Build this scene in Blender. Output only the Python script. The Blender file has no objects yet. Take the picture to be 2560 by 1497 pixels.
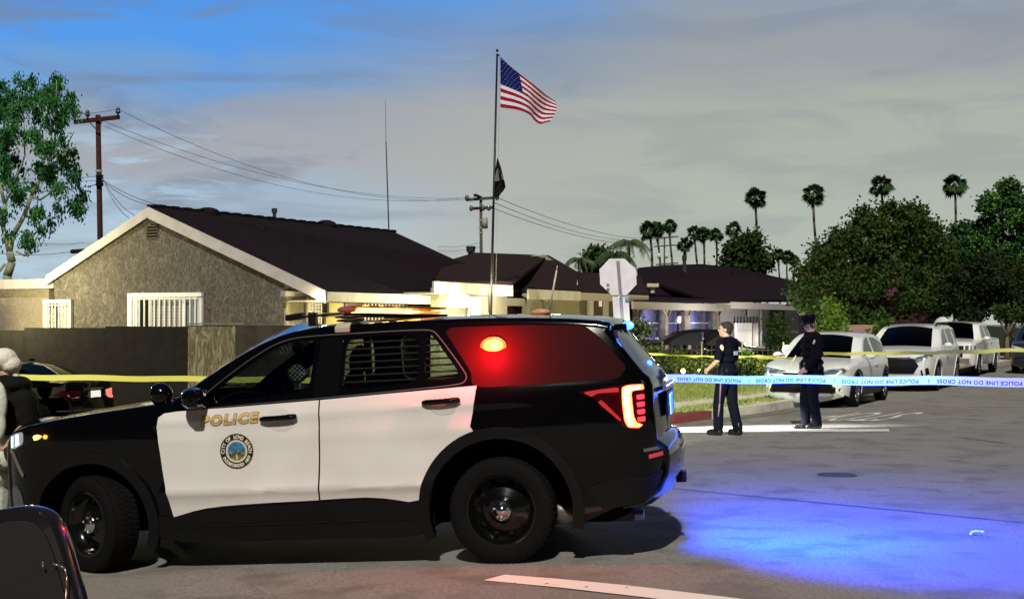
import bpy, bmesh, math, random
import numpy as np
from mathutils import Vector, Matrix, noise
from mathutils.geometry import tessellate_polygon
R = math.radians
random.seed(7)
S = bpy.context.scene
C = S.collection
# ---------------------------------------------------------------- camera
F, CX, CY, EYE = 3400.0, 1280.0, 748.5, 1.70
PITCH = math.atan(56.5 / F)
cd = bpy.data.cameras.new("camera"); cam = bpy.data.objects.new("camera", cd); C.objects.link(cam)
cam.location = (0, 0, EYE); cam.rotation_euler = (R(90) + PITCH, 0, 0)
cd.sensor_width = 36; cd.lens = 36 * F / 2560; cd.clip_end = 3000
S.camera = cam
S.view_settings.view_transform = 'Standard'; S.view_settings.look = 'None'
S.view_settings.exposure = 0.0; S.view_settings.gamma = 1.0
S.render.engine = 'CYCLES'
S.cycles.use_denoising = True; S.cycles.use_adaptive_sampling = True; S.cycles.adaptive_threshold = 0.02
S.cycles.max_bounces = 6; S.cycles.diffuse_bounces = 2; S.cycles.glossy_bounces = 3
S.cycles.transmission_bounces = 5; S.cycles.transparent_max_bounces = 12
S.cycles.sample_clamp_indirect = 4; S.cycles.caustics_reflective = False; S.cycles.caustics_refractive = False
# ---------------------------------------------------------------- world: dusk sky with broken cloud
SUN_EL, SUN_AZ = 2.0, 300.0
def lin(r, g, b):
    f = lambda c: (c / 255) / 12.92 if c <= 10 else (((c / 255) + .055) / 1.055) ** 2.4
    return (f(r), f(g), f(b), 1)
W = bpy.data.worlds.new("World"); S.world = W; W.use_nodes = True
nt = W.node_tree; N = nt.nodes; LK = nt.links
for n in list(N): N.remove(n)
out = N.new('ShaderNodeOutputWorld'); bg = N.new('ShaderNodeBackground'); LK.new(bg.outputs[0], out.inputs[0])
sky = N.new('ShaderNodeTexSky'); sky.sky_type = 'NISHITA'; sky.sun_disc = False
sky.sun_elevation = R(SUN_EL); sky.sun_rotation = R(SUN_AZ)
tc = N.new('ShaderNodeTexCoord'); sx = N.new('ShaderNodeSeparateXYZ'); LK.new(tc.outputs['Generated'], sx.inputs[0])
def M_(op, a, b=None, c=None, clamp=False):
    n = N.new('ShaderNodeMath'); n.operation = op; n.use_clamp = clamp
    for i, v in enumerate((a, b, c)):
        if v is None: continue
        if isinstance(v, (int, float)): n.inputs[i].default_value = v
        else: LK.new(v, n.inputs[i])
    return n.outputs[0]
def MX(f, a, b):
    n = N.new('ShaderNodeMix'); n.data_type = 'RGBA'
    for s, v in ((n.inputs[0], f), (n.inputs[6], a), (n.inputs[7], b)):
        if isinstance(v, (int, float)): s.default_value = v
        elif isinstance(v, tuple): s.default_value = v
        else: LK.new(v, s)
    return n.outputs[2]
def RG(v, a, b):
    n = N.new('ShaderNodeMapRange'); n.interpolation_type = 'SMOOTHSTEP'
    LK.new(v, n.inputs[0]); n.inputs[1].default_value = a; n.inputs[2].default_value = b
    return n.outputs[0]
def NZ(scale, stretch, det=5, rough=.55, off=0.0, dist=0.0):
    mp = N.new('ShaderNodeMapping'); mp.inputs['Scale'].default_value = stretch; mp.inputs['Location'].default_value = (off, off * .7, 0)
    LK.new(tc.outputs['Generated'], mp.inputs[0])
    n = N.new('ShaderNodeTexNoise'); n.inputs['Scale'].default_value = scale; n.inputs['Detail'].default_value = det
    n.inputs['Roughness'].default_value = rough; n.inputs['Distortion'].default_value = dist
    LK.new(mp.outputs[0], n.inputs[0]); return n.outputs[0]
X, Y, Z = sx.outputs
soft = NZ(3.2, (1, 1, 3.6), 5, .5, 3.1, .4)
fine = NZ(6.0, (1, 1, 5.0), 8, .58, 9.3, .6)
wisp = NZ(11.0, (1, 1, 5.5), 9, .6, 1.7, 1.0)
def RAMP(v, stops):
    n = N.new('ShaderNodeValToRGB'); LK.new(v, n.inputs[0]); e = n.color_ramp.elements; n.color_ramp.interpolation = 'EASE'
    while len(e) < len(stops): e.new(.5)
    for k, (p, c) in enumerate(stops): e[k].position = p; e[k].color = lin(*c)
    return n.outputs[0]
# elevation and bearing, roughened by cloud noise
zz = M_('ADD', Z, M_('ADD', M_('MULTIPLY', M_('SUBTRACT', soft, .5), .10), M_('MULTIPLY', M_('SUBTRACT', fine, .5), .045)))
zs = M_('MULTIPLY', zz, 4.0)          # 0..1 over elevation 0..14.5 degrees
left = RAMP(zs, [(.0, (190, 205, 207)), (.18, (180, 203, 216)), (.34, (163, 184, 206)), (.5, (165, 171, 180)), (.62, (146, 160, 182)), (.71, (110, 160, 216)), (.79, (84, 156, 236)), (1.0, (76, 148, 233))])
mid = RAMP(zs, [(.0, (190, 197, 190)), (.35, (178, 181, 175)), (.6, (172, 175, 173)), (.76, (138, 154, 180)), (.9, (104, 154, 214)), (1.0, (90, 150, 222))])
right = RAMP(zs, [(.0, (194, 199, 186)), (.3, (178, 187, 175)), (.55, (174, 182, 172)), (.8, (156, 163, 168)), (1.0, (144, 158, 178))])
xn = M_('ADD', X, M_('MULTIPLY', M_('SUBTRACT', soft, .5), .25))
full = MX(RG(xn, -.22, .02), left, mid); full = MX(RG(xn, -.02, .16), full, right)
# darker cloud bellies and bright breaks, stronger to the left
amt = M_('ADD', .36, M_('MULTIPLY', RG(X, .0, -.3), .55))
full = MX(M_('MULTIPLY', M_('MULTIPLY', RG(fine, .48, .64), amt), .62), full, lin(122, 132, 146))
brk = M_('MULTIPLY', M_('MULTIPLY', RG(wisp, .49, .64), RG(X, -.08, -.26)), M_('MULTIPLY', RG(Z, .16, .11), RG(soft, .38, .5)))
full = MX(M_('MULTIPLY', brk, .75), full, lin(178, 206, 228))
skc = N.new('ShaderNodeVectorMath'); skc.operation = 'SCALE'; LK.new(sky.outputs[0], skc.inputs[0]); skc.inputs['Scale'].default_value = .08
full = MX(.06, full, skc.outputs[0])
# the last daylight stands in the west ahead of the camera; overhead and behind it is already night
dim = M_('MULTIPLY', RG(Y, .15, .88), M_('SUBTRACT', 1.0, M_('MULTIPLY', RG(Z, .26, .50), .90)))
dim = M_('MULTIPLY_ADD', dim, .965, .035)
vm = N.new('ShaderNodeVectorMath'); vm.operation = 'SCALE'; LK.new(full, vm.inputs[0]); LK.new(dim, vm.inputs['Scale'])
LK.new(vm.outputs[0], bg.inputs[0]); bg.inputs[1].default_value = 1.04
# ---------------------------------------------------------------- key light: street lighting from behind the camera, high and to the left
sd = bpy.data.lights.new("sun", 'SUN'); so = bpy.data.objects.new("sun", sd); C.objects.link(so)
sd.energy = 3.4; sd.angle = R(1.5); sd.color = (1.0, .95, .87)
so.rotation_euler = Vector((.05, .55, -.57)).to_track_quat('-Z', 'Y').to_euler()
# ---------------------------------------------------------------- coordinates
def ray(px, py):
    v = Vector(((px - CX) / F, -(py - CY) / F, -1.0))
    v.rotate(cam.rotation_euler); return v
def P(px, py, D):
    v = ray(px, py); return Vector((0, 0, EYE)) + v * (D / v.y)
def gz(x):
    t = .3 - x
    return -.055 * min((math.sqrt(t * t + .36) + t) / 2, 12.5)
def G(px, py, up=0.0):
    v = ray(px, py); z = 0.0
    for _ in range(12):
        k = (z + up - EYE) / v.z; p = Vector((0, 0, EYE)) + v * k; z = gz(p.x)
    return p
AX = R(27)
DV = Vector((math.sin(AX), math.cos(AX), 0)); PV = Vector((math.cos(AX), -math.sin(AX), 0)); UP = Vector((0, 0, 1))
def onplane(px, py, p0, n):
    v = ray(px, py); o = Vector((0, 0, EYE)); return o + v * ((p0 - o).dot(n) / v.dot(n))
# ---------------------------------------------------------------- materials
MT = {}
def mat(name, col, rough=.6, metal=0, coat=0, emit=None, es=0, noise_=None, bump=None, alpha=None, trans=0, spec=None, sheen=0):
    if name in MT: return MT[name]
    m = bpy.data.materials.new(name); m.use_nodes = True; t = m.node_tree; b = t.nodes['Principled BSDF']
    b.inputs['Base Color'].default_value = (*col[:3], 1); b.inputs['Roughness'].default_value = rough
    b.inputs['Metallic'].default_value = metal; b.inputs['Coat Weight'].default_value = coat; b.inputs['Coat Roughness'].default_value = .04
    if spec is None and rough >= .7: spec = .08
    if spec is not None: b.inputs['Specular IOR Level'].default_value = spec
    if emit: b.inputs['Emission Color'].default_value = (*emit[:3], 1); b.inputs['Emission Strength'].default_value = es
    if trans: b.inputs['Transmission Weight'].default_value = trans; b.inputs['IOR'].default_value = 1.1
    if alpha is not None: b.inputs['Alpha'].default_value = alpha
    if sheen: b.inputs['Sheen Weight'].default_value = sheen
    co = t.nodes.new('ShaderNodeTexCoord')
    if noise_:   # (scale, colour2, lo, hi, detail)
        sc, c2, lo, hi, det = noise_
        n = t.nodes.new('ShaderNodeTexNoise'); n.inputs['Scale'].default_value = sc; n.inputs['Detail'].default_value = det
        t.links.new(co.outputs['Object'], n.inputs[0])
        r = t.nodes.new('ShaderNodeMapRange'); r.inputs[1].default_value = lo; r.inputs[2].default_value = hi; t.links.new(n.outputs[0], r.inputs[0])
        x = t.nodes.new('ShaderNodeMix'); x.data_type = 'RGBA'; x.inputs[6].default_value = (*col[:3], 1); x.inputs[7].default_value = (*c2[:3], 1)
        t.links.new(r.outputs[0], x.inputs[0]); t.links.new(x.outputs[2], b.inputs['Base Color'])
    if bump:     # (scale, strength, distance)
        n = t.nodes.new('ShaderNodeTexNoise'); n.inputs['Scale'].default_value = bump[0]; n.inputs['Detail'].default_value = 6
        t.links.new(co.outputs['Object'], n.inputs[0])
        u = t.nodes.new('ShaderNodeBump'); u.inputs['Strength'].default_value = bump[1]; u.inputs['Distance'].default_value = bump[2]
        t.links.new(n.outputs[0], u.inputs['Height']); t.links.new(u.outputs[0], b.inputs['Normal'])
    MT[name] = m; return m
def stucco(name, c1, c2, sc=6.0, stretch=(1, 1, 1), bs=.6, patt=True):
    m = mat(name, c1, .9); t = m.node_tree; b = t.nodes['Principled BSDF']; nd = t.nodes; lk = t.links
    co = nd.new('ShaderNodeTexCoord'); mp = nd.new('ShaderNodeMapping'); mp.inputs['Scale'].default_value = stretch; lk.new(co.outputs['Object'], mp.inputs[0])
    a = nd.new('ShaderNodeTexNoise'); a.inputs['Scale'].default_value = sc; a.inputs['Detail'].default_value = 8; a.inputs['Roughness'].default_value = .7; a.inputs['Distortion'].default_value = 1.6
    lk.new(mp.outputs[0], a.inputs[0])
    v = nd.new('ShaderNodeTexNoise'); v.inputs['Scale'].default_value = .5; v.inputs['Detail'].default_value = 4; lk.new(co.outputs['Object'], v.inputs[0])
    r = nd.new('ShaderNodeMapRange'); r.inputs[1].default_value = .42; r.inputs[2].default_value = .62; lk.new(a.outputs[0], r.inputs[0])
    s = nd.new('ShaderNodeMath'); s.operation = 'MULTIPLY_ADD'; lk.new(r.outputs[0], s.inputs[0]); s.inputs[1].default_value = .75; 
    q = nd.new('ShaderNodeMath'); q.operation = 'MULTIPLY'; lk.new(v.outputs[0], q.inputs[0]); q.inputs[1].default_value = .45; lk.new(q.outputs[0], s.inputs[2])
    x = nd.new('ShaderNodeMix'); x.data_type = 'RGBA'; x.inputs[6].default_value = (*c1[:3], 1); x.inputs[7].default_value = (*c2[:3], 1)
    lk.new(s.outputs[0], x.inputs[0]); lk.new(x.outputs[2], b.inputs['Base Color'])
    u = nd.new('ShaderNodeBump'); u.inputs['Strength'].default_value = bs; u.inputs['Distance'].default_value = .03
    lk.new(r.outputs[0], u.inputs['Height']); lk.new(u.outputs[0], b.inputs['Normal'])
    return m
def glass(name, tint, a, rough=.03):
    """thin tinted pane: mirror-like coat over a partly see-through tint"""
    if name in MT: return MT[name]
    m = bpy.data.materials.new(name); m.use_nodes = True; t = m.node_tree; nd = t.nodes; lk = t.links
    for n in list(nd): nd.remove(n)
    o = nd.new('ShaderNodeOutputMaterial'); tr = nd.new('ShaderNodeBsdfTransparent'); tr.inputs[0].default_value = (a * tint[0], a * tint[1], a * tint[2], 1)
    gl = nd.new('ShaderNodeBsdfGlossy'); gl.inputs['Roughness'].default_value = rough; lw = nd.new('ShaderNodeLayerWeight'); lw.inputs[0].default_value = .5; pw = nd.new('ShaderNodeMath'); pw.operation = 'POWER'; pw.inputs[1].default_value = 4; lk.new(lw.outputs['Facing'], pw.inputs[0]); fr = nd.new('ShaderNodeMath'); fr.operation = 'MULTIPLY_ADD'; fr.inputs[1].default_value = .9; fr.inputs[2].default_value = .05; lk.new(pw.outputs[0], fr.inputs[0])
    mx = nd.new('ShaderNodeMixShader'); lk.new(fr.outputs[0], mx.inputs[0]); lk.new(tr.outputs[0], mx.inputs[1]); lk.new(gl.outputs[0], mx.inputs[2]); lk.new(mx.outputs[0], o.inputs[0])
    MT[name] = m; return m
# ---------------------------------------------------------------- objects
def tag(o, label=None, cat=None, group=None, kind=None):
    if label: o['label'] = label
    if cat: o['category'] = cat
    if group: o['group'] = group
    if kind: o['kind'] = kind
    return o
def empty(name, loc=(0, 0, 0), rz=0, label=None, cat=None, group=None):
    o = bpy.data.objects.new(name, None); C.objects.link(o); o.location = loc; o.rotation_euler = (0, 0, rz); o.empty_display_size = .2
    return tag(o, label, cat, group)
WM = {}
def link(name, me, mats, parent=None, smooth=False, label=None, world=False):
    """world=True: the vertices are world coordinates while the parent has a location/rotation"""
    o = bpy.data.objects.new(name, me); C.objects.link(o)
    for m in (mats if isinstance(mats, (list, tuple)) else [mats]): me.materials.append(m)
    if parent:
        if world: me.transform(mw(parent).inverted())
        o.parent = parent
    if smooth:
        me.shade_smooth()
    if label: o['label'] = label
    return o
def mw(o):
    m = o.matrix_basis.copy() if False else Matrix.LocRotScale(o.location, o.rotation_euler, o.scale)
    return mw(o.parent) @ m if o.parent else m
class MB:
    """collects solids; build() links them as ONE mesh"""
    def __init__(s): s.v = []; s.f = []; s.mi = []; s.cur = 0
    def add(s, v, f):
        n = len(s.v); s.v += [tuple(a) for a in v]; s.f += [tuple(i + n for i in q) for q in f]; s.mi += [s.cur] * len(f); return s
    def box(s, o, a, b, c):
        """corner o and three edge vectors"""
        o, a, b, c = map(Vector, (o, a, b, c))
        if a.cross(b).dot(c) < 0: a, b = b, a
        v = [o, o + a, o + a + b, o + b, o + c, o + a + c, o + a + b + c, o + b + c]
        return s.add(v, [(0, 3, 2, 1), (4, 5, 6, 7), (0, 1, 5, 4), (1, 2, 6, 5), (2, 3, 7, 6), (3, 0, 4, 7)])
    def cbox(s, x0, x1, y0, y1, z0, z1): return s.box((x0, y0, z0), (x1 - x0, 0, 0), (0, y1 - y0, 0), (0, 0, z1 - z0))
    def prism(s, pts, ext):
        pts = [Vector(p) for p in pts]; ext = Vector(ext); n = len(pts)
        tri = tessellate_polygon([pts]); v = pts + [p + ext for p in pts]
        nr = Vector()
        for i in range(n): nr += pts[i].cross(pts[(i + 1) % n])
        fl = nr.dot(ext) > 0
        # orient each triangle explicitly
        fs = []
        for t in tri:
            tn = (pts[t[1]] - pts[t[0]]).cross(pts[t[2]] - pts[t[0]])
            t1 = t if tn.dot(ext) < 0 else (t[0], t[2], t[1])
            fs.append(t1); fs.append((t1[0] + n, t1[2] + n, t1[1] + n))
        for i in range(n):
            j = (i + 1) % n
            fs.append((i, j, j + n, i + n) if fl else (j, i, i + n, j + n))
        return s.add(v, fs)
    def tube(s, p0, p1, r0, r1=None, n=8, caps=True):
        p0, p1 = Vector(p0), Vector(p1); r1 = r0 if r1 is None else r1
        d = (p1 - p0).normalized(); a = d.orthogonal().normalized(); b = d.cross(a)
        v = []
        for p, r in ((p0, r0), (p1, r1)):
            v += [p + (a * math.cos(2 * math.pi * i / n) + b * math.sin(2 * math.pi * i / n)) * r for i in range(n)]
        f = [(i, (i + 1) % n, (i + 1) % n + n, i + n) for i in range(n)]
        if caps: f += [tuple(range(n - 1, -1, -1)), tuple(range(n, 2 * n))]
        return s.add(v, f)
    def path(s, pts, rs, n=8):
        for i in range(len(pts) - 1):
            s.tube(pts[i], pts[i + 1], rs if isinstance(rs, (int, float)) else rs[i], rs if isinstance(rs, (int, float)) else rs[i + 1], n)
        return s
    def ell(s, c, r, nu=14, nv=9, rot=None):
        c = Vector(c); v = []; f = []
        for j in range(nv + 1):
            th = math.pi * j / nv
            for i in range(nu):
                ph = 2 * math.pi * i / nu
                q = Vector((r[0] * math.sin(th) * math.cos(ph), r[1] * math.sin(th) * math.sin(ph), r[2] * math.cos(th)))
                if rot: q = rot @ q
                v.append(c + q)
        for j in range(nv):
            for i in range(nu):
                a, b_ = j * nu + i, j * nu + (i + 1) % nu
                f.append((a, a + nu, b_ + nu, b_))
        return s.add(v, f)
    def lathe(s, c, axis, prof, n=40, up=None):
        """prof: list of (radius, distance along axis)"""
        c, axis = Vector(c), Vector(axis).normalized(); a = (up or axis.orthogonal()).normalized(); b = axis.cross(a)
        v = []
        for r, h in prof: v += [c + axis * h + (a * math.cos(2 * math.pi * i / n) + b * math.sin(2 * math.pi * i / n)) * r for i in range(n)]
        f = [(j * n + i, j * n + (i + 1) % n, (j + 1) * n + (i + 1) % n, (j + 1) * n + i) for j in range(len(prof) - 1) for i in range(n)]
        return s.add(v, f)
    def mesh(s, name='m'):
        me = bpy.data.meshes.new(name); me.from_pydata(s.v, [], s.f)
        if any(s.mi): me.polygons.foreach_set('material_index', s.mi)
        me.update(); return me
    def build(s, name, m, parent=None, smooth=False, label=None, world=False, fix=False, bevel=0):
        me = s.mesh(name)
        if fix or bevel:
            bm = bmesh.new(); bm.from_mesh(me); bmesh.ops.remove_doubles(bm, verts=bm.verts, dist=1e-5)
            bmesh.ops.recalc_face_normals(bm, faces=bm.faces)
            if bevel:
                bmesh.ops.bevel(bm, geom=[e for e in bm.edges if e.is_manifold and e.calc_face_angle(0) > .6], offset=bevel, segments=2, profile=.6, affect='EDGES')
            bm.to_mesh(me); bm.free()
        return link(name, me, m, parent, smooth, label, world)
def evaluated(o):
    dg = bpy.context.evaluated_depsgraph_get(); me = bpy.data.meshes.new_from_object(o.evaluated_get(dg)); return me
def text_mesh(s, size=1.0, offset=0.0, extrude=0.0, align='LEFT', spacing=1.0):
    cu = bpy.data.curves.new('t', 'FONT'); cu.body = s; cu.size = size; cu.offset = offset; cu.extrude = extrude; cu.align_x = align
    cu.space_character = spacing; cu.resolution_u = 3
    o = bpy.data.objects.new('t', cu); C.objects.link(o); bpy.context.view_layer.update()
    me = evaluated(o); bpy.data.objects.remove(o); bpy.data.curves.remove(cu)
    v = [tuple(x.co) for x in me.vertices]; f = [tuple(p.vertices) for p in me.polygons]; bpy.data.meshes.remove(me)
    return v, f
def solid_blob(mb, voxel, smooth=4, decim=None):
    """fuse overlapping solids into one continuous skin"""
    me = mb.mesh('b'); o = bpy.data.objects.new('b', me); C.objects.link(o)
    r = o.modifiers.new('r', 'REMESH'); r.mode = 'VOXEL'; r.voxel_size = voxel; r.use_smooth_shade = True
    k = o.modifiers.new('s', 'SMOOTH'); k.iterations = smooth; k.factor = .5
    bpy.context.view_layer.update(); m2 = evaluated(o); bpy.data.objects.remove(o); bpy.data.meshes.remove(me); return m2
def copy_tree(o, parent=None):
    c = o.copy(); C.objects.link(c); c.parent = parent
    for ch in list(o.children): copy_tree(ch, c)
    return c
# ================================================================ ground
def asphalt():
    m = mat('asphalt', (.10, .097, .088), .82); t = m.node_tree; b = t.nodes['Principled BSDF']; nd = t.nodes; lk = t.links
    co = nd.new('ShaderNodeTexCoord')
    def nz(s, d, r=.6):
        n = nd.new('ShaderNodeTexNoise'); n.inputs['Scale'].default_value = s; n.inputs['Detail'].default_value = d; n.inputs['Roughness'].default_value = r
        lk.new(co.outputs['Object'], n.inputs[0]); return n.outputs[0]
    def rg(v, a, c):
        r = nd.new('ShaderNodeMapRange'); r.inputs[1].default_value = a; r.inputs[2].default_value = c; lk.new(v, r.inputs[0]); return r.outputs[0]
    def mx(f, a, c):
        x = nd.new('ShaderNodeMix'); x.data_type = 'RGBA'
        for s_, v in ((x.inputs[0], f), (x.inputs[6], a), (x.inputs[7], c)):
            if isinstance(v, (tuple, float)): s_.default_value = v
            else: lk.new(v, s_)
        return x.outputs[2]
    g = nz(38, 7, .85); l = nz(.35, 4); k = nz(260, 2, .9)
    c = mx(rg(g, .35, .65), (.120, .116, .102, 1), (.350, .338, .298, 1))
    c = mx(rg(k, .60, .72), c, (.23, .22, .19, 1))
    c = mx(rg(nz(1.7, 6), .50, .62), c, (.165, .158, .135, 1)); c = mx(rg(l, .45, .75), c, (.195, .188, .168, 1))
    v = nd.new('ShaderNodeTexVoronoi'); v.feature = 'DISTANCE_TO_EDGE'; v.inputs['Scale'].default_value = .42
    dn = nd.new('ShaderNodeTexNoise'); dn.inputs['Scale'].default_value = 1.3; dn.inputs['Detail'].default_value = 5; lk.new(co.outputs['Object'], dn.inputs[0])
    ad = nd.new('ShaderNodeVectorMath'); ad.operation = 'MULTIPLY_ADD'; lk.new(dn.outputs['Color'], ad.inputs[0]); ad.inputs[1].default_value = (1.4, 1.4, 0); lk.new(co.outputs['Object'], ad.inputs[2]); lk.new(ad.outputs[0], v.inputs[0])
    c = mx(rg(v.outputs[0], .002, .0), c, (.13, .126, .112, 1))
    lk.new(c, b.inputs['Base Color'])
    u = nd.new('ShaderNodeBump'); u.inputs['Strength'].default_value = .55; u.inputs['Distance'].default_value = .012; lk.new(g, u.inputs['Height']); lk.new(u.outputs[0], b.inputs['Normal'])
    return m
def sheet(name, poly, up, m, step=1.0, thick=0, parent=None):
    """a sheet that follows the slope of the ground; poly in plan"""
    bm = bmesh.new(); f = bm.faces.new([bm.verts.new((p[0], p[1], 0)) for p in poly])
    bmesh.ops.triangulate(bm, faces=bm.faces, ngon_method='EAR_CLIP')
    xs = [p[0] for p in poly]; lo, hi = max(min(xs), -16), min(max(xs), 3)
    n = int((hi - lo) / step)
    for i in range(1, n + 1):
        bmesh.ops.bisect_plane(bm, geom=bm.verts[:] + bm.edges[:] + bm.faces[:], plane_co=(lo + i * step, 0, 0), plane_no=(1, 0, 0))
    for v in bm.verts: v.co.z = gz(v.co.x) + up
    bmesh.ops.recalc_face_normals(bm, faces=bm.faces)
    if sum(f.normal.z for f in bm.faces) < 0: bmesh.ops.reverse_faces(bm, faces=bm.faces)
    if thick:
        r = bmesh.ops.extrude_face_region(bm, geom=bm.faces[:])
        for v in r['geom']:
            if isinstance(v, bmesh.types.BMVert): v.co.z -= thick
        bmesh.ops.recalc_face_normals(bm, faces=bm.faces)
    me = bpy.data.meshes.new(name); bm.to_mesh(me); bm.free()
    return link(name, me, m, parent)
M_ASPH = asphalt()
tag(sheet('road', [(-300, -30), (300, -30), (300, 900), (-300, 900)], 0, M_ASPH), kind='structure')
conc = mat('concrete', (.60, .56, .46), .85, noise_=(5, (.44, .41, .34), .4, .65, 6), bump=(60, .3, .01))
soil = mat('soil', (.035, .035, .02), .95, noise_=(3, (.02, .03, .012), .4, .6, 5))
c1, c2 = G(1666, 1063), G(1917, 1030)
cur = [(-60, 54), (-8, 27.5), (1.3, 22.75), (1.9, 22.35), (c1.x - .12, c1.y - .05), (c1.x, c1.y + .05), (c2.x, c2.y), (c2.x + 2.2, c2.y + 3.9), (c2.x + 150 * DV.x + .8, c2.y + 150 * DV.y)]
far = [(300, 900), (-300, 900), (-300, 180)]
def inset(pts, d):
    o = []
    for i, p in enumerate(pts):
        a = Vector(pts[max(i - 1, 0)][:2]); b = Vector(pts[min(i + 1, len(pts) - 1)][:2]); t = (b - a).normalized()
        o.append((p[0] - t.y * d, p[1] + t.x * d))
    return o
inn = inset(cur, .16)
tag(sheet('yard_ground', inn + far, .135, soil), kind='structure')
# kerb, with the painted red stretch and one worn pale block
def kerb(name, pts, m):
    q = inset(pts, .17)
    return tag(sheet(name, pts + q[::-1], .15, m, thick=.3), kind='structure')
redp = mat('kerb_red_paint', (.22, .035, .035), .7, noise_=(9, (.16, .07, .06), .45, .6, 6))
i0, i1 = 4, 6
a_, b_ = Vector(cur[5]), Vector(cur[6]); rd = a_.lerp(b_, .42)
kerb('kerb', cur[:4], conc); kerb('kerb', [tuple(rd)] + cur[6:], conc)
kerb('kerb_painted_red', cur[3:6] + [tuple(rd)], redp)
gut = inset(cur[3:], -.45)
tag(sheet('gutter', cur[3:] + gut[::-1], .004, mat('gutter_concrete', (.20, .19, .16), .85, noise_=(4, (.13, .125, .11), .4, .65, 6))), kind='structure')
# sidewalk
s = [G(1560, 1030, .15), G(1662, 1022, .15), G(1800, 1006, .15), G(1936, 990, .15)]; s2 = [G(1560, 1016, .15), G(1662, 1008, .15), G(1800, 994.5, .15), G(1936, 980, .15)]
s = [(p.x, p.y) for p in s]; s2 = [(p.x, p.y) for p in s2]
e = Vector(s[-1]) + DV.xy * 60; e2 = Vector(s2[-1]) + DV.xy * 60
tag(sheet('sidewalk', s + [tuple(e), tuple(e2)] + s2[::-1], .142, conc), kind='structure')
# lawn: blades on a green sheet, both sides of the walk
lawn_m = mat('lawn', (.15, .20, .05), .9, noise_=(2.5, (.20, .21, .07), .4, .6, 6))
LW1 = inn[3:6] + [inn[6], (inn[7][0], inn[7][1])] + [tuple(Vector(s[-1]) + DV.xy * 1.6), s[3], s[2], s[1], s[0]]
LW2 = s2 + [tuple(Vector(s2[-1]) + DV.xy * 6), (6.9, 39.2), (3.5, 39.8), (1.0, 34)]
def inpoly(x, y, p):
    c = False; j = len(p) - 1
    for i in range(len(p)):
        if (p[i][1] > y) != (p[j][1] > y) and x < (p[j][0] - p[i][0]) * (y - p[i][1]) / (p[j][1] - p[i][1]) + p[i][0]: c = not c
        j = i
    return c
mb = MB(); mb2 = MB(); rnd = random.Random(3)
for poly, n in ((LW1, 15000), (LW2, 24000)):
    xs = [p[0] for p in poly]; ys = [p[1] for p in poly]; k = 0
    while k < n:
        x, y = rnd.uniform(min(xs), max(xs)), rnd.uniform(min(ys), max(ys)); k += 1
        if not inpoly(x, y, poly) or noise.noise((x * 1.6, y * 1.6, 0)) < -.28: continue
        z = gz(x) + .14; h = rnd.uniform(.03, .085); a = rnd.uniform(0, 6.3); w = .012
        mb.add([(x - w * math.cos(a), y - w * math.sin(a), z), (x + w * math.cos(a), y + w * math.sin(a), z), (x + rnd.uniform(-.03, .03), y + rnd.uniform(-.03, .03), z + h)], [(0, 1, 2)])
tag(mb.build('lawn_grass', mat('grass_blades', (.20, .27, .06), .8, noise_=(2.0, (.24, .25, .08), .4, .6, 4))), 'short bright green lawn either side of the pale sidewalk', 'grass', kind='stuff')
for i, p in enumerate((LW1, LW2)): tag(sheet('lawn_ground', p, .139, lawn_m), kind='structure')
# ---------------------------------------------------------------- painted markings
def worn(name, col):
    m = mat(name, col, .7); t = m.node_tree; b = t.nodes['Principled BSDF']; nd = t.nodes; lk = t.links
    co = nd.new('ShaderNodeTexCoord'); n = nd.new('ShaderNodeTexNoise'); n.inputs['Scale'].default_value = 7; n.inputs['Detail'].default_value = 9; n.inputs['Roughness'].default_value = .75
    lk.new(co.outputs['Object'], n.inputs[0]); r = nd.new('ShaderNodeMapRange'); r.inputs[1].default_value = .60; r.inputs[2].default_value = .645; lk.new(n.outputs[0], r.inputs[0])
    x = nd.new('ShaderNodeMix'); x.data_type = 'RGBA'; x.inputs[6].default_value = (*col, 1); x.inputs[7].default_value = (.11, .105, .095, 1)
    lk.new(r.outputs[0], x.inputs[0]); lk.new(x.outputs[2], b.inputs['Base Color']); return m
paint = worn('road_paint', (.78, .76, .66)); paint2 = mat('road_paint_clean', (.75, .74, .66), .7, noise_=(8, (.6, .6, .52), .4, .6, 6))
def mark(name, px, m): return tag(sheet(name, [(G(*q).x, G(*q).y) for q in px], .005, m, .5), kind='structure')
mark('white_line', [(1208, 1451), (1262, 1437), (1560, 1463), (1850, 1497), (2100, 1530), (1900, 1545), (1640, 1497)], paint)
mark('stop_line', [(1560, 1083.5), (1660, 1082), (2225, 1078), (2221, 1073), (1660, 1073.5), (1560, 1074)], paint2)
v, f = text_mesh('STOP', 1.0)
v = np.array(v); v[:, 0] -= v[:, 0].min(); v[:, 0] /= v[:, 0].max(); v[:, 1] -= v[:, 1].min(); v[:, 1] /= v[:, 1].max()
# read by drivers coming towards us: upside down from here. corners on the road:
q00 = G(2196, 1052); q10 = G(1998, 1052); q01 = G(2318, 1031); q11 = G(2120, 1031)
mb = MB(); pts = []
for x, y, _ in v:
    y = 1 - y                      # top of the letters nearest to us
    p = q00.lerp(q10, x).lerp(q01.lerp(q11, x), 1 - (1 - y) if False else (1 - (1 - y)))
    pts.append((p.x, p.y, gz(p.x) + .006))
mb.add(pts, f); tag(mb.build('stop_legend', paint2, fix=True), kind='structure')
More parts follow.
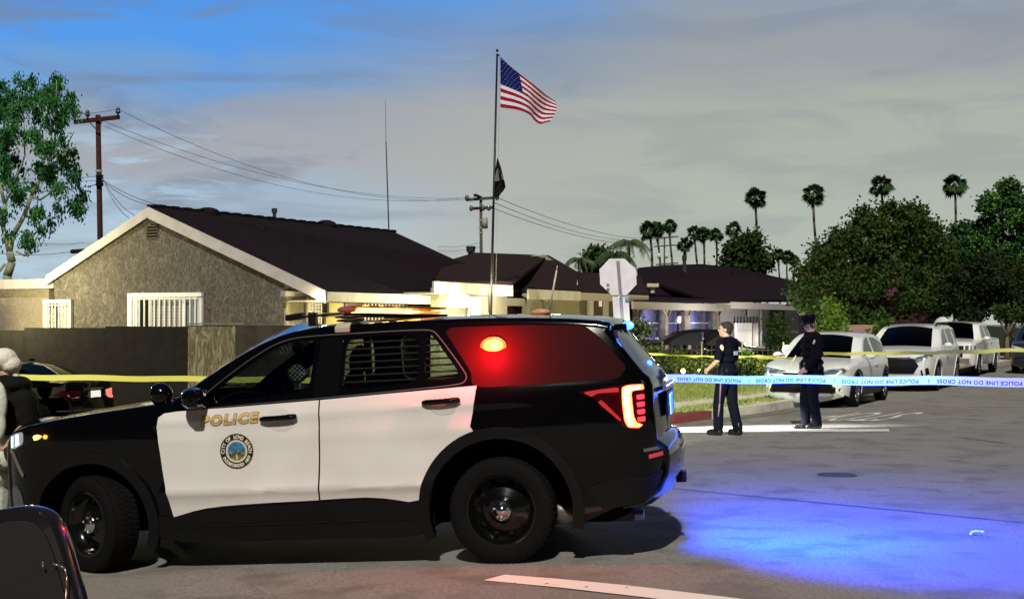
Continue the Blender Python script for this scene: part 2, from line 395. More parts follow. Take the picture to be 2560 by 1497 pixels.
# manhole cover and tar spots
for (px, py, r) in ((2092, 1187, .22),):
    p = G(px, py); mb = MB(); mb.lathe((p.x, p.y, gz(p.x)), (0, 0, 1), [(r, 0), (r, .006), (r * .86, .006), (r * .86, .003), (0.001, .003)], 32)
    tag(mb.build('manhole_cover', mat('cast_iron', (.05, .05, .05), .6, 0), None, fix=True), kind='structure')
def near_scrap():
    p = G(2437, 1340); mb = MB(); pts = [(p.x + .012 * i - .03, p.y - .02 * (i - 3) ** 2 * .35 + .07, .012 + .004 * i) for i in range(8)]
    mb.path(pts, .011, 6)
    tag(mb.build('paper_scrap', mat('scrap_white', (.7, .7, .7), .8), smooth=True), 'small curled white scrap lying on the road in the blue light', 'litter')
near_scrap()
# ================================================================ police tape
def tape(name, pts, w, m, label, cat='tape', group=None, twist=0, text=False):
    root = None; n = 90; mb = MB(); vs = []; fs = []
    pts = [Vector(p) for p in pts]; L = [0]
    for i in range(1, len(pts)): L.append(L[-1] + (pts[i] - pts[i - 1]).length)
    def at(s_):
        for i in range(1, len(L)):
            if s_ <= L[i] or i == len(L) - 1:
                return pts[i - 1].lerp(pts[i], (s_ - L[i - 1]) / (L[i] - L[i - 1]))
    for i in range(n + 1):
        s_ = L[-1] * i / n; p = at(s_); a = twist * math.sin(s_ * 2.2 + math.sin(s_ * .9)) if twist else .12 * math.sin(s_ * 2)
        d = (at(min(s_ + .05, L[-1])) - at(max(s_ - .05, 0))).normalized(); side = d.cross(UP).normalized()
        nn = UP * math.cos(a) + side * math.sin(a); p = p + UP * .006 * math.sin(s_ * 5)
        vs += [p + nn * w / 2, p - nn * w / 2]
        if i: fs.append((2 * i - 2, 2 * i - 1, 2 * i + 1, 2 * i))
    mb.add(vs, fs); o = mb.build(name, m, smooth=True); tag(o, label, cat, group)
    if text:
        rep = .86; k = 0; v, f = text_mesh('POLICE LINE DO NOT CROSS', w * .60, spacing=1.04, offset=.0004)
        v = np.array(v); wd = v[:, 0].max() - v[:, 0].min(); v[:, 1] -= (v[:, 1].max() + v[:, 1].min()) / 2; sc = .70 / wd; v[:, 0] = (v[:, 0] - v[:, 0].min()) * sc
        v2, f2 = text_mesh('2', w * .5); v2 = np.array(v2); v2[:, 1] -= v2[:, 1].max() / 2
        s0 = .25
        while s0 + rep < L[-1]:
            tb = MB()
            for vv, ff, off in ((v, f, 0), (v2, f2, -.10)):
                out_ = []
                for x, y, _ in vv:
                    s_ = s0 + .70 - (x + off if off == 0 else x * 1 + off) ; p = at(max(0, s_)); a = .12 * math.sin(s_ * 2)
                    d = DVt; nn = UP * math.cos(a); p = p + UP * .006 * math.sin(s_ * 5)
                    dd = (at(min(s_ + .05, L[-1])) - at(max(s_ - .05, 0))).normalized(); side = dd.cross(UP).normalized(); nn = UP * math.cos(a) + side * math.sin(a)
                    out_.append(p - nn * (y + w * .10) + side * .002)
                tb.add(out_, ff)
            s0 += rep; tb.build('printed_text', mat('tape_ink', (.012, .012, .015), .6), o)
    return o
DVt = DV
ytape = mat('yellow_tape', (.92, .90, .16), .5); wtape = mat('white_tape', (.92, .90, .86), .4)
def sag(a, b, d, n=16): return [a.lerp(b, i / n) - UP * d * 4 * (i / n) * (1 - i / n) for i in range(n + 1)]
tape('police_tape', sag(P(1640, 946, 13.0), P(2760, 956, 10.2), .0), .072, wtape, 'wide white barrier tape with upside down printing stretched from the police vehicle', text=True)
tape('yellow_tape', sag(P(-300, 937, 18.2), P(1000, 951, 18.0), .01), .075, ytape, 'yellow barrier tape crossing in front of the black sedan and dark wall', group='yellow barrier tapes')
tape('yellow_tape', sag(P(1560, 878, 33), P(1962, 889, 24), .06), .05, ytape, 'thin twisted yellow tape along the iron fence behind the bareheaded officer', group='yellow barrier tapes', twist=1.1)
tape('yellow_tape', [P(1893, 895.5, 28), P(1984, 896, 24)], .035, ytape, 'short lower strand of yellow tape ending beside the capped officer', group='yellow barrier tapes', twist=.4)
tape('yellow_tape', [P(1990, 889, 23.8), P(1978, 908, 23.8), P(1972, 922, 23.8)], .03, ytape, 'short yellow tape end hanging down at the capped officer', group='yellow barrier tapes')
tape('yellow_tape', sag(P(2050, 884, 23.5), P(2680, 870, 17), .02), .055, ytape, 'yellow tape stretched in front of the parked white vehicles', group='yellow barrier tapes', twist=.5)
# ================================================================ vehicles
# local frame: x rearwards from the front axle, y across (near side negative), z up
def interp(pts):
    xs = np.array([p[0] for p in pts], float); ys = np.array([p[1] for p in pts], float)
    h = np.diff(xs); d = np.diff(ys) / h; m = np.zeros_like(ys); m[0], m[-1] = d[0], d[-1]
    for i in range(1, len(xs) - 1): m[i] = 0 if d[i - 1] * d[i] <= 0 else 2 / (1 / d[i - 1] + 1 / d[i])
    def fn(x):
        x = min(max(x, xs[0]), xs[-1]); i = min(int(np.searchsorted(xs, x, 'right')) - 1, len(h) - 1); t = (x - xs[i]) / h[i]
        return float((2 * t**3 - 3 * t * t + 1) * ys[i] + (t**3 - 2 * t * t + t) * h[i] * m[i] + (-2 * t**3 + 3 * t * t) * ys[i + 1] + (t**3 - t * t) * h[i] * m[i + 1])
    return fn
def chaikin(poly, n=2, closed=True, k=.2):
    for _ in range(n):
        q = []
        m = len(poly)
        for i in range(m if closed else m - 1):
            a, b = poly[i], poly[(i + 1) % m]
            q += [(a[0] * (1 - k) + b[0] * k, a[1] * (1 - k) + b[1] * k), (a[0] * k + b[0] * (1 - k), a[1] * k + b[1] * (1 - k))]
        if not closed: q = [poly[0]] + q[1:-1] + [poly[-1]]
        poly = q
    return poly
def flat_mesh(poly, holes=(), step=.08, cuts=True):
    """triangulated polygon with holes, cut on a fine grid, in the x-z plane"""
    loops = [[Vector((x, z, 0)) for x, z in poly]] + [[Vector((x, z, 0)) for x, z in h] for h in holes]
    flat = [v for l in loops for v in l]; tris = tessellate_polygon(loops)
    bm = bmesh.new(); vs = [bm.verts.new((v.x, 0, v.y)) for v in flat]
    for t in tris:
        try: bm.faces.new([vs[i] for i in t])
        except ValueError: pass
    xs = [p[0] for p in poly]; zs = [p[1] for p in poly]
    for lo, hi, ax in ((min(xs), max(xs), 0), (min(zs), max(zs), 2)):
        n = int((hi - lo) / step)
        for i in range(1, n + 1):
            co = [0, 0, 0]; no = [0, 0, 0]; co[ax] = lo + i * step; no[ax] = 1
            bmesh.ops.bisect_plane(bm, geom=bm.verts[:] + bm.edges[:] + bm.faces[:], plane_co=co, plane_no=no, dist=1e-5)
    bmesh.ops.remove_doubles(bm, verts=bm.verts, dist=1e-5)
    return bm
class Car:
    def __init__(s, spec, root, scale=1.0):
        s.q = spec; s.root = root; s.P = interp(spec['plan']); s.S = interp(spec['sect'])
        s.out = []      # (x, z, tag)
        for i, (x, z, t) in enumerate(spec['outline']): s.out.append((x, z, t))
        s.r = spec.get('round', .06)
    def w(s, x, z):
        return s.P(x) * s.S(z) + s.q.get('crease', lambda x, z: 0)(x, z)
    def side(s, poly, off, name, m, parent=None, holes=(), thick=.012, sides=(-1, 1), step=.08, smooth=True, label=None, merge=False, rnd=0):
        if rnd: poly = chaikin(poly, 2, True, rnd)
        obs = []; bm0 = flat_mesh(poly, holes, step)
        for sd_ in sides:
            bm = bm0.copy()
            for v in bm.verts: v.co.y = sd_ * (s.w(v.co.x, v.co.z) + off)
            want = sd_
            if sum(f.normal.y * f.calc_area() for f in bm.faces) * 1 == 0: pass
            bm.normal_update(); 
            if sum((f.normal.y * f.calc_area()) for f in bm.faces) * want < 0: bmesh.ops.reverse_faces(bm, faces=bm.faces)
            if thick:
                ed = [e for e in bm.edges if e.is_boundary]
                r = bmesh.ops.extrude_edge_only(bm, edges=ed)
                for v in r['geom']:
                    if isinstance(v, bmesh.types.BMVert): v.co.y -= sd_ * thick
                for f in bm.faces: f.smooth = True
                for e in ed: e.smooth = False
            obs.append(bm)
        res = []
        if merge:
            me = bpy.data.meshes.new(name); bmt = bmesh.new()
            for bm in obs:
                t = bpy.data.meshes.new('t'); bm.to_mesh(t); bmt.from_mesh(t); bpy.data.meshes.remove(t)
            bmt.to_mesh(me); bmt.free(); res.append(link(name, me, m, parent or s.root, False, label))
            for p in me.polygons: p.use_smooth = smooth
        else:
            for bm in obs:
                me = bpy.data.meshes.new(name); bm.to_mesh(me)
                for p in me.polygons: p.use_smooth = smooth
                res.append(link(name, me, m, parent or s.root, False, label))
        for bm in obs: bm.free()
        bm0.free(); return res
    def normals(s):
        o = s.out; n = []
        for i in range(len(o)):
            a = o[max(i - 1, 0)]; b = o[min(i + 1, len(o) - 1)]; tx, tz = b[0] - a[0], b[1] - a[1]; l = math.hypot(tx, tz) or 1
            n.append((-tz / l, tx / l))
        return n
    def inset_outline(s):
        return [(o[0] - n[0] * s.r, o[1] - n[1] * s.r) for o, n in zip(s.out, s.normals())]
    def loft(s, paint_for, ny=14, glassm=None, ginset=.05):
        """skin across the car along the top outline; runs of one tag become one part"""
        o, nn, r = s.out, s.normals(), s.r; rows = []
        crown = s.q['crown']
        for (x, z, t), n in zip(o, nn):
            xi, zi = x - n[0] * r, z - n[1] * r; w0 = s.w(xi, zi); row = []
            for k in range(5):
                th = math.pi / 2 * k / 4; a = r * (1 - math.sin(th)); row.append((x - n[0] * a, -(w0 - r * (1 - math.cos(th))), z - n[1] * a))
            hw = w0 - r; b = crown.get(t, .04)
            for k in range(1, ny):
                y = -hw + 2 * hw * k / ny; c = b * (1 - (y / hw) ** 2); row.append((x + n[0] * c, y, z + n[1] * c))
            for k in range(4, -1, -1):
                th = math.pi / 2 * k / 4; a = r * (1 - math.sin(th)); row.append((x - n[0] * a, (w0 - r * (1 - math.cos(th))), z - n[1] * a))
            rows.append(row)
        m_ = len(rows[0]); parts = {}
        for i in range(len(rows) - 1):
            t = o[i + 1][2]
            for j in range(m_ - 1):
                nm = t
                if t in ('windshield', 'rear_window') and (j < 5 or j > m_ - 7): nm = 'body'
                elif j < 4 or j > m_ - 6: nm = 'body'
                parts.setdefault(nm, []).append((i, j))
        s.rows = rows; res = {}
        for nm, qs in parts.items():
            mb = MB(); idx = {}; v = []; f = []
            for i, j in qs:
                q = []
                for a, b in ((i, j), (i + 1, j), (i + 1, j + 1), (i, j + 1)):
                    if (a, b) not in idx: idx[(a, b)] = len(v); v.append(rows[a][b])
                    q.append(idx[(a, b)])
                f.append(tuple(q))
            mb.add(v, f)
            if nm == 'body': s.bodyrails = (v, f); continue
            res[nm] = mb.build(nm, paint_for(nm), s.root, smooth=True)
        return res
    def body(s, m, arches, holes, name='body'):
        """side panels with wheel openings and window openings, plus the rounded rails"""
        top = s.inset_outline(); zb = s.q['sill']; bot = []
        x1 = top[-1][0]; x0 = top[0][0]
        for (cx, cz, r) in sorted(arches, key=lambda a: -a[0]):
            th0 = math.asin(min(1, (cz - zb) / r)) if cz > zb else 0
            n = 18; a0, a1 = -th0, math.pi + th0
            bot += [(cx + r * math.cos(a0 + (a1 - a0) * k / n), cz + r * math.sin(a0 + (a1 - a0) * k / n)) for k in range(n + 1)]
        poly = top + [b for b in bot]
        bm = flat_mesh(poly, holes, s.q.get('grid', .07)); me = bpy.data.meshes.new(name); bmt = bmesh.new()
        for sd_ in (-1, 1):
            b2 = bm.copy()
            for v in b2.verts: v.co.y = sd_ * s.w(v.co.x, v.co.z)
            b2.normal_update()
            if sum((f.normal.y * f.calc_area()) for f in b2.faces) * sd_ < 0: bmesh.ops.reverse_faces(b2, faces=b2.faces)
            ed = [e for e in b2.edges if e.is_boundary and (e.verts[0].co - e.verts[1].co).length > 0]
            r = bmesh.ops.extrude_edge_only(b2, edges=ed)
            for v in r['geom']:
                if isinstance(v, bmesh.types.BMVert): v.co.y -= sd_ * .035
            t = bpy.data.meshes.new('t'); b2.to_mesh(t); bmt.from_mesh(t); bpy.data.meshes.remove(t); b2.free()
        bm.free()
        v, f = s.bodyrails; t = bpy.data.meshes.new('t'); t.from_pydata(v, [], f); bmt.from_mesh(t); bpy.data.meshes.remove(t)
        bmesh.ops.remove_doubles(bmt, verts=bmt.verts, dist=2e-4)
        bmt.to_mesh(me); bmt.free()
        for p in me.polygons: p.use_smooth = True
        o = link(name, me, m, s.root); 
        try: me.set_sharp_from_angle(angle=R(38))
        except Exception: pass
        return o
    def underside(s, m, arches, zb=None):
        """floor pan and wheel housings"""
        zb = zb or s.q['sill'] + .03; mb = MB(); xs = [a[0] for a in arches]
        x0, x1 = s.q['nose'] + .25, s.q['tail'] - .25
        seg = []; cur = x0
        for cx, cz, r in sorted(arches): seg.append((cur, cx - r)); cur = cx + r
        seg.append((cur, x1))
        for a, b in seg:
            if b > a: mb.cbox(a, b, -s.P((a + b) / 2) * .86, s.P((a + b) / 2) * .86, zb, zb + .12)
        for cx, cz, r in arches:
            for sd_ in (-1, 1):
                n = 12; prof = [(cx + r * math.cos(math.pi * k / n), cz + r * math.sin(math.pi * k / n)) for k in range(n + 1)]
                v = []; 
                for x, z in prof: v += [(x, sd_ * (s.P(cx) * .965), z), (x, sd_ * (s.P(cx) * .5), z)]
                mb.add(v, [(2 * k, 2 * k + 1, 2 * k + 3, 2 * k + 2) for k in range(n)])
                v = [(x, sd_ * (s.P(cx) * .5), z) for x, z in prof] + [(cx + r, sd_ * s.P(cx) * .5, zb), (cx - r, sd_ * s.P(cx) * .5, zb)]
                mb.add(v, [tuple(range(len(v)))])
        mb.cbox(xs[0] - .1, xs[-1] + .1, -s.P(1) * .45, s.P(1) * .45, zb - .02, zb + .25)
        return mb.build('underbody', m, s.root)
def wheel(root, x, y, z, r, wd, steer, M, style='steel'):
    """tyre > rim, hub cap; axis points to the outside of the car"""
    sd_ = -1 if y < 0 else 1
    e = bpy.data.objects.new('wheel', None); C.objects.link(e); e.parent = root; e.location = (x, y, z); e.rotation_euler = (0, 0, steer + (math.pi if sd_ > 0 else 0)); e.empty_display_size = .1
    ax = Vector((0, -1, 0)); h = wd / 2; rr = r * .655
    mb = MB(); mb.lathe((0, 0, 0), ax, [(rr, -h * .9), (rr * 1.06, -h), (r * .86, -h * 1.02), (r * .965, -h * .90), (r * .995, -h * .72), (r, -h * .3), (r, h * .3), (r * .995, h * .72), (r * .965, h * .90), (r * .90, h * 1.0), (r * .80, h * 1.03), (rr * 1.05, h * .97), (rr, h * .86)], 56)
    n = 56   # tread blocks
    for k in range(n):
        a = 2 * math.pi * k / n
        for j, (u0, u1) in enumerate(((-.86, -.46), (-.38, -.04), (.04, .38), (.46, .86))):
            a2 = a + (.03 if j % 2 else 0); c, s_ = math.cos(a2), math.sin(a2); c2, s2 = math.cos(a2 + .075), math.sin(a2 + .075); r0, r1 = r * .975, r * (1.012 if abs(u0 + u1) < 1 else 1.0)
            v = [(c * r0, -h * u0, s_ * r0), (c2 * r0, -h * u0, s2 * r0), (c2 * r0, -h * u1, s2 * r0), (c * r0, -h * u1, s_ * r0), (c * r1, -h * u0, s_ * r1), (c2 * r1, -h * u0, s2 * r1), (c2 * r1, -h * u1, s2 * r1), (c * r1, -h * u1, s_ * r1)]
            mb.add(v, [(4, 5, 6, 7), (0, 1, 5, 4), (1, 2, 6, 5), (2, 3, 7, 6), (3, 0, 4, 7)])
    t = mb.build('tyre', M['tyre'], e, smooth=True, fix=True)
    t.data.set_sharp_from_angle(angle=R(30))
    mb = MB()
    if style == 'steel':
        mb.lathe((0, 0, 0), ax, [(rr, -h), (rr, h * .80), (rr * 1.03, h * .92), (rr * .97, h * .93), (rr * .93, h * .78), (rr * .90, h * .40), (rr * .80, h * .22), (rr * .62, h * .34), (rr * .45, h * .52), (rr * .40, h * .55), (rr * .36, h * .5), (.001, h * .5)], 48)
        o = mb.build('rim', M['rim'], e, smooth=True, fix=True); o.data.set_sharp_from_angle(angle=R(40))
        mb = MB()
        for k in range(10):   # slots in the disc, dark recesses
            a = 2 * math.pi * k / 10; c = Vector((math.cos(a) * rr * .71, -h * .285, math.sin(a) * rr * .71)); mb.ell(c, (rr * .085, .008, rr * .085), 10, 6)
        mb.build('slots', M['black'], e, smooth=True)
        mb = MB(); mb.lathe((0, 0, 0), ax, [(.30 * rr, h * .5), (.31 * rr, h * .66), (.27 * rr, h * .80), (.16 * rr, h * .84), (.15 * rr, h * .92), (.001, h * .95)], 32)
        for k in range(5):
            a = 2 * math.pi * k / 5 + .3; mb.ell((math.cos(a) * rr * .215, -h * .83, math.sin(a) * rr * .215), (rr * .05, .012, rr * .05), 10, 6)
        mb.build('hub_cap', M['chrome'], e, smooth=True, fix=True)
    else:
        mb.lathe((0, 0, 0), ax, [(rr, -h), (rr, h * .80), (rr * 1.03, h * .92), (rr * .95, h * .92), (rr * .92, h * .6), (rr * .90, -h * .3), (.001, -h * .3)], 40)
        for k in range(5):
            for da in (-.13, .13):
                a = 2 * math.pi * k / 5 + .4; p0 = Vector((math.cos(a + da * .6) * rr * .12, -h * .72, math.sin(a + da * .6) * rr * .12)); p1 = Vector((math.cos(a + da) * rr * .93, -h * .78, math.sin(a + da) * rr * .93))
                mb.tube(p0, p1, rr * .085, rr * .06, 6)
        mb.lathe((0, 0, 0), ax, [(rr * .2, h * .4), (rr * .2, h * .85), (.001, h * .9)], 20)
        mb.build('rim', M['alloy'], e, smooth=True)
    return e
CM = dict(
    tyre=mat('tyre_rubber', (.006, .006, .006), .8, bump=(30, .2, .004)), rim=mat('rim_black', (.003, .003, .003), .18, 0, .6, spec=.3), chrome=mat('chrome', (.75, .74, .70), .12, 1),
    alloy=mat('alloy', (.32, .32, .31), .3, .9), black=mat('matt_black', (.006, .006, .006), .8), plast=mat('black_plastic', (.004, .004, .004), .45, spec=.25), trim=mat('trim_black_gloss', (.002, .002, .002), .15, 0, .4, spec=.3),
    seat=mat('seat_fabric', (.014, .014, .014), .9), glass=glass('car_glass', (.75, .85, .8), .62), dglass=glass('dark_car_glass', (.2, .22, .25), .12), white=mat('white_paint', (.74, .71, .67), .30, 0, .8, noise_=(1.5, (.68, .65, .60), .4, .6, 3)),
    blackp=mat('black_paint', (.0015, .0015, .002), .12, 0, .5, spec=.2), lens=glass('clear_lens', (.95, .97, 1), .8), refl=mat('lamp_reflector', (.7, .7, .7), .15, .9), redlens=mat('red_lens', (.030, .001, .002), .12, 0, .6),
    amber=mat('amber_lens_lit', (.8, .3, .02), .3, emit=(1, .42, .04), es=14), drl=mat('headlamp_lit', (.8, .85, .9), .3, emit=(.75, .85, 1), es=1.1),
    tail=mat('tail_lamp_lit', (.8, .05, .03), .3, emit=(1, .10, .035), es=9), tailc=mat('tail_lamp_core', (.9, .5, .2), .3, emit=(1, .62, .20), es=16), plate=mat('plate_white', (.75, .75, .72), .5, emit=None))
def plate(root, c, nrm, txt='', w=.30, h=.15, m=None):
    n = Vector(nrm).normalized(); a = UP.cross(n).normalized(); up = n.cross(a); c = Vector(c)
    mb = MB(); mb.box(c - a * w / 2 - up * h / 2, a * w, up * h, n * .008); o = mb.build('number_plate', m or CM['plate'], root, bevel=.002); return o
# ================================================================ the police vehicle
SC = 1.046
def nx_(x): return -.45 + (x + .45) * .78 if x < -.45 else (3.7 + (x - 3.7) * .89 if x > 3.7 else x)
pf = Vector((-3.20, 10.28, 0)); pr = Vector((-.08, 9.75, 0)); pf.z = gz(-3.2); pr.z = gz(-.08)
ax_ = (pr - pf).normalized()
cy_ = UP.cross(ax_).normalized(); cz_ = ax_.cross(cy_)
HW = .93   # half track to the tyre face
org = pf + cy_ * HW * SC + ax_ * .05
pol = empty('police_suv', org, 0, 'black and white police sport utility vehicle with gold lettering and city seal on its door', 'police car')
pol.rotation_euler = Matrix((ax_, cy_, cz_)).transposed().to_euler(); pol.scale = (SC, SC, SC)
spec = dict(grid=.035, nose=-.86, tail=4.14, sill=.22, round=.05,
    plan=[(-.88, .58), (-.84, .67), (-.78, .75), (-.68, .82), (-.55, .872), (-.35, .912), (0, .938), (.5, .95), (1.6, .955), (2.9, .955), (3.3, .94), (3.6, .915), (3.82, .882), (3.95, .85), (4.04, .81), (4.11, .75), (4.17, .66), (4.25, .5)],
    sect=[(.15, .93), (.25, .945), (.36, .965), (.48, .978), (.62, .994), (.75, 1.0), (.92, 1.0), (1.0, .997), (1.06, .990), (1.12, .980), (1.18, .968), (1.25, .942), (1.4, .885), (1.55, .825), (1.66, .775), (1.75, .72)],
    crown=dict(front=.14, hood=.035, cowl=.05, windshield=.10, roof=.030, spoiler=.03, rear_window=.05, tailgate=.05, bumper=.07),
    crease=lambda x, z: (.030 * math.exp(-abs(z - .56) / (.075 if z > .56 else .05)) + .018 * math.exp(-abs(z - 1.045 - .02 * x) / (.10 if z > 1.045 + .02 * x else .03)) + .004 * math.exp(-((z - .93) / .05) ** 2)) * (min(1, max(0, (x - .45) / .15)) * min(1, max(0, (3.6 - x) / .5))),
    outline=[(-.74, .22, 'front'), (-.83, .30, 'front'), (-.86, .45, 'front'), (-.87, .62, 'front'), (-.865, .80, 'front'), (-.84, .92, 'front'), (-.79, 1.0, 'front'), (-.70, 1.045, 'hood'), (-.52, 1.08, 'hood'), (-.25, 1.115, 'hood'), (.05, 1.148, 'hood'), (.35, 1.178, 'hood'), (.55, 1.196, 'hood'), (.64, 1.212, 'cowl'),
             (.70, 1.245, 'windshield'), (.85, 1.345, 'windshield'), (1.0, 1.440, 'windshield'), (1.15, 1.525, 'windshield'), (1.30, 1.598, 'windshield'), (1.42, 1.642, 'windshield'), (1.52, 1.664, 'roof'), (1.65, 1.680, 'roof'), (1.9, 1.697, 'roof'), (2.3, 1.700, 'roof'), (2.8, 1.692, 'roof'), (3.2, 1.676, 'roof'), (3.5, 1.655, 'roof'), (3.70, 1.632, 'spoiler'), (3.80, 1.612, 'spoiler'), (3.82, 1.59, 'spoiler'),
             (3.80, 1.56, 'rear_window'), (3.88, 1.46, 'rear_window'), (3.97, 1.35, 'rear_window'), (4.045, 1.26, 'rear_window'), (4.09, 1.225, 'tailgate'), (4.115, 1.17, 'tailgate'), (4.118, 1.05, 'tailgate'), (4.125, .90, 'tailgate'), (4.13, .80, 'tailgate'), (4.17, .765, 'bumper'), (4.205, .74, 'bumper'), (4.215, .66, 'bumper'), (4.20, .55, 'bumper'), (4.14, .44, 'bumper'), (4.0, .36, 'bumper'), (3.85, .33, 'bumper')])
spec['plan'] = [(nx_(a), b) for a, b in spec['plan']]; spec['outline'] = [(nx_(a), b, c) for a, b, c in spec['outline']]
car = Car(spec, pol)
BP, WP = CM['blackp'], CM['white']
AF, AR = (0, .355, .435), (3.0, .365, .495)
win_f = chaikin([(.84, 1.185), (1.0, 1.30), (1.2, 1.435), (1.38, 1.545), (1.50, 1.585), (1.70, 1.595), (1.665, 1.225)], 2, True, .13)
win_r = chaikin([(1.925, 1.60), (2.455, 1.60), (2.455, 1.265), (1.905, 1.235)], 2, True, .10)
win_q = chaikin([(2.50, 1.598), (2.545, 1.590), (2.74, 1.33), (2.73, 1.285), (2.50, 1.268)], 2, True, .12)
parts = car.loft(lambda t: dict(windshield=CM['glass'], rear_window=CM['dglass'], front=CM['trim'], cowl=CM['plast']).get(t, BP))
parts['front'].name = 'front_fascia'; parts['bumper'].name = 'rear_bumper'
car.body(BP, [AF, AR], [win_f, win_r, win_q])
car.underside(CM['black'], [AF, AR])
# doors ----------------------------------------------------------
dn = dict(merge=False, thick=.012, step=.03)
fd = [(.556, 1.100), (.60, 1.128), (.70, 1.138), (1.1, 1.150), (1.748, 1.174), (1.744, 1.0), (1.735, .75), (1.716, .478), (1.4, .472), (1.15, .464), (1.0, .456), (.88, .444), (.78, .426), (.70, .405), (.632, .382), (.615, .46), (.575, .72), (.552, .92), (.543, 1.03)]
fdo = car.side(fd, .006, 'front_door', WP, **dn)
rdp = [(1.758, 1.174), (2.2, 1.195), (2.872, 1.225), (2.862, 1.15), (2.845, 1.05), (2.822, .95)]
ARF = .575
for k in range(0, 13):
    a = R(106 + k * 5.4); rdp.append((AR[0] + ARF * math.cos(a), AR[1] + .0 + ARF * math.sin(a)))
rdp += [(2.36, .446), (2.28, .462), (2.18, .478), (2.06, .487), (1.9, .486), (1.728, .480), (1.746, .75), (1.755, 1.0)]
rdo = car.side(rdp, .006, 'rear_door', WP, **dn)
NF, NR = fdo[0], rdo[0]
# rocker, wheel arch mouldings, window surrounds, glass
car.side([(.50, .40), (.62, .385), (.72, .410), (.85, .425), (1.2, .448), (1.72, .466), (2.05, .474), (2.2, .462), (2.32, .44), (2.45, .40), (2.52, .22), (2.3, .20), (.7, .20), (.45, .26)], .012, 'rocker_panel', CM['plast'])
car.side([(.62, .31), (2.38, .325), (2.38, .337), (.62, .322)], .018, 'rocker_strip', CM['trim'])
for nm, (cx, cz, r), ro, a0, a1 in (('arch_moulding', AF, .515, -22, 205), ('arch_moulding', AR, .572, -15, 200)):
    n = 34; o_ = [(cx + ro * math.cos(R(a0 + (a1 - a0) * k / n)), cz + ro * math.sin(R(a0 + (a1 - a0) * k / n))) for k in range(n + 1)]
    i_ = [(cx + (r + .004) * math.cos(R(a0 + (a1 - a0) * k / n)), cz + (r + .004) * math.sin(R(a0 + (a1 - a0) * k / n))) for k in range(n, -1, -1)]
    car.side(o_ + i_, .022, nm, CM['plast'], thick=.05, step=.15)
gk = dict(step=.1, thick=0)
car.side(win_f, -.010, 'front_side_window', CM['glass'], merge=False, **gk)
car.side(win_r, -.010, 'rear_side_window', CM['glass'], merge=False, **gk)
car.side(win_q, -.010, 'quarter_window', CM['glass'], merge=False, **gk)
glow_tint = mat('quarter_glass_glow', (.020, .0003, .001), .60, spec=.05)  # red glow of the warning lamp put into the dark glass colour
car.side(chaikin([(2.62, 1.635), (3.20, 1.625), (3.62, 1.60), (3.74, 1.50), (3.90, 1.30), (3.84, 1.225), (3.4, 1.215), (2.91, 1.21), (2.84, 1.24), (2.83, 1.32)], 2, True, .1), .002, 'rear_quarter_glass_glow', glow_tint, thick=0, step=.1)  # patch spread past the glass to carry the red tint over the panel
# bright line round the daylight opening
dlo = [(.78, 1.155), (1.0, 1.335), (1.2, 1.475), (1.38, 1.578), (1.52, 1.618), (1.72, 1.628), (2.3, 1.632), (2.52, 1.628), (2.575, 1.605), (2.80, 1.31), (2.80, 1.265), (2.76, 1.236), (2.2, 1.206), (1.75, 1.185), (1.2, 1.164), (.80, 1.142)]
def offset_poly(p, d):
    o = []; n = len(p)
    for i in range(n):
        a, b, c = Vector(p[i - 1]), Vector(p[i]), Vector(p[(i + 1) % n]); t = ((b - a).normalized() + (c - b).normalized()).normalized(); o.append((b.x - t.y * d, b.y + t.x * d))
    return o
dl = chaikin(dlo, 2, True, .2); car.side(offset_poly(dl, .003), .004, 'window_surround', mat('window_trim', (.05, .045, .04), .3, .4), holes=[offset_poly(dl, -.005)], step=.3)
car.side([(1.735, 1.60), (1.90, 1.605), (1.885, 1.205), (1.70, 1.195)], .004, 'pillar_cover', CM['trim'], rnd=.06)
# handles over flat cup patches, the hollow's shade put into their colour
for (hx, hz), door in (((1.46, 1.062), NF), ((2.63, 1.128), NR)):
    y = -(car.w(hx, hz))
    mb = MB(); pts = [(hx - .135 + .27 * k / 8, y - .022 - .018 * math.sin(math.pi * k / 8), hz - .004 + .010 * k / 8) for k in range(9)]
    mb.path(pts, [.016, .021, .021, .020, .020, .020, .022, .024, .018], 10)
    for p in pts[1:-1]: mb.ell(p, (.019, .018, .023), 10, 6)
    link('door_handle', solid_blob(mb, .006, 3), CM['trim'], door, True)
    mb = MB(); v = []; cup = [(hx - .095, hz + .02), (hx - .06, hz + .062), (hx + .05, hz + .066), (hx + .075, hz + .03), (hx + .10, hz - .02), (hx + .095, hz - .068), (hx + .05, hz - .092), (hx - .04, hz - .088), (hx - .085, hz - .045)]
    car.side(cup, .0085, 'handle_cup', mat('white_cup_shade', (.60, .57, .53), .4), parent=door, sides=(-1,), rnd=.25, thick=0, step=.05)
car.side([(.75, 1.19), (.73, 1.10), (.80, 1.15)], .02, 'mirror_patch', CM['trim'], sides=(-1, 1)) if False else None
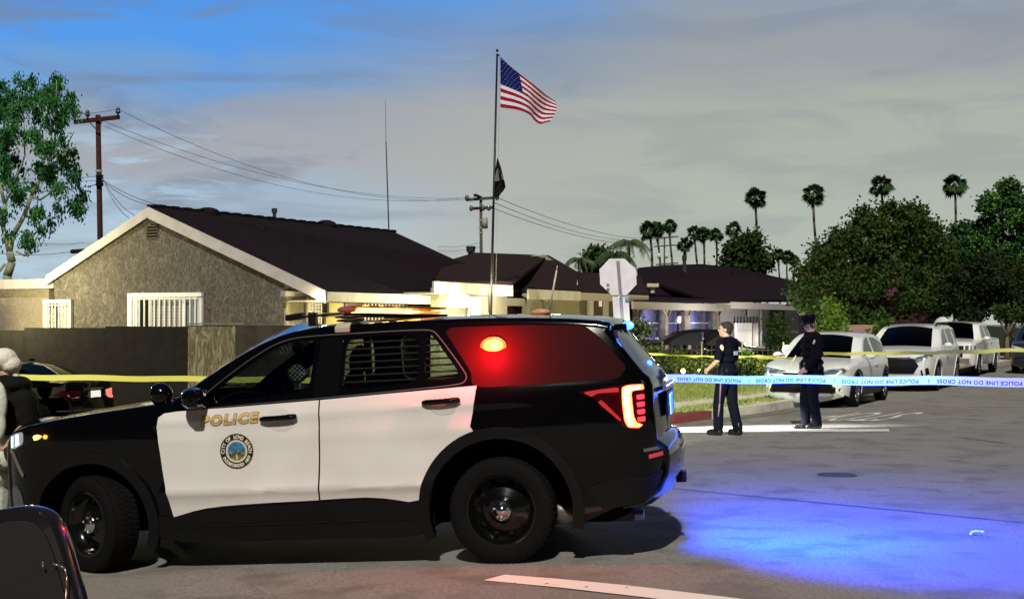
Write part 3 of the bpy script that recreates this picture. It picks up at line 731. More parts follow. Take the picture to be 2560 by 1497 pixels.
# lettering and seal
def decal(v, f, name, m, off, parent, x0, z0, sx_, sz_, shear=0, slope=0):
    bm = bmesh.new(); vs = [bm.verts.new((x0 + x * sx_ + y * sz_ * shear, 0, z0 + y * sz_ + (x * sx_) * slope)) for x, y, _ in v]
    for q in f:
        try: bm.faces.new([vs[i] for i in q])
        except ValueError: pass
    for k in range(16): bmesh.ops.bisect_plane(bm, geom=bm.verts[:] + bm.edges[:] + bm.faces[:], plane_co=(0, 0, z0 - .01 + k * .009), plane_no=(0, 0, 1))
    for p in bm.verts: p.co.y = -(car.w(p.co.x, p.co.z) + .007 + off)
    me = bpy.data.meshes.new(name); bm.to_mesh(me); bm.free(); return link(name, me, m, parent)
v1, f1 = text_mesh('POLICE', 1.0, offset=.070, spacing=1.22); v2, f2 = text_mesh('POLICE', 1.0, offset=.040, spacing=1.22)
wid = max(p[0] for p in v1); k = .425 / wid
gold = mat('gold_lettering', (.66, .45, .12), .4, noise_=(6, (.55, .36, .10), .4, .6, 3)); brown = mat('letter_edge', (.10, .06, .03), .5)
decal(v1, f1, 'lettering_edge', brown, .0022, NF, .878, 1.028, k, .098, .18, .028)
decal(v2, f2, 'lettering', gold, .0034, NF, .878, 1.028, k, .098, .18, .028)
CX0, CZ0, CR = 1.137, .842, .122
def disc(r0, r1, name, m, off, n=56):
    mb = MB(); vs = []
    for k in range(n):
        a = 2 * math.pi * k / n
        for r in (r0, r1): X_, Z_ = CX0 + r * math.cos(a), CZ0 + r * math.sin(a) ; vs.append((X_, -(car.w(X_, Z_) + .006 + off), Z_))
    mb.add(vs, [(2 * k, 2 * k + 1, (2 * k + 3) % (2 * n), (2 * k + 2) % (2 * n)) for k in range(n)]); return mb.build(name, m, NF)
disc(.001, CR + .004, 'seal_rim', gold, .0018); disc(.080, CR, 'seal_ring', mat('seal_black', (.012, .012, .014), .45), .0030)
disc(.070, .080, 'seal_border', mat('seal_cream', (.66, .55, .34), .5), .0032); disc(.001, .070, 'seal_field', mat('seal_cream', ()), .0030)
def arc_text(s, r, a0, a1, h, flip, m, name):
    mb = MB(); n = len(s)
    for i, ch in enumerate(s):
        if ch == ' ': continue
        a = R(a0 + (a1 - a0) * (i + .5) / n); v, f = text_mesh(ch, h, offset=.001, align='CENTER'); rot = a - math.pi / 2 if not flip else a + math.pi / 2; pts = []
        for x, y, _ in v:
            y2 = y - h * .35; px_, pz_ = x * math.cos(rot) - y2 * math.sin(rot), x * math.sin(rot) + y2 * math.cos(rot)
            X_, Z_ = CX0 + r * math.cos(a) + px_, CZ0 + r * math.sin(a) + pz_; pts.append((X_, -(car.w(X_, Z_) + .006 + .0042), Z_))
        mb.add(pts, f)
    mb.build(name, m, NF)
wl = mat('seal_lettering', (.75, .72, .62), .5)
arc_text('CITY OF LONG BEACH', .101, 188, -8, .034, False, wl, 'seal_text'); arc_text('INCORPORATED 1897', .101, 200, 340, .030, True, wl, 'seal_text')
def field(poly, name, m, off): 
    mb = MB(); mb.add([(CX0 + x, -(car.w(CX0 + x, CZ0 + z) + .006 + off), CZ0 + z) for x, z in poly], [tuple(range(len(poly)))]); mb.build(name, m, NF)
field([(.066 * math.cos(R(a)), .066 * math.sin(R(a))) for a in range(-18, 199, 9)], 'seal_sky', mat('seal_blue', (.02, .13, .32), .5, noise_=(40, (.05, .22, .40), .4, .6, 3)), .0036)
field([(-.064, -.02), (-.045, -.004), (-.03, .006), (-.018, -.002), (-.008, .012), (.004, .002), (.018, .016), (.03, .002), (.045, .008), (.064, -.02), (.05, -.044), (.02, -.062), (-.02, -.062), (-.05, -.044)], 'seal_land', mat('seal_land', (.02, .05, .045), .5, noise_=(60, (.30, .24, .10), .45, .6, 3)), .0040)
field([(-.012, -.055), (.0, -.012), (.014, -.055)], 'seal_figure', mat('seal_fig', (.5, .42, .2), .5), .0044)
# wheels
st = R(-30)
for x, r, s_ in ((AF[0], .350, st), (AR[0], .362, 0)):
    for sd_ in (-1, 1):
        wheel(pol, x, sd_ * (HW - .120), r, r, .235, s_, CM)
# headlamp, marker, fog cut, grille
def wrap(poly, off, name, m, parent=None, th=.01, **k): return car.side([(nx_(a) + (.03 if a < -.4 else 0), b) for a, b in poly], off, name, m, parent=parent, thick=th, step=.04, merge=False, **k)
hl = wrap([(-.82, 1.0), (-.74, 1.035), (-.60, 1.062), (-.42, 1.072), (-.22, 1.080), (-.30, 1.045), (-.42, .985), (-.55, .93), (-.70, .895), (-.83, .885)], .004, 'headlamp', CM['trim'], rnd=.1)
for h in hl[:1]:
    wrap([(-.80, .99), (-.72, 1.02), (-.60, 1.035), (-.60, .945), (-.72, .91), (-.80, .905)], .010, 'headlamp_lens', mat('headlamp_face', (.35, .38, .42), .12, .6, emit=(.6, .7, 1), es=.25), h, sides=(-1,), rnd=.15)
    wrap([(-.70, 1.012), (-.66, 1.018), (-.655, .94), (-.70, .925)], .016, 'headlamp_led', CM['drl'], h, sides=(-1,))
    wrap([(-.775, .995), (-.745, 1.003), (-.745, .92), (-.775, .915)], .016, 'headlamp_led', CM['drl'], h, sides=(-1,))
    wrap([(-.475, 1.000), (-.40, 1.012), (-.365, .998), (-.40, .978), (-.46, .970)], .014, 'side_marker', CM['amber'], h, sides=(-1,), rnd=.2)
wrap([(-.84, .88), (-.77, .87), (-.68, .76), (-.62, .70), (-.60, .72), (-.66, .79), (-.74, .89), (-.83, .91)], .012, 'fascia_blade', mat('fascia_bright', (.30, .30, .28), .25, .7))
wrap([(-.84, .60), (-.72, .64), (-.66, .58), (-.62, .42), (-.70, .38), (-.84, .40)], .006, 'fog_bezel', mat('fog_bezel', (.22, .24, .26), .2, .8), rnd=.12)
mb = MB(); 
for k in range(7): mb.cbox(-.905, -.885, -.45, .45, .52 + .065 * k, .55 + .065 * k)
mb.build('grille', CM['plast'], pol)
wrap([(.33, .985), (.42, 1.005), (.52, 1.005), (.50, .975), (.40, .965)], .006, 'fender_badge', CM['trim'], sides=(-1,), rnd=.2)
# tail lamp
tl = wrap([(3.56, 1.150), (3.80, 1.178), (3.98, 1.190), (4.05, 1.185), (4.05, .915), (4.00, .885), (3.90, .895), (3.86, .93), (3.80, .985), (3.72, 1.06), (3.66, 1.115)], .006, 'tail_lamp', CM['redlens'], rnd=.06)
T0 = tl[0]
def lamp_poly(p, off, m, nm): wrap(p, off, nm, m, T0, sides=(-1,), rnd=.12)
lamp_poly([(3.885, 1.165), (3.93, 1.18), (4.045, 1.180), (4.05, 1.145), (3.965, 1.14), (3.955, 1.12), (3.965, .97), (3.985, .925), (4.03, .905), (4.0, .888), (3.92, .895), (3.895, .94), (3.885, 1.05)], .012, CM['tail'], 'lit_element')
lamp_poly([(3.905, 1.155), (3.945, 1.165), (4.02, 1.166), (4.02, 1.152), (3.945, 1.145), (3.935, 1.12), (3.94, .96), (3.955, .915), (3.93, .912), (3.915, .95), (3.905, 1.05)], .016, CM['tailc'], 'lit_core')
lamp_poly([(3.60, 1.148), (3.86, 1.170), (3.865, 1.135), (3.70, 1.135), (3.66, 1.112)], .010, mat('red_lens_glow', (.4, .02, .02), .3, emit=(1, .03, .04), es=.12), 'upper_red_strip')
lamp_poly([(3.70, 1.075), (3.73, 1.09), (3.87, .955), (3.865, .935)], .010, mat('red_lens_glow', ()), 'lower_red_strip')
for k, z in enumerate((1.11, 1.06, 1.01, .96)): lamp_poly([(3.99, z), (4.05, z + .004), (4.05, z - .03), (3.995, z - .033)], .012, mat('red_lens_dim', (.5, .03, .05), .3, emit=(1, .08, .12), es=.8), 'reverse_bar')
# rear: plate, badge, chrome strip, hitch, exhaust
mb = MB(); mb.cbox(4.13, 4.145, -.40, .40, .93, 1.10); mb.build('plate_recess', CM['plast'], pol)
plate(pol, (4.145, 0, 1.0), (1, 0, 0))
mb = MB(); mb.cbox(4.115, 4.15, -.50, .55, 1.115, 1.150); mb.build('tailgate_strip', CM['chrome'], pol, bevel=.006)
wrap([(4.03, 1.206), (4.075, 1.206), (4.075, 1.180), (4.03, 1.180)], .004, 'tailgate_badge', CM['alloy'], sides=(-1,))
wrap([(3.70, .335), (4.02, .40), (4.18, .50), (4.19, .60), (4.05, .56), (3.75, .55), (3.60, .50)], .010, 'bumper_valance', CM['plast'])
wrap([(4.02, .742), (4.19, .756), (4.20, .732), (4.03, .72)], .008, 'bumper_edge', mat('bumper_bright', (.5, .47, .40), .2, .9), sides=(-1, 1))
wrap([(4.06, .70), (4.17, .712), (4.17, .685), (4.06, .672)], .010, 'rear_reflector', mat('reflector_red', (.55, .05, .06), .25, emit=(1, .1, .1), es=.15))
mb = MB(); mb.cbox(4.10, 4.23, -.05, .05, .42, .50); mb.build('tow_hitch', CM['plast'], pol, bevel=.008)
mb = MB(); mb.tube((3.25, -.60, .30), (3.95, -.62, .27), .038, .038, 14); mb.tube((3.2, -.58, .31), (3.55, -.6, .30), .09, .09, 14); mb.build('exhaust_pipe', mat('exhaust_steel', (.25, .22, .20), .35, .8), pol, smooth=True)
# mirrors
for sd_ in (-1, 1):
    mb = MB(); mb.cbox(.85, .93, sd_ * 1.04 - .10, sd_ * 1.04 + .10, 1.165, 1.295); mb.ell((.86, sd_ * 1.04, 1.23), (.085, .115, .080), 14, 8); mb.tube((.90, sd_ * .90, 1.16), (.89, sd_ * 1.0, 1.19), .035, .04, 10)
    me = solid_blob(mb, .014, 4); link('door_mirror', me, CM['trim'], pol, True)
# spot lamps on the screen pillars
def spot(c, aim, led=False, arm=None):
    aim = Vector(aim).normalized(); c = Vector(c); mb = MB()
    mb.lathe(c, aim, [(.001, -.085), (.035, -.08), (.065, -.055), (.082, -.015), (.085, .02), (.080, .03)], 28)
    o = mb.build('spot_lamp', CM['trim'], pol, smooth=True)
    mb = MB(); mb.lathe(c, aim, [(.080, .028), (.001, .034)], 28); mb.build('lens', mat('spot_lens', (.28, .32, .30), .12, .9), o)
    if led:
        mb = MB()
        for i in range(-2, 3):
            for j in range(-2, 3):
                if i * i + j * j > 5: continue
                a = aim.orthogonal().normalized(); b = aim.cross(a); mb.ell(c + aim * .036 + a * i * .026 + b * j * .026, (.010, .010, .010), 8, 5)
        mb.build('led_cell', mat('led_cell', (.6, .65, .6), .2, .5), o)
    mb = MB(); mb.path([c - aim * .04, c + Vector((.08, 0, -.03)), Vector(arm)], .012, 8); mb.build('arm', CM['trim'], o)
spot((.545, -.86, 1.262), (-.80, .35, -.05), arm=(.76, -.82, 1.20))
spot((1.02, .78, 1.335), (.30, -.95, -.05), True, arm=(1.0, .84, 1.25))
# wiper cowl and lower screen edge
mb = MB(); mb.path([(.62, -.5, 1.255), (.70, 0, 1.285), (.62, .6, 1.27)], .010, 6); mb.build('wiper', CM['plast'], pol)
# ---------------------------------------------------------------- cabin
mb = MB(); mb.cbox(.80, 1.18, -.74, .74, .85, 1.16); mb.ell((.98, -.36, 1.15), (.20, .26, .09), 14, 8); mb.build('dashboard', CM['seat'], pol, bevel=.02)
def seat(x, y, name='seat', head=True):
    mb = MB(); mb.ell((x, y, .72), (.28, .25, .12), 14, 8); Rm = Matrix.Rotation(R(-16), 3, 'Y').inverted()
    mb.ell((x + .27, y, 1.03), (.10, .25, .36), 14, 10, Matrix.Rotation(R(14), 3, 'Y'))
    if head: mb.ell((x + .37, y, 1.43), (.065, .14, .115), 14, 8, Matrix.Rotation(R(10), 3, 'Y')); mb.tube((x + .34, y, 1.25), (x + .36, y, 1.42), .05, .04, 8)
    o = mb.build(name, CM['seat'], pol, smooth=True)
seat(1.52, -.38); seat(1.52, .38)
mb = MB(); mb.cbox(2.35, 2.60, -.66, .66, .62, 1.22); mb.cbox(2.0, 2.5, -.66, .66, .55, .80); mb.build('rear_bench', CM['seat'], pol, bevel=.04)
# round head of the near seat showing in the rear window, cage frame and bars
mb = MB(); mb.lathe((1.28, -.37, 1.16), Vector((.9, 0, .42)), [(.185, -.012), (.192, 0), (.185, .012), (.172, 0), (.185, -.012)], 32); mb.tube((1.28, -.37, 1.16), (1.12, -.37, 1.08), .04, .05, 10)
for a in (90, 210, 330):
    ax0 = Vector((.9, 0, .42)).normalized(); u = Vector((0, 1, 0)); w_ = ax0.cross(u); mb.tube((1.28, -.37, 1.16), Vector((1.28, -.37, 1.16)) + (u * math.cos(R(a)) + w_ * math.sin(R(a))) * .18, .018, .014, 8)
mb.build('steering_wheel', CM['black'], pol, smooth=True)
mb = MB(); mb.box((1.44, -.16, 1.06), (.02, -.26, 0), (.012, .01, .19), (.015, 0, 0)); lap = mb.build('laptop', CM['black'], pol)
mb = MB(); mb.box((1.46, -.40, 1.10), (.20, -.10, 0), (.02, 0, .09), (0, .004, 0)); mb.build('screen', mat('laptop_screen', (.2, .3, .4), .3, emit=(.55, .85, 1.0), es=1.6), lap)
mb = MB()
mb.cbox(1.84, 1.87, -.70, .70, .9, 1.24); mb.cbox(1.84, 1.87, -.05, .05, 1.2, 1.62)
mb.build('partition', CM['black'], pol)
mb = MB()
for k in range(7):
    z = 1.285 + .046 * k; x0, x1 = 1.90 + .004 * k, min(2.76 - .0, 2.79 - (z - 1.28) * .76)
    pts = [(x0 + (x1 - x0) * t / 5, -(car.w(x0 + (x1 - x0) * t / 5, z) - .045), z) for t in range(6)]; mb.path(pts, .0065, 6)
for x in (2.475,): mb.path([(x, -(car.w(x, z) - .035), z) for z in (1.24, 1.4, 1.6)], .012, 6)
mb.build('window_bars', mat('bar_metal', (.10, .085, .07), .45, .3), pol)
mb = MB(); mb.ell((1.30, .0, 1.545), (.03, .12, .045), 14, 8); mb.tube((1.27, 0, 1.60), (1.30, 0, 1.55), .012); mb.build('inside_mirror', CM['black'], pol, smooth=True)
mb = MB(); mb.cbox(2.9, 3.75, -.66, .66, .62, 1.23); mb.build('cargo_box', CM['black'], pol)
# ---------------------------------------------------------------- V shaped light bar, roof gear
LBZ = 1.772
bar = MB(); 
apex = Vector((2.42, .0, LBZ - .025)); tipn = Vector((1.90, -.60, LBZ + .01)); tipf = Vector((1.90, .66, LBZ))
def wing(mb, a, b, w_, z0, z1, o=0):
    d = (b - a).normalized(); n = UP.cross(d).normalized()
    mb.box(a - n * w_ / 2 + UP * z0, (b - a), n * w_, UP * (z1 - z0))
for b_ in (tipn, tipf): wing(bar, apex, b_, .17, -.030, -.005)
lb = bar.build('light_bar', CM['plast'], pol, bevel=.008)
bar = MB(); wing(bar, apex, tipn, .15, .032, .048); wing(bar, apex, tipf, .15, .032, .048); bar.build('bar_cap', mat('amber_cap', (.20, .07, .02), .25, 0, .5), lb, bevel=.006)
dn_ = (tipn - apex); 
for b_, ra in ((tipn, 1), (tipf, 0)):
    d = (b_ - apex); n = UP.cross(d.normalized()); 
    for k in range(5):
        mb = MB(); a = apex + d * (.10 + .175 * k); sgn = -1 if ra else 1
        mb.box(a + n * .068 * sgn * (1 if ra else -1) * (-1) + UP * -.003, d * .14, n * .008, UP * .034) if False else mb.box(a - n * .070 + UP * .002, d * .13, n * .140, UP * .016)
        if ra and k:
            for g_ in (.02, .065, .11): mb.ell(a + d * g_ - n * .055 + UP * (.016 + .006 * ((k * 3 + int(g_ * 50)) % 2)), (.028, .055, .026 + .006 * (k % 2)), 10, 6)
        mb.build('light_module', (mat('amber_module_lit', (1, .5, .1), .3, emit=(1, .52, .10), es=7) if k > 0 else mat('amber_module_dim', (.5, .2, .04), .3, emit=(1, .35, .05), es=1.0)) if ra else mat('amber_module_dim', (.5, .2, .04), .3, emit=(1, .35, .05), es=1.0), lb)
mb = MB(); mb.ell(tipn + Vector((-.02, .02, .022)), (.075, .085, .026), 16, 8); mb.build('red_dome', mat('red_dome', (.16, .05, .04), .15, 0, .5, emit=(1, .2, .15), es=.12), lb, smooth=True)
mb = MB()
for k in range(3): mb.ell(tipn + Vector((.0, .02, -.03 - .026 * k)), (.12 - .012 * k, .10, .013), 16, 6)
mb.build('bar_foot', mat('foot_dark', (.03, .02, .015), .4), lb, smooth=True)
mb = MB(); mb.box((1.83, -.745, 1.625), (.11, 0, 0), (0, .07, .035), (0, -.012, .05)); mb.build('bar_bracket', mat('bracket_cream', (.45, .43, .33), .5), lb, bevel=.006)
# plate-reading camera on a stalk ahead of the bar
mb = MB(); mb.box((1.35, -.42, 1.748), (.14, -.02, .012), (0, .10, 0), (0, 0, .045)); cam_ = mb.build('roof_camera', CM['plast'], pol, bevel=.006)
mb = MB(); mb.cbox(1.52, 1.58, -.40, -.34, 1.70, 1.80); mb.path([(1.49, -.38, 1.775), (1.85, -.30, 1.787)], .010, 8); mb.cbox(1.62, 1.67, -.39, -.35, 1.765, 1.79); mb.build('bracket', CM['plast'], cam_, bevel=.004)
mb = MB()
for k in range(2): mb.ell((1.535 + .03 * k, -.405, 1.793), (.013, .01, .012), 8, 6)
mb.build('bolt', CM['chrome'], cam_)
# roof antenna
mb = MB(); mb.ell((3.23, -.15, 1.715), (.075, .035, .028), 16, 8); an = mb.build('antenna_base', mat('antenna_amber_lit', (.55, .28, .12), .4), pol, smooth=True)  # amber glow of the light bar put into the base colour
mb = MB(); mb.tube((3.30, -.15, 1.735), (3.365, -.14, 2.02), .0085, .006, 8); mb.tube((3.365, -.14, 2.02), (3.372, -.14, 2.055), .004, .003, 6); mb.build('antenna', mat('antenna_whip', (.62, .55, .42), .35), an, smooth=True)
mb = MB(); mb.tube((2.80, .1, 1.73), (2.795, .1, 1.90), .008, .005, 8); mb.build('antenna', mat('antenna_whip', ()), pol, smooth=True)
# blue lamps under the spoiler, wiper pivot lamp
bl = mat('blue_lamp_lit', (.05, .15, .9), .25, emit=(.02, .12, 1), es=12); blw = mat('blue_lamp_core', (.4, .6, 1), .2, emit=(.15, .4, 1), es=14)
mb = MB(); mb.cbox(3.74, 3.90, -.60, -.40, 1.555, 1.60); sl = mb.build('rear_lamp_bar', CM['trim'], pol, bevel=.008)
mb = MB(); mb.ell((3.90, -.50, 1.585), (.042, .075, .030), 16, 10); mb.build('blue_lamp', bl, sl, smooth=True)
mb = MB(); mb.ell((3.915, -.535, 1.590), (.022, .03, .016), 12, 8); mb.build('lamp_core', blw, sl, smooth=True)
mb = MB(); mb.ell((3.735, -.665, 1.60), (.028, .02, .026), 12, 8); mb.build('blue_lamp', bl, sl, smooth=True)
mb = MB(); mb.ell((4.02, -.30, 1.305), (.022, .022, .022), 12, 8); mb.tube((4.02, -.30, 1.30), (3.97, -.28, 1.32), .02, .012, 8); mb.build('wiper_pivot', bl, pol, smooth=True)
# red warning lamp behind the rear quarter glass
qx, qz = 2.985, 1.488
QY = -(car.w(qx, qz)); mb = MB(); mb.ell((qx, QY - .006, qz), (.072, .012, .050), 24, 12); mb.build('red_warning_lamp', mat('warning_core', (1, .8, .1), .3, emit=(1, .80, .03), es=1.6), pol, smooth=True)
mb = MB(); mb.ell((qx, QY - .002, qz), (.092, .010, .066), 24, 12); mb.build('warning_lamp_rim', mat('warning_rim', (1, .2, .05), .3, emit=(1, .16, .02), es=1.5), pol, smooth=True)
def plight(name, loc, col, power, rad=.03, parent=pol):
    d = bpy.data.lights.new(name, 'POINT'); d.color = col; d.energy = power; d.shadow_soft_size = rad
    o = bpy.data.objects.new(name, d); C.objects.link(o); o.parent = parent; o.location = loc; return o
plight('red_warning_light', (qx, QY - .17, qz), (1, .012, .035), 58, .03)
plight('tail_light', (4.0, -.98, 1.04), (1, .03, .02), 1.2, .04)
plight('marker_light', (-.44, -1.02, 1.0), (1, .33, .03), 1.3, .02)
for k in range(4):
    a = apex + dn_ * (.17 + .175 * k); plight('amber_light', (a.x - .05, a.y - .09, LBZ + .10), (1, .42, .05), 2.0, .03)
plight('blue_light', (4.0, -.56, 1.60), (.01, .10, 1), 5, .03)
def spotl(name, loc, tgt, col, power, ang, blend, rad=.05):
    d = bpy.data.lights.new(name, 'SPOT'); d.color = col; d.energy = power; d.spot_size = R(ang); d.spot_blend = blend; d.shadow_soft_size = rad
    o = bpy.data.objects.new(name, d); C.objects.link(o); o.location = loc; o.rotation_euler = (Vector(tgt) - Vector(loc)).to_track_quat('-Z', 'Y').to_euler(); return o
MW = mw(pol)
bp = MW @ Vector((4.16, -.50, 1.60))
spotl('blue_flood', bp, (bp.x + 1.25, bp.y + 1.85, 0), (.0, .055, 1), 5000, 104, 1.0, .22)
spotl('blue_flood', bp, (bp.x + 2.0, bp.y - .1, 0), (.0, .05, 1), 4000, 74, 1.0, .22)
ap = MW @ Vector((2.2, .72, 1.86))
spotl('alley_beam', ap, (4.2, 27.0, .1), (.92, 1, .72), 9000, 20, .7, .04)
spotl('road_beam', (-2.4, 20.2, 1.7), (3.4, 21.75, .0), (.95, 1, .92), 42000, 12, .7, .05)
# ================================================================ houses, walls
ST1 = stucco('stucco_grey', (.060, .052, .042), (.20, .182, .152), 11, (1, 1, .55), .6)
ST_L = stucco('stucco_tan', (.24, .20, .15), (.34, .29, .22), 9)
DARKW = mat('dark_block', (.017, .015, .013), .9, noise_=(5, (.021, .019, .016), .4, .6, 6), bump=(25, .3, .01))
VINE = stucco('dry_vine_wall', (.030, .026, .018), (.50, .44, .26), 5, (1.6, 1.6, .45), 1.0)
SHING = mat('roof_shingle', (.008, .0055, .0075), .95, noise_=(14, (.018, .012, .014), .35, .65, 5), bump=(22, .8, .03))
SHING2 = mat('roof_shingle_brown', (.020, .011, .010), .95, noise_=(10, (.034, .020, .017), .35, .65, 5), bump=(18, .8, .03))
SHING3 = mat('roof_shingle_dark', (.010, .0055, .0085), .95, noise_=(10, (.017, .010, .014), .35, .65, 5), bump=(18, .7, .03))
FASC = mat('fascia_paint', (.46, .42, .42), .6, noise_=(3, (.40, .365, .36), .4, .6, 5)); FASC2 = mat('fascia_cream', (.58, .55, .42), .6, noise_=(3, (.48, .45, .34), .4, .6, 5))
WHT = mat('white_trim', (.75, .74, .70), .5); DARKG = mat('dark_window', (.02, .022, .026), .12, 0, .3)
CREAM = stucco('cream_stucco', (.36, .34, .24), (.46, .43, .31), 12)
def wpt(px, py, p0, n, off=0): return onplane(px, py, p0 + n * off, n)
class Face:
    """a vertical wall plane: pixel corners of the photograph read onto it, offset o towards the viewer"""
    def __init__(s, p0, n): s.p0, s.n = p0, n.normalized()
    def pt(s, px, py, o=0): return onplane(px, py, s.p0 + s.n * o, s.n)
    def poly(s, mb, pts, o=0, th=.1): mb.prism([s.pt(x, y, o) for x, y in pts], -s.n * th)
    def rect(s, mb, x0, y0, x1, y1, o=0, th=.1, z=None):
        """upright rectangle: true vertical edges, level top and bottom at the left edge's heights"""
        a = s.pt(x0, y0, o); b = s.pt(x0, y1, o); c = s.pt(x1, y0, o)
        e = Vector((c.x - a.x, c.y - a.y, 0)); mb.box(b, e, UP * (a.z - b.z), -s.n * th)
pk = P(375, 518, 30.0)
GAB = Face(pk, -DV)                     # gable wall plane, faces the main street
R1 = onplane(985, 582, pk, PV)          # ridge end, same ridge line
E0 = GAB.pt(818, 727); EL = GAB.pt(118, 690); LEN = (R1 - pk).dot(DV)
# gable wall outline sits .35 behind the barge boards
def gp(px, py, o=-.05): return GAB.pt(px, py, o)
house = empty('stucco_house', (pk.x, pk.y, gz(pk.x)), 0, 'grey textured stucco house with front gable, barred white windows and dark shingle roof', 'house')
C0 = gp(711, 700); cL = gp(136, 700)
GW = Face(pk + DV * .05, -DV)
base = -.9
mb = MB(); apx = gp(378, 536); a_ = gp(711, 700); l_ = gp(136, 692)
mb.prism([Vector((l_.x, l_.y, base)), Vector((a_.x, a_.y, base)), Vector((a_.x, a_.y, a_.z)), apx, Vector((l_.x, l_.y, l_.z))], DV * .25)
mb.build('wall', ST1, house, world=True)
SW = Face(Vector((a_.x, a_.y, 0)), PV)  # side wall, faces the side street
mb = MB(); mb.box(Vector((a_.x, a_.y, base)) + DV * .25, DV * (LEN - .3), -PV * .2, UP * (a_.z - base + .0)); mb.build('side_wall', ST_L, house, world=True)
mb = MB(); mb.box(Vector((l_.x, l_.y, base)) + DV * .25, DV * (LEN - .3), PV * .2, UP * (l_.z - base)); mb.build('side_wall', ST1, house, world=True)
# roof: two slopes, far end hipped
def slab(pts, m, name, par, th=.10):
    mb = MB(); n = Vector(); pts = [Vector(p) for p in pts]
    n = (pts[1] - pts[0]).cross(pts[2] - pts[0]).normalized()
    if n.z < 0: n = -n
    mb.prism(pts, -n * th); return mb.build(name, m, par, world=True)
EF = E0 + DV * (LEN + 2.0); rl = Vector((EL.x, EL.y, EL.z)); RB = rl + DV * (LEN + 2)
hip = GAB.pt(1130, 645)  # silhouette of the far hip
hd = onplane(1135, 648, Vector((E0.x, E0.y, 0)) - PV * 1.9, PV)
slab([pk + UP * .03, E0, E0 + DV * (LEN + 1.2), hd, R1 + UP * .03], SHING, 'roof', house)
slab([pk + UP * .03, rl, RB, R1 + UP * .03], SHING, 'roof', house)
slab([R1 + UP * .02, hd, E0 + DV * (LEN + 1.2), RB], SHING, 'roof', house)
rf = [c for c in house.children if c.name.startswith('roof')][0]
# ridge tiles give the uneven edge; vents and flue
mb = MB(); n = 46
for k in range(n):
    p = pk + (R1 - pk) * (k / n) + UP * .035; mb.box(p - PV * .09 - UP * .03, DV * (LEN / n * .95), PV * .18, UP * (.055 + .015 * (k % 2)))
mb.build('ridge_cap', SHING, rf, world=True)
for px, py in ((520, 532), (815, 562)):
    c = onplane(px, py, pk, PV); mb = MB(); mb.ell(c - UP * .03, (.30, .30, .16), 14, 8); mb.build('roof_vent', SHING, rf, True, world=True)
c = onplane(686, 548, pk, PV); mb = MB(); mb.tube(c - UP * .3, c + UP * .22, .045, .045, 10); mb.tube(c + UP * .16, c + UP * .27, .07, .07, 10); mb.build('flue_pipe', mat('flue', (.02, .02, .02), .6), rf, world=True)
# barge boards, eave fascia
def board(a, b, h, th, m, name, par, n):
    mb = MB(); mb.prism([a, b, b - UP * h, a - UP * h], n * th); mb.build(name, m, par, world=True)
board(pk - DV * .02, E0 - DV * .02, .25, .05, FASC, 'barge_board', house, -DV); board(EL - DV * .02, pk - DV * .02, .22, .05, FASC, 'barge_board', house, -DV)
board(E0 + UP * -.02, E0 + DV * 9.0 - UP * .02, .20, .05, FASC2, 'fascia', house, PV)
mb = MB(); mb.box(E0 - UP * .22, DV * 9.0, -PV * ((E0 - a_).dot(PV)), UP * .03); mb.build('soffit', FASC2, house, world=True)
# gable vent
mb = MB(); GW.rect(mb, 367, 566, 392, 597, .01, .06); v_ = mb.build('gable_vent', mat('vent_dark', (.01, .01, .01), .8), house, world=True)
mb = MB()
for k in range(5): GW.rect(mb, 365, 564 + 7.4 * k, 394, 567 + 7.4 * k, .03, .03)
mb.build('slat', mat('vent_slat', (.09, .08, .065), .7), v_, world=True)
def barred(face, par, x0, y0, x1, y1, nb, blinds, o=.0, fw=9, split=None, m=None):
    m = m or WHT
    mb = MB(); face.rect(mb, x0 + fw, y0 + fw, x1 - fw, y1, o + .02, .03); w_ = mb.build('window', DARKG, par, world=True)
    mb = MB(); face.rect(mb, x0, y0, x1, y0 + fw, o + .09, .07); face.rect(mb, x0, y0 + fw + .3, x0 + fw, y1, o + .09, .07); face.rect(mb, x1 - fw, y0 + fw + .3, x1, y1, o + .09, .07)
    mb.build('frame', m, w_, world=True)
    if blinds:
        mb = MB(); bx0, bx1 = blinds; k = y0 + fw + 2
        while k < y1: face.rect(mb, bx0, k, bx1, k + 2.3, o + .035, .01); k += 3.6
        mb.build('blinds', mat('blind_slats', (.6, .6, .56), .6), w_, world=True)
    mb = MB()
    for i in range(nb):
        x = x0 + fw + (x1 - x0 - 2 * fw) * (i + .5) / nb; face.rect(mb, x - 1.3, y0 + fw - 1, x + 1.3, y1, o + .13, .02)
    face.rect(mb, x0 + fw, y0 + fw + 4, x1 - fw, y0 + fw + 6.5, o + .135, .02)
    mb.build('bars', m, w_, world=True)
    return w_
wn = barred(GW, house, 318, 733, 503, 850, 13, (372, 458), fw=10)
mb = MB(); GW.rect(mb, 330, 745, 343, 850, .06, .02); GW.rect(mb, 372, 745, 378, 850, .06, .02); GW.rect(mb, 455, 745, 462, 850, .06, .02); GW.rect(mb, 330, 742, 493, 747, .065, .02); mb.build('sash', WHT, wn, world=True)
mb = MB(); GW.rect(mb, 464, 748, 492, 850, .03, .01); mb.build('blinds', mat('blind_dim', (.22, .25, .28), .6), wn, world=True)
w2 = barred(GW, house, 107, 749, 176, 850, 6, None, fw=9, m=mat('trim_cream', (.60, .55, .45), .6))
mb = MB(); GW.rect(mb, 148, 758, 168, 850, .035, .01); GW.rect(mb, 122, 770, 140, 850, .035, .01); mb.build('curtain', mat('curtain', (.5, .5, .5), .8, noise_=(25, (.15, .15, .17), .45, .55, 3)), w2, world=True)
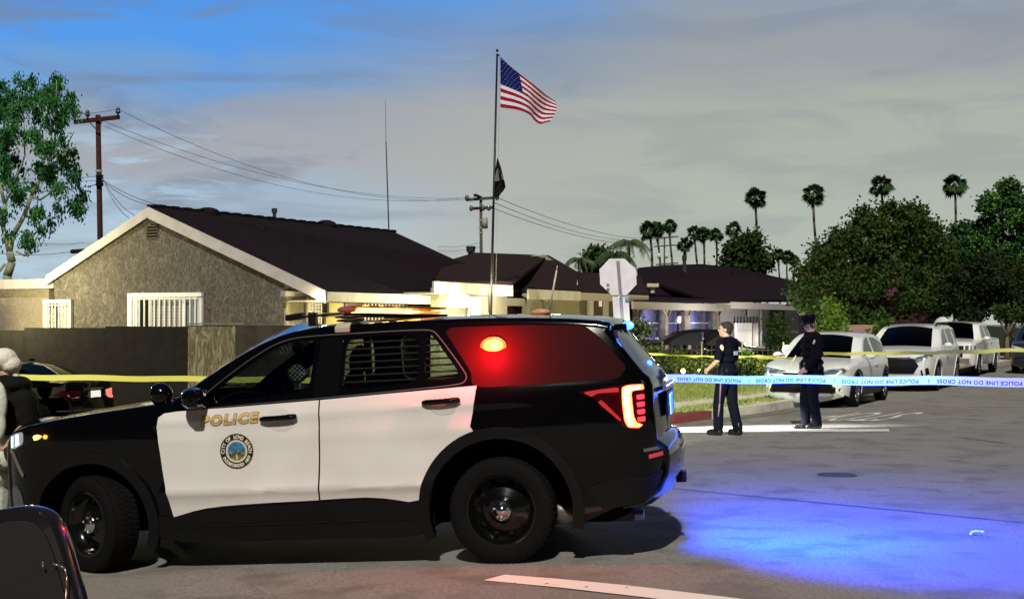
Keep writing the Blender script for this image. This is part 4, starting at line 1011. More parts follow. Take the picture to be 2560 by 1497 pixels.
# --- porch side of the house, seen under the eave
def srect(name, m, x0, y0, x1, y1, o=.02, th=.05, par=house): mb = MB(); SW.rect(mb, x0, y0, x1, y1, o, th); return mb.build(name, m, par, world=True)
srect('porch_beam', mat('beam_grey', (.30, .29, .27), .7), 713, 727, 812, 741, .18, .12)
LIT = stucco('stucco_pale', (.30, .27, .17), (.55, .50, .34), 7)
srect('porch_wall', LIT, 716, 742, 775, 830, .05)
lat = mat('lattice_white', (.72, .70, .62), .6)
for (a, b) in ((771, 783), (788, 805)):
    mb = MB(); SW.rect(mb, a, 741, a + 2.6, 835, .30, .05); SW.rect(mb, b - 2.6, 741, b, 835, .30, .05); k = 744
    while k < 830: SW.rect(mb, a + 1, k, b - 1, k + 3.0, .29, .02); SW.rect(mb, a + (b - a) * .5 - 1, k + 4, a + (b - a) * .5 + 1, k + 7, .29, .02); k += 8
    mb.build('lattice_post', lat, house, world=True)
YEL = mat('blind_yellow', (.62, .55, .24), .7, noise_=(3, (.55, .48, .20), .4, .6, 3))
srect('roller_blind', YEL, 823, 741, 859, 781, .12); srect('roller_blind', YEL, 815, 792, 860, 835, .10)
srect('porch_window', mat('porch_dark_pane', (.10, .075, .05), .3), 863, 745, 1068, 835, .03)
srect('valance', mat('valance_cream', (.55, .50, .30), .7), 862, 741, 913, 750, .2)
mb = MB()
for k in range(13): SW.rect(mb, 912 + 8.7 * k, 742, 914.2 + 8.7 * k, 832, .16, .02)
SW.rect(mb, 910, 750, 1025, 753, .165, .02)
for k in range(12): SW.rect(mb, 911 + 8.9 * k, 742, 918 + 8.9 * k, 748, .15, .01)
mb.build('window_bars', mat('bars_cream', (.66, .60, .46), .6), house, world=True)
srect('shelf', mat('cream_shelf', (.65, .60, .40), .6), 1066, 750, 1112, 755, .3, .2); srect('garden_door', mat('door_olive', (.28, .27, .15), .7, noise_=(8, (.40, .38, .22), .4, .6, 4)), 1066, 757, 1110, 835, .1)
srect('porch_post', WHT, 1116, 750, 1125, 840, .75, .1)
mb = MB()
for x, y in ((1103, 770), (1106, 790), (1060, 748)):
    p = SW.pt(x, y, .4); mb.ell(p, (.06, .06, .08), 10, 7)
mb.build('hanging_pot', mat('clay', (.25, .10, .06), .7), house, True, world=True)
# porch lamp: lit
pl_ = SW.pt(1142, 752, 2.1); lp = empty('wall_lamp', (pl_.x, pl_.y, pl_.z - .1), 0, 'blazing yellow white floodlight at the eave end of the stucco house', 'lamp')
mb = MB(); mb.ell(pl_ - DV * .12, (.20, .16, .15), 16, 10); mb.ell(pl_ + DV * .28, (.20, .16, .15), 16, 10); mb.build('bulb', mat('porch_bulb', (1, .95, .7), .3, emit=(1, .93, .55), es=22), lp, True, world=True)  # bulbs drawn oversize so their shape carries the lamp's glare
mb = MB(); mb.tube(pl_ + UP * .08, pl_ + UP * .24, .05, .06, 10); mb.build('fitting', WHT, lp, world=True)
d = bpy.data.lights.new('porch_and_fill_light', 'POINT'); d.energy = 430; d.color = (1, .90, .52); d.shadow_soft_size = .12; o = bpy.data.objects.new('porch_and_fill_light', d); C.objects.link(o); o.location = pl_ + PV * .35 - DV * .25 - UP * .22
# ---------------------------------------------------------------- flat-roofed lean-to at the left
FL = Face(GW.pt(134, 760) + DV * .2, -DV)
ex = empty('flat_roof_annex', FL.pt(60, 800), 0, 'tan flat roofed annex with pinkish fascia at the left of the gabled house', 'annex')
mb = MB(); FL.rect(mb, -160, 724.5, 120, 990, 0, 3.0); mb.build('wall', ST_L, ex, world=True)
mb = MB(); FL.rect(mb, -60, 700, 133, 724, .18, 3.2)
mb.build('fascia', FASC, ex, world=True, bevel=.01)
mb = MB(); FL.rect(mb, -200, 690, 5, 722, .9, .6); 
ll = FL.pt(-14, 742, 1.6); lamp2 = empty('wall_lamp', ll, 0, 'bright lamp glowing at the left picture edge beside the flat roofed annex', 'lamp')
mb = MB(); mb.ell(ll, (.10, .10, .22), 14, 8); mb.build('bulb', mat('annex_bulb', (1, 1, .8), .3, emit=(.9, 1, .55), es=15), lamp2, True, world=True)
mb = MB(); mb.path([ll - UP * 3.2, ll - UP * .2], .04, 8); mb.build('post', mat('post_grey', (.3, .3, .25), .6), lamp2, world=True)
d = bpy.data.lights.new('annex_light', 'POINT'); d.energy = 620; d.color = (1, .90, .48); d.shadow_soft_size = .15; o = bpy.data.objects.new('annex_light', d); C.objects.link(o); o.location = ll + Vector((.3, -.9, .3))
# ---------------------------------------------------------------- block wall in front of the gable
BW = Face(GAB.pt(467, 812, 1.3), -DV)
bw = empty('block_wall', BW.pt(467, 960), 0, 'long dark brown garden wall in front of the gabled house', 'wall')
def wallseg(x0, x1, y0, m, name, o, th=.2):
    a = BW.pt(x0, y0, o); b = BW.pt(x1, y0, o); mb = MB(); e = Vector((b.x - a.x, b.y - a.y, 0)); mb.box(Vector((a.x, a.y, -1.3)), e, UP * (a.z + 1.3), DV * th); return mb.build(name, m, bw, world=True)
for x0_, x1_ in ((-260, 60), (60.6, 262), (262.6, 469.5)): wallseg(x0_, x1_, 812 + (469.5 - x0_) * .017, DARKW, 'dark_panel', 0)
wallseg(470, 588, 813, VINE, 'rough_panel', .03); wallseg(588.5, 760, 813, mat('dark_block_brown', (.045, .038, .028), .9, noise_=(3, (.065, .056, .042), .4, .6, 6), bump=(25, .3, .01)), 'dark_panel', 0)
mb = MB(); a = BW.pt(471, 811, .06); b = BW.pt(588, 811, .06); mb.box(a, Vector((b.x - a.x, b.y - a.y, 0)), UP * .03, DV * .26); mb.build('coping', mat('coping', (.20, .18, .13), .8), bw, world=True)
# ---------------------------------------------------------------- second house, further along
def along(px, py, o): return onplane(px, py, E0 + PV * o, PV)     # vertical plane parallel to the side street
h2 = empty('pale_house', along(1200, 800, .6), 0, 'pale cream house with brown roof behind the flagpole', 'house')
def aface(o): return Face(E0 + PV * o, PV)
def hwall(par, name, m, x0, x1, y0, o, th=.25, y1=None):
    f = aface(o); a = f.pt(x0, y0); b = f.pt(x1, y0); zb = -1.0 if y1 is None else f.pt(x0, y1).z
    mb = MB(); mb.box(Vector((a.x, a.y, zb)), Vector((b.x - a.x, b.y - a.y, 0)), UP * (a.z - zb), -PV * th); return mb.build(name, m, par, world=True)
def hfascia(par, x0, x1, y0, h, o, m=FASC2):
    f = aface(o); a = f.pt(x0, y0); b = f.pt(x1, y0); zt = (a.z + b.z) / 2; mb = MB(); hh = h
    mb.box(Vector((a.x, a.y, a.z - hh)), Vector((b.x - a.x, b.y - a.y, 0)), UP * hh, -PV * .06); mb.build('fascia', m, par, world=True, bevel=.01)
    return a, b
wall_a = hwall(h2, 'wall', CREAM, 1100, 1268, 719, .30)
a1, b1 = hfascia(h2, 1086, 1283, 703, .27, .75)
mb = MB(); mb.box(a1 - UP * .27, b1 - a1 - UP * (b1.z - a1.z), -PV * .9, UP * .03); mb.build('soffit', FASC2, h2, world=True)
REDW = stucco('red_lit_stucco', (.20, .075, .065), (.26, .10, .085), 12)  # red light on the recess put into the stucco colour
hwall(h2, 'recessed_wall', REDW, 1262, 1335, 728, -.9)
hfascia(h2, 1262, 1330, 724, .16, -.5, mat('fascia_brown', (.16, .11, .09), .7))
hwall(h2, 'wall', CREAM, 1326, 1447, 733, .1); a2, b2 = hfascia(h2, 1322, 1452, 722.5, .26, .5)
f1 = aface(.32)
def prect(par, face, name, m, x0, y0, x1, y1, o=0, th=.05): mb = MB(); face.rect(mb, x0, y0, x1, y1, o, th); return mb.build(name, m, par, world=True)
barred(f1, h2, 1176, 742, 1202, 860, 6, None, fw=3, m=WHT)
mb = MB()
for k in range(4): f1.rect(mb, 1205 + 6 * k, 800, 1207 + 6 * k, 860, .4, .02)
f2 = aface(.12)
mb = MB(); p = [f2.pt(1360, 735, .1), f2.pt(1361, 747, .1), f2.pt(1368, 757, .08), f2.pt(1368, 860, .08)]; mb.path(p, .045, 8); mb.build('downspout', CREAM, h2, True, world=True)
# connecting wall and small white-framed window
hwall(h2, 'wall', stucco('olive_stucco', (.20, .19, .12), (.28, .26, .17), 12), 1449, 1560, 740, -.1)
hfascia(h2, 1452, 1622, 731, .22, .35, mat('fascia_tan', (.40, .36, .27), .7))
f3 = aface(-.05)
wn3 = prect(h2, f3, 'window', mat('amber_pane', (.10, .06, .03), .2), 1484, 753, 1512, 860, .02)
mb = MB(); f3.rect(mb, 1474, 744, 1484, 860, .08); f3.rect(mb, 1512, 744, 1522, 860, .08); f3.rect(mb, 1471, 739, 1525, 748, .12); mb.build('frame', WHT, wn3, world=True)
prect(h2, f3, 'candle_lamp', mat('lamp_dim', (.8, .7, .5), .5, emit=(1, .8, .5), es=.5), 1499, 752, 1505, 766, .05, .02)
# roof of the second house: main slope down to the eaves, ridge behind
o_r = -4.0
q = lambda x, y, o: along(x, y, o)
def z_at(p, z): return Vector((p.x, p.y, z))
rA, rB, rC = q(1186, 631, o_r), q(1372, 638, o_r), q(1442, 678, -2.4)
eA, eB = a1.copy(), b1.copy()
slab([eA + UP * .0, eB, rB, rA], SHING2, 'roof', h2)
slab([q(1262, 722, -.5), q(1440, 722, .5), q(1446, 680, -2.2), rB, q(1283, 700, -.2)], SHING2, 'roof', h2)
slab([q(1108, 658, -2.8), eA, rA, q(1130, 648, -3.6)], SHING2, 'roof', h2)
slab([a2 + UP * .02, b2 + UP * .02, q(1412, 682, -1.5), q(1395, 682, -1.6)], SHING2, 'roof', h2)
slab([q(1450, 731, .35), q(1622, 732, .35), q(1600, 690, -3.2), q(1444, 679, -2.4)], SHING2, 'roof', h2)
mb = MB(); gA = [q(1343, 640, o_r + .6), q(1362, 636.5, o_r + .6), q(1397, 660, o_r + .6), q(1378, 655, o_r + .6)]; mb.prism(gA, -PV * .3); mb.build('dormer_gable', FASC2, h2, world=True)
mb = MB(); c = q(1177, 640, -4.2); mb.tube(c - UP * .3, c + UP * .12, .09, .09, 10); mb.tube(c + UP * .12, c + UP * .3, .13, .15, 10); mb.build('flue_pipe', mat('flue', ()), h2, world=True)
# ---------------------------------------------------------------- third house: porch, white wing, dark hipped roof
h3 = empty('porch_house', along(1750, 860, 0), 0, 'low house with screened porch, white wing and dark purple hipped roof', 'house')
LILAC = stucco('lilac_stucco', (.38, .36, .42), (.50, .48, .54), 10)
PANE = mat('porch_pane_sky', (.10, .10, .20), .15, 0, .5, noise_=(2, (.07, .07, .15), .4, .6, 3))  # bluish sky reflection put into the pane colour
TAN = mat('porch_tan', (.33, .27, .20), .6, noise_=(4, (.24, .19, .15), .4, .6, 4))
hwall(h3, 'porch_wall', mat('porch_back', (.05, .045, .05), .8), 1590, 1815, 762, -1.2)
a3, b3 = hfascia(h3, 1583, 1826, 753, .24, .5, mat('fascia_tan', ()))
slab([a3 + UP * .03, b3 + UP * .03, q(1800, 748, -2.2), q(1590, 738, -2.2)], SHING3, 'porch_roof', h3)
f4 = aface(.0)
for i, (x0, x1) in enumerate(((1600, 1664), (1671, 1712), (1728, 1792))):
    pn = prect(h3, f4, 'porch_window', PANE, x0, 772, x1, 846, -.3, .04)
    prect(h3, f4, 'rail', mat('rail_lilac', (.40, .38, .45), .6), x0, 806, x1, 808.5, -.24, .03, )
    prect(h3, f4, 'sill', mat('rail_lilac', ()), x0, 845, x1, 850, -.2, .06)
for x0, x1 in ((1592, 1598), (1664, 1671), (1712, 1727), (1792, 1799)):
    ps = prect(h3, f4, 'porch_post', TAN, x0, 770, x1, 875, .0, .15)
    mb = MB(); a = f4.pt((x0 + x1) / 2, 768, .02); mb.path([a + DV * .45 + UP * .0, a + DV * .12 - UP * .28], .04, 6); mb.path([a - DV * .45, a - DV * .12 - UP * .28], .04, 6); mb.build('bracket', TAN, ps, world=True)
hwall(h3, 'white_wall', LILAC, 1800, 2028, 764, -.6)
a4, b4 = hfascia(h3, 1772, 2022, 752, .26, -.1, mat('fascia_pale', (.50, .48, .46), .6))
f5 = aface(-.55)
prect(h3, f5, 'wall_board', mat('board_white', (.62, .60, .56), .6), 1872, 770, 1898, 792, .1)
prect(h3, f5, 'white_panel', mat('board_white', ()), 1841, 806, 1880, 880, 2.0, .06); prect(h3, f5, 'dark_door', mat('door_black', (.015, .015, .018), .6), 1882, 806, 1896, 890, 2.0, .06)
mb = MB()
for k in range(8): f5.rect(mb, 1836 + 8 * k, 791, 1838 + 8 * k, 808, 2.1, .02)
f5.rect(mb, 1834, 803, 1898, 806, 2.12, .02); mb.build('gate_spikes', CM['black'], h3, world=True)
mb = MB(); pts = [f5.pt(1922, 756, .4), f5.pt(1906, 768, .15), f5.pt(1902, 775, .08), f5.pt(1902, 880, .08)]; mb.path(pts, .06, 8); mb.build('downspout', WHT, h3, True, world=True)
w5 = prect(h3, f5, 'window', mat('door_black', ()), 1926, 776, 1962, 845, .03); w6 = prect(h3, f5, 'window', mat('dark_mauve', (.05, .035, .05), .5), 2001, 778, 2022, 850, .03)
ridge3 = -5.2
r3a, r3b = q(1668, 662, ridge3), q(1756, 660, ridge3); r3c = q(1835, 668, ridge3 + .6)
slab([a4 + UP * .04, b4 + UP * .04, q(2000, 705, -3.2), r3c, r3b, r3a, q(1620, 700, -3.6)], SHING3, 'roof', h3)
slab([q(1600, 735, -2.2), q(1800, 748, -2.2), r3c, r3b, r3a, q(1596, 669, -4.6)], SHING3, 'roof', h3)
mb = MB(); c = q(1711, 682, ridge3 + .9); mb.tube(c - UP * .2, c + UP * .55, .16, .07, 10); mb.tube(c + UP * .55, c + UP * .75, .11, .11, 10); mb.build('flue_pipe', mat('flue', ()), h3, world=True)
mb = MB(); c = q(1631, 732, -1.0); mb.tube(c, c + UP * .3, .09, .09, 8); mb.cbox(c.x - .2, c.x + .2, c.y - .2, c.y + .2, c.z + .2, c.z + .32); mb.build('roof_vent', FASC2, h3, world=True)
# distant rust-coloured roof and pink garden wall
def far_box(name, label, cat, px, py0, py1, w_, D, m, m2, roof=.0):
    a = P(px, py1, D); h = P(px, py0, D).z; e = empty(name, a, 0, label, cat); mb = MB(); mb.box(Vector((a.x, a.y, -.5)), Vector((w_, -w_ * .3, 0)), UP * (h + .5 - roof), DV * 6); mb.build('wall', m, e, world=True)
    if roof: mb = MB(); mb.prism([Vector((a.x - .4, a.y - .4, h - roof)), Vector((a.x + w_ + .4, a.y - w_ * .3 - .4, h - roof)), Vector((a.x + w_ * .8, a.y - w_ * .24 + 2, h)), Vector((a.x + w_ * .2, a.y - w_ * .06 + 2, h))], DV * 5); mb.build('roof', m2, e, world=True)
far_box('distant_house', 'distant house with rust red roof showing between the palms and the large tree', 'house', 1990, 655, 810, 7, 78, mat('rust_wall', (.05, .022, .025), .9), mat('rust_roof', (.10, .035, .045), .9, noise_=(6, (.07, .03, .04), .4, .6, 4)), 2.2)
far_box('garden_wall', 'pinkish low garden wall behind the parked white crossover', 'wall', 2085, 812, 850, 3.4, 47, mat('pink_wall', (.28, .17, .13), .9), None)

d = bpy.data.lights.new('porch_and_fill_light', 'POINT'); d.energy = 60; d.color = (1, .80, .42); d.shadow_soft_size = .1; o = bpy.data.objects.new('porch_and_fill_light', d); C.objects.link(o); o.location = SW.pt(800, 752, 1.0)
d = bpy.data.lights.new('porch_and_fill_light', 'POINT'); d.energy = 70; d.color = (1, .85, .45); d.shadow_soft_size = .1; o = bpy.data.objects.new('porch_and_fill_light', d); C.objects.link(o); o.location = SW.pt(980, 752, 1.0)  # points added under the eave, without fixtures, to lift the dark porch

for px, py, o_, en, c_ in ((1750, 800, .05, 34, (.80, .80, 1)), (1640, 800, .05, 24, (.85, .8, 1)), (1880, 850, 2.6, 420, (.95, .92, 1)), (1985, 850, 2.2, 260, (1, .9, .75)), (1390, 760, 2.4, 170, (1, .9, .66)), (1300, 760, 1.2, 70, (1, .8, .75))):  # added fill points without fixtures, to brighten the house walls
    d = bpy.data.lights.new('porch_and_fill_light', 'POINT'); d.energy = en; d.color = c_; d.shadow_soft_size = .12; o = bpy.data.objects.new('porch_and_fill_light', d); C.objects.link(o); o.location = aface(o_).pt(px, py)
# ================================================================ poles, wires, flags, sign, fence
WOOD = mat('pole_wood', (.045, .016, .014), .85, noise_=(8, (.06, .025, .02), .4, .6, 5)); STEEL = mat('galvanised', (.34, .35, .38), .45, .5)
def ground_at(p): return gz(p.x)
def pole(px_t, py_t, px_b, py_b, D, w_, m, name='utility_pole', label='', cat='utility pole', group=None):
    t = P(px_t, py_t, D); b = P(px_b, py_b, D); d = (b - t) / (t.z - b.z); base_ = t + d * (t.z - ground_at(t)); r = w_ / 2 * D / F
    e = empty(name, base_, 0, label, cat, group); mb = MB(); n = 6; mb.tube(base_, t, r * 1.1, r * .9, 12); mb.build('pole', m, e, True, world=True); return e, t, base_
up1, t1, _ = pole(245, 288, 250.5, 600, 60, 14, WOOD, label='tall dark red wooden utility pole rising behind the gabled house', group='utility poles')
mb = MB(); a, b = P(184, 304, 59.8), P(297, 291.5, 59.8); mb.box(a - UP * .1, b - a, UP * .17, Vector((0, .18, 0))); ca = mb.build('crossarm', WOOD, up1, world=True)
INS = mat('insulator', (.10, .10, .12), .25, 0, .4)
ins = []
for x, y in ((187, 291), (219, 287), (295, 280)):
    mb = MB(); p = P(x, y, 59.8); mb.tube(p - UP * .2, p, .05, .05, 8); mb.ell(p, (.12, .12, .09), 12, 8); mb.ell(p + UP * .12, (.09, .09, .09), 12, 8); mb.build('insulator', INS, ca, True, world=True); ins.append(p + UP * .12)
mb = MB(); mb.path([P(222, 304, 59.7), P(241, 324, 59.7)], .025, 6); mb.path([P(258, 300, 59.7), P(243, 324, 59.7)], .025, 6); mb.build('brace', WOOD, ca, world=True)
mb = MB(); mb.tube(P(247, 425, 60), P(247, 430, 60), .14, .14, 12); mb.build('pale_band', mat('band_pale', (.45, .42, .40), .7), up1, world=True)
mb = MB()
for y in (440, 446, 453, 459, 463): mb.tube(P(240, y, 59.8), P(258, y, 59.8), .05, .05, 6)
mb.build('cable_clamps', CM['black'], up1, world=True)
up2, t2, _ = pole(1202, 492, 1203, 640, 78, 8, mat('pole_wood_pale', (.09, .085, .065), .85), label='grey wooden utility pole with transformer beside the flagpole', group='utility poles')
mb = MB(); mb.box(P(1165, 503, 77.8), P(1246, 497, 77.8) - P(1165, 503, 77.8), UP * .16, Vector((0, .15, 0))); c2 = mb.build('crossarm', mat('pole_wood_pale', ()), up2, world=True)
mb = MB(); mb.box(P(1176, 525, 77.8), P(1236, 522, 77.8) - P(1176, 525, 77.8), UP * .16, Vector((0, .15, 0))); mb.build('crossarm', WOOD, up2, world=True)
mb = MB(); mb.path([P(1202, 494, 77.9), P(1190, 488, 77.6), P(1184, 489, 77.6)], .09, 6); mb.build('pole_arm', WOOD, up2, world=True)
for x, y in ((1167, 495), (1178, 521), (1208, 520), (1222, 520), (1243, 494)):
    mb = MB(); mb.ell(P(x, y, 77.7), (.12, .12, .17), 10, 7); mb.build('insulator', INS, c2, True, world=True)
mb = MB(); mb.tube(P(1212, 571, 77.5), P(1212, 545, 77.5), .17, .17, 14); mb.build('transformer', mat('transformer_grey', (.28, .28, .25), .5), up2, True, world=True)
mb = MB()
for y in (550, 568, 581): mb.tube(P(1202, y + 3, 78), P(1202, y, 78), .12, .12, 10)
mb.build('pale_band', mat('band_pale', ()), up2, world=True)
up3, t3, _ = pole(1661, 592, 1661, 668, 150, 4.4, mat('pole_wood_pale', ()), label='distant utility pole with two white transformers between the palms', group='utility poles')
mb = MB()
for (x0, x1, y0, y1) in ((1636, 1696, 597, 593), (1635, 1690, 618, 614), (1640, 1696, 663, 659)): mb.box(P(x0, y0, 149.8), P(x1, y1, 149.8) - P(x0, y0, 149.8), UP * .14, Vector((0, .15, 0)))
mb.build('crossarm', mat('pole_wood_pale', ()), up3, world=True)
for x in (1647.5, 1666):
    mb = MB(); mb.tube(P(x, 646, 149.6), P(x, 633, 149.6), .17, .17, 12); mb.build('transformer', mat('transformer_white', (.6, .62, .58), .5), up3, True, world=True)
# ---- wires
WIRE = mat('wire', (.07, .07, .08), .6)
def wire(a, b, sag_, r, label, n=22, group='overhead wires'):
    mb = MB(); mb.path([a.lerp(b, i / n) - UP * sag_ * 4 * (i / n) * (1 - i / n) for i in range(n + 1)], r * .62, 4); return tag(mb.build('overhead_wire', WIRE, smooth=True), label, 'wire', group)
wire(ins[2], P(1236, 493, 77.7), 1.5, .018, 'highest overhead wire from the tall pole to the transformer pole')
wire(P(260, 304, 59.8), P(1167, 495, 77.7), 1.0, .018, 'middle overhead wire from the tall pole to the transformer pole')
wire(P(262, 316, 59.8), P(1176, 493, 77.7), 1.3, .018, 'lowest overhead wire from the tall pole to the transformer pole')
wire(P(1240, 493, 77.7), P(1690, 593, 149), 1.0, .03, 'highest wire running from the flagpole towards the palms')
wire(P(1236, 507, 77.7), P(1640, 597, 149), .9, .03, 'middle wire running from the flagpole towards the palms')
wire(P(1236, 522, 77.7), P(1665, 606, 149), .9, .03, 'lowest wire running from the flagpole towards the palms')
wire(P(-60, 262, 48), ins[2], .3, .018, 'top wire leaving the tall pole to the left behind the tree')
wire(P(-60, 278, 48), ins[1], .3, .016, 'second wire leaving the tall pole to the left behind the tree')
wire(P(-60, 443, 50), P(243, 441, 60), .1, .020, 'thin cable reaching the tall pole above two others at left')
wire(P(-60, 452, 50), P(243, 451, 60), .1, .020, 'middle cable reaching the tall pole from the left')
wire(P(-60, 466, 50), P(243, 461, 60), .25, .035, 'thick black cable reaching the tall pole from the left')
wire(P(258, 450, 59.8), P(500, 527, 45), .3, .020, 'upper service cable from the tall pole to the roof ridge')
wire(P(258, 452, 59.8), P(430, 517, 42), .3, .020, 'second service cable from the tall pole to the roof ridge')
wire(P(262, 455, 59.8), P(340, 540, 42), .2, .016, 'steep service cable ending left of the gable peak')
wire(P(262, 457, 59.8), P(322, 545, 42), .2, .016, 'steepest service cable at the tall pole above the left roof slope')
wire(P(-60, 625, 34), P(180, 629, 33), .1, .016, 'low thick cable at left above the flat roofed annex')
mb = MB(); mb.path([P(180, 629, 33), P(214, 627, 32.6)], .055, 8); tag(mb.build('cable_coupler', CM['black'], smooth=True), 'black cable splice sleeve beside the left roof slope', 'cable')
wire(P(60, 598, 40), P(210, 606, 40), .1, .014, 'faint wire above the thick cable left of the gable roof')
wire(P(1095, 616, 60), P(1200, 606, 78), .1, .016, 'short upper wire left of the transformer pole low over the roof')
wire(P(1095, 626, 60), P(1200, 617, 78), .1, .016, 'short lower wire left of the transformer pole low over the roof')
# ---- antenna mast
mb = MB(); a, b, c = P(963.5, 250, 43), P(965, 355, 43), P(972.5, 590, 43); mb.tube(c, b, .022, .016, 8)
am = empty('antenna_mast', c, 0, 'thin tall antenna mast above the roof ridge left of the flagpole', 'antenna'); mb.build('lower_tube', mat('mast_dark', (.05, .05, .06), .5, .4), am, world=True)
mb = MB(); mb.tube(b, a, .011, .006, 6); mb.build('whip', mat('mast_pale', (.16, .15, .17), .4, .4), am, world=True)
# ---- flagpole
D0 = 31.0
tp, bt = P(1243, 135, D0), P(1227, 790, D0); d = (bt - tp) / (tp.z - bt.z); fb = tp + d * (tp.z - ground_at(tp))
fp = empty('flagpole', fb, 0, 'slender leaning dark flagpole standing in front of the pale house', 'flagpole')
mb = MB(); mb.tube(fb, tp, .036, .022, 12); mb.build('pole', mat('pole_black', (.012, .012, .014), .4, .4), fp, True, world=True)
mb = MB(); mb.ell(P(1243, 127, D0), (.035, .035, .035), 12, 8); mb.build('finial', mat('pole_black', ()), fp, True, world=True)
mb = MB(); mb.box(P(1243, 139, D0), Vector((.055, 0, -.02)), Vector((0, .03, 0)), UP * .035); mb.build('truck', mat('pole_black', ()), fp, world=True)
mb = MB(); mb.path([P(1250, 142, D0 - .05), P(1246, 390, D0 - .05), P(1238, 790, D0 - .05)], .004, 5); mb.build('halyard', mat('rope_grey', (.25, .25, .25), .8), fp, world=True)
# flag: a waving sheet, stripes and canton as material slots
NAVY = mat('flag_blue', (.008, .012, .10), .8); REDF = mat('flag_red', (.26, .010, .035), .8); WHF = mat('flag_white', (.68, .66, .70), .8)
def flagpt(u, v):
    """u along the fly, v down the hoist"""
    top = [(0, 1251, 143), (.25, 1276, 166), (.5, 1312, 196), (.75, 1352, 226), (1, 1388, 252)]
    bot = [(0, 1251, 269), (.25, 1290, 275), (.5, 1326, 288), (.65, 1336, 300), (.8, 1352, 311), (1, 1374, 307)]
    ix = interp([(a, b) for a, b, c in top]); iy = interp([(a, c) for a, b, c in top]); jx = interp([(a, b) for a, b, c in bot]); jy = interp([(a, c) for a, b, c in bot])
    x = ix(u) * (1 - v) + jx(u) * v; y = iy(u) * (1 - v) + jy(u) * v; x += 10 * u * math.sin(math.pi * v) * u
    y += 2.5 * math.sin(u * 9 + v * 2.5) * u
    return P(x, y, D0 + .16 * math.sin(u * 8.5 + v * 1.8) * (.3 + u) )
NU, NV = 52, 26; mb = MB(); vs = [flagpt(i / NU, j / NV) for j in range(NV + 1) for i in range(NU + 1)]; mb.v = [tuple(p) for p in vs]
for j in range(NV):
    for i in range(NU):
        k = j * (NU + 1) + i; mb.f.append((k, k + 1, k + NU + 2, k + NU + 1))
        mb.mi.append(0 if (i < NU * .40 and j < NV * 7 / 13) else (1 if (j * 13 // NV) % 2 == 0 else 2))
fl = mb.build('striped_flag', [NAVY, REDF, WHF], smooth=True); tag(fl, 'red white and blue striped flag with starred canton flying from the flagpole', 'flag')
mb = MB()
for r in range(9):
    for c_ in range(6 if r % 2 == 0 else 5):
        u = (.035 + .066 * c_ + (.033 if r % 2 else 0)); v = (.05 + .0545 * r) * 7 / 13 * 1.85 ; v = .035 + (7 / 13 - .06) * r / 8
        p = flagpt(u, v) - Vector((0, .006, 0)); s_ = .011
        mb.add([p + Vector((s_ * rr * math.sin(a), 0, s_ * rr * math.cos(a))) for a, rr in [(math.pi * k / 5, 1 if k % 2 == 0 else .42) for k in range(10)]], [tuple(range(10))])
mb.build('stars', mat('star_white', (.32, .38, .62), .8), fl)
mb = MB(); rows_ = [(394, 1243, 1244), (420, 1239, 1253), (450, 1235, 1260), (455, 1233, 1262), (468, 1232, 1264), (478, 1232, 1258), (484, 1232, 1252), (494, 1240, 1246)]
vs = []
for j, (y, xa, xb) in enumerate(rows_):
    for i in range(9):
        t = i / 8; vs.append(P(xa + (xb - xa) * t, y + (4 * math.sin(t * 3.1)), D0 - .05 + .07 * math.sin(t * 7 + j * .3)))
mb.v = [tuple(p) for p in vs]; mb.f = [(j * 9 + i, j * 9 + i + 1, j * 9 + i + 10, j * 9 + i + 9) for j in range(len(rows_) - 1) for i in range(8)]; mb.mi = [0] * len(mb.f)
bf = tag(mb.build('black_flag', mat('flag_black', (.008, .008, .009), .8), smooth=True), 'limp black flag with white emblem hanging halfway down the flagpole', 'flag')
mb = MB(); 
for pl in ([(1238, 440), (1241, 427), (1245, 420), (1247, 442), (1249, 452), (1235, 454)], [(1253, 431), (1257, 436), (1260, 450), (1255, 448)]):
    mb.add([P(x, y, D0 - .16) for x, y in pl], [tuple(range(len(pl)))])
mb.build('emblem', mat('emblem_grey', (.12, .12, .12), .8), bf)
# ---- stop sign seen from the back
c = P(1545, 692, 26); sg = empty('stop_sign', (c.x + .12, c.y, gz(c.x)), 0, 'back of an octagonal traffic sign on a leaning steel post behind the police vehicle', 'sign')
A1, A2 = Vector((1, -.12, 0)).normalized(), Vector((-.06, 0, 1)).normalized(); rr = .376
oc = [c + (A1 * math.cos(R(22.5 + 45 * k)) + A2 * math.sin(R(22.5 + 45 * k))) * rr for k in range(8)]
ALU = mat('sign_aluminium', (.88, .85, .90), .5, 0, noise_=(5, (.80, .77, .82), .4, .6, 4))
mb = MB(); mb.prism(oc, Vector((0, .006, 0))); mb.build('octagon_plate', ALU, sg, world=True, fix=True)
mb = MB(); s2_ = P(1553, 772, 25.99); mb.box(s2_ - A1 * .155 - A2 * .23, A1 * .31, A2 * .46, Vector((0, .005, 0))); mb.build('lower_plate', ALU, sg, world=True, bevel=.004)
mb = MB(); pt_, pb = P(1541, 652, 25.95), P(1555, 830, 25.95); dd = (pb - pt_) / (pt_.z - pb.z); pb2 = pt_ + dd * (pt_.z - gz(pt_.x)); mb.box(pb2, (pt_ - pb2), A1 * .06, Vector((0, .035, 0))); mb.build('post', STEEL, sg, world=True)
mb = MB(); q0 = P(1520, 713, 25.94); pts = [q0 + A1 * (.03 * math.sin(k * 2.1)) + A2 * (.028 * math.cos(k * 1.3)) for k in range(12)]; mb.path(pts, .005, 5); mb.build('blue_scribble', mat('ink_blue', (.03, .05, .30), .6), sg, world=True)
mb = MB(); q0 = P(1563, 750, 25.93); mb.box(q0, A1 * .07, A2 * .05, Vector((0, .003, 0))); mb.build('sticker', mat('sticker_blue', (.15, .35, .75), .5), sg, world=True)
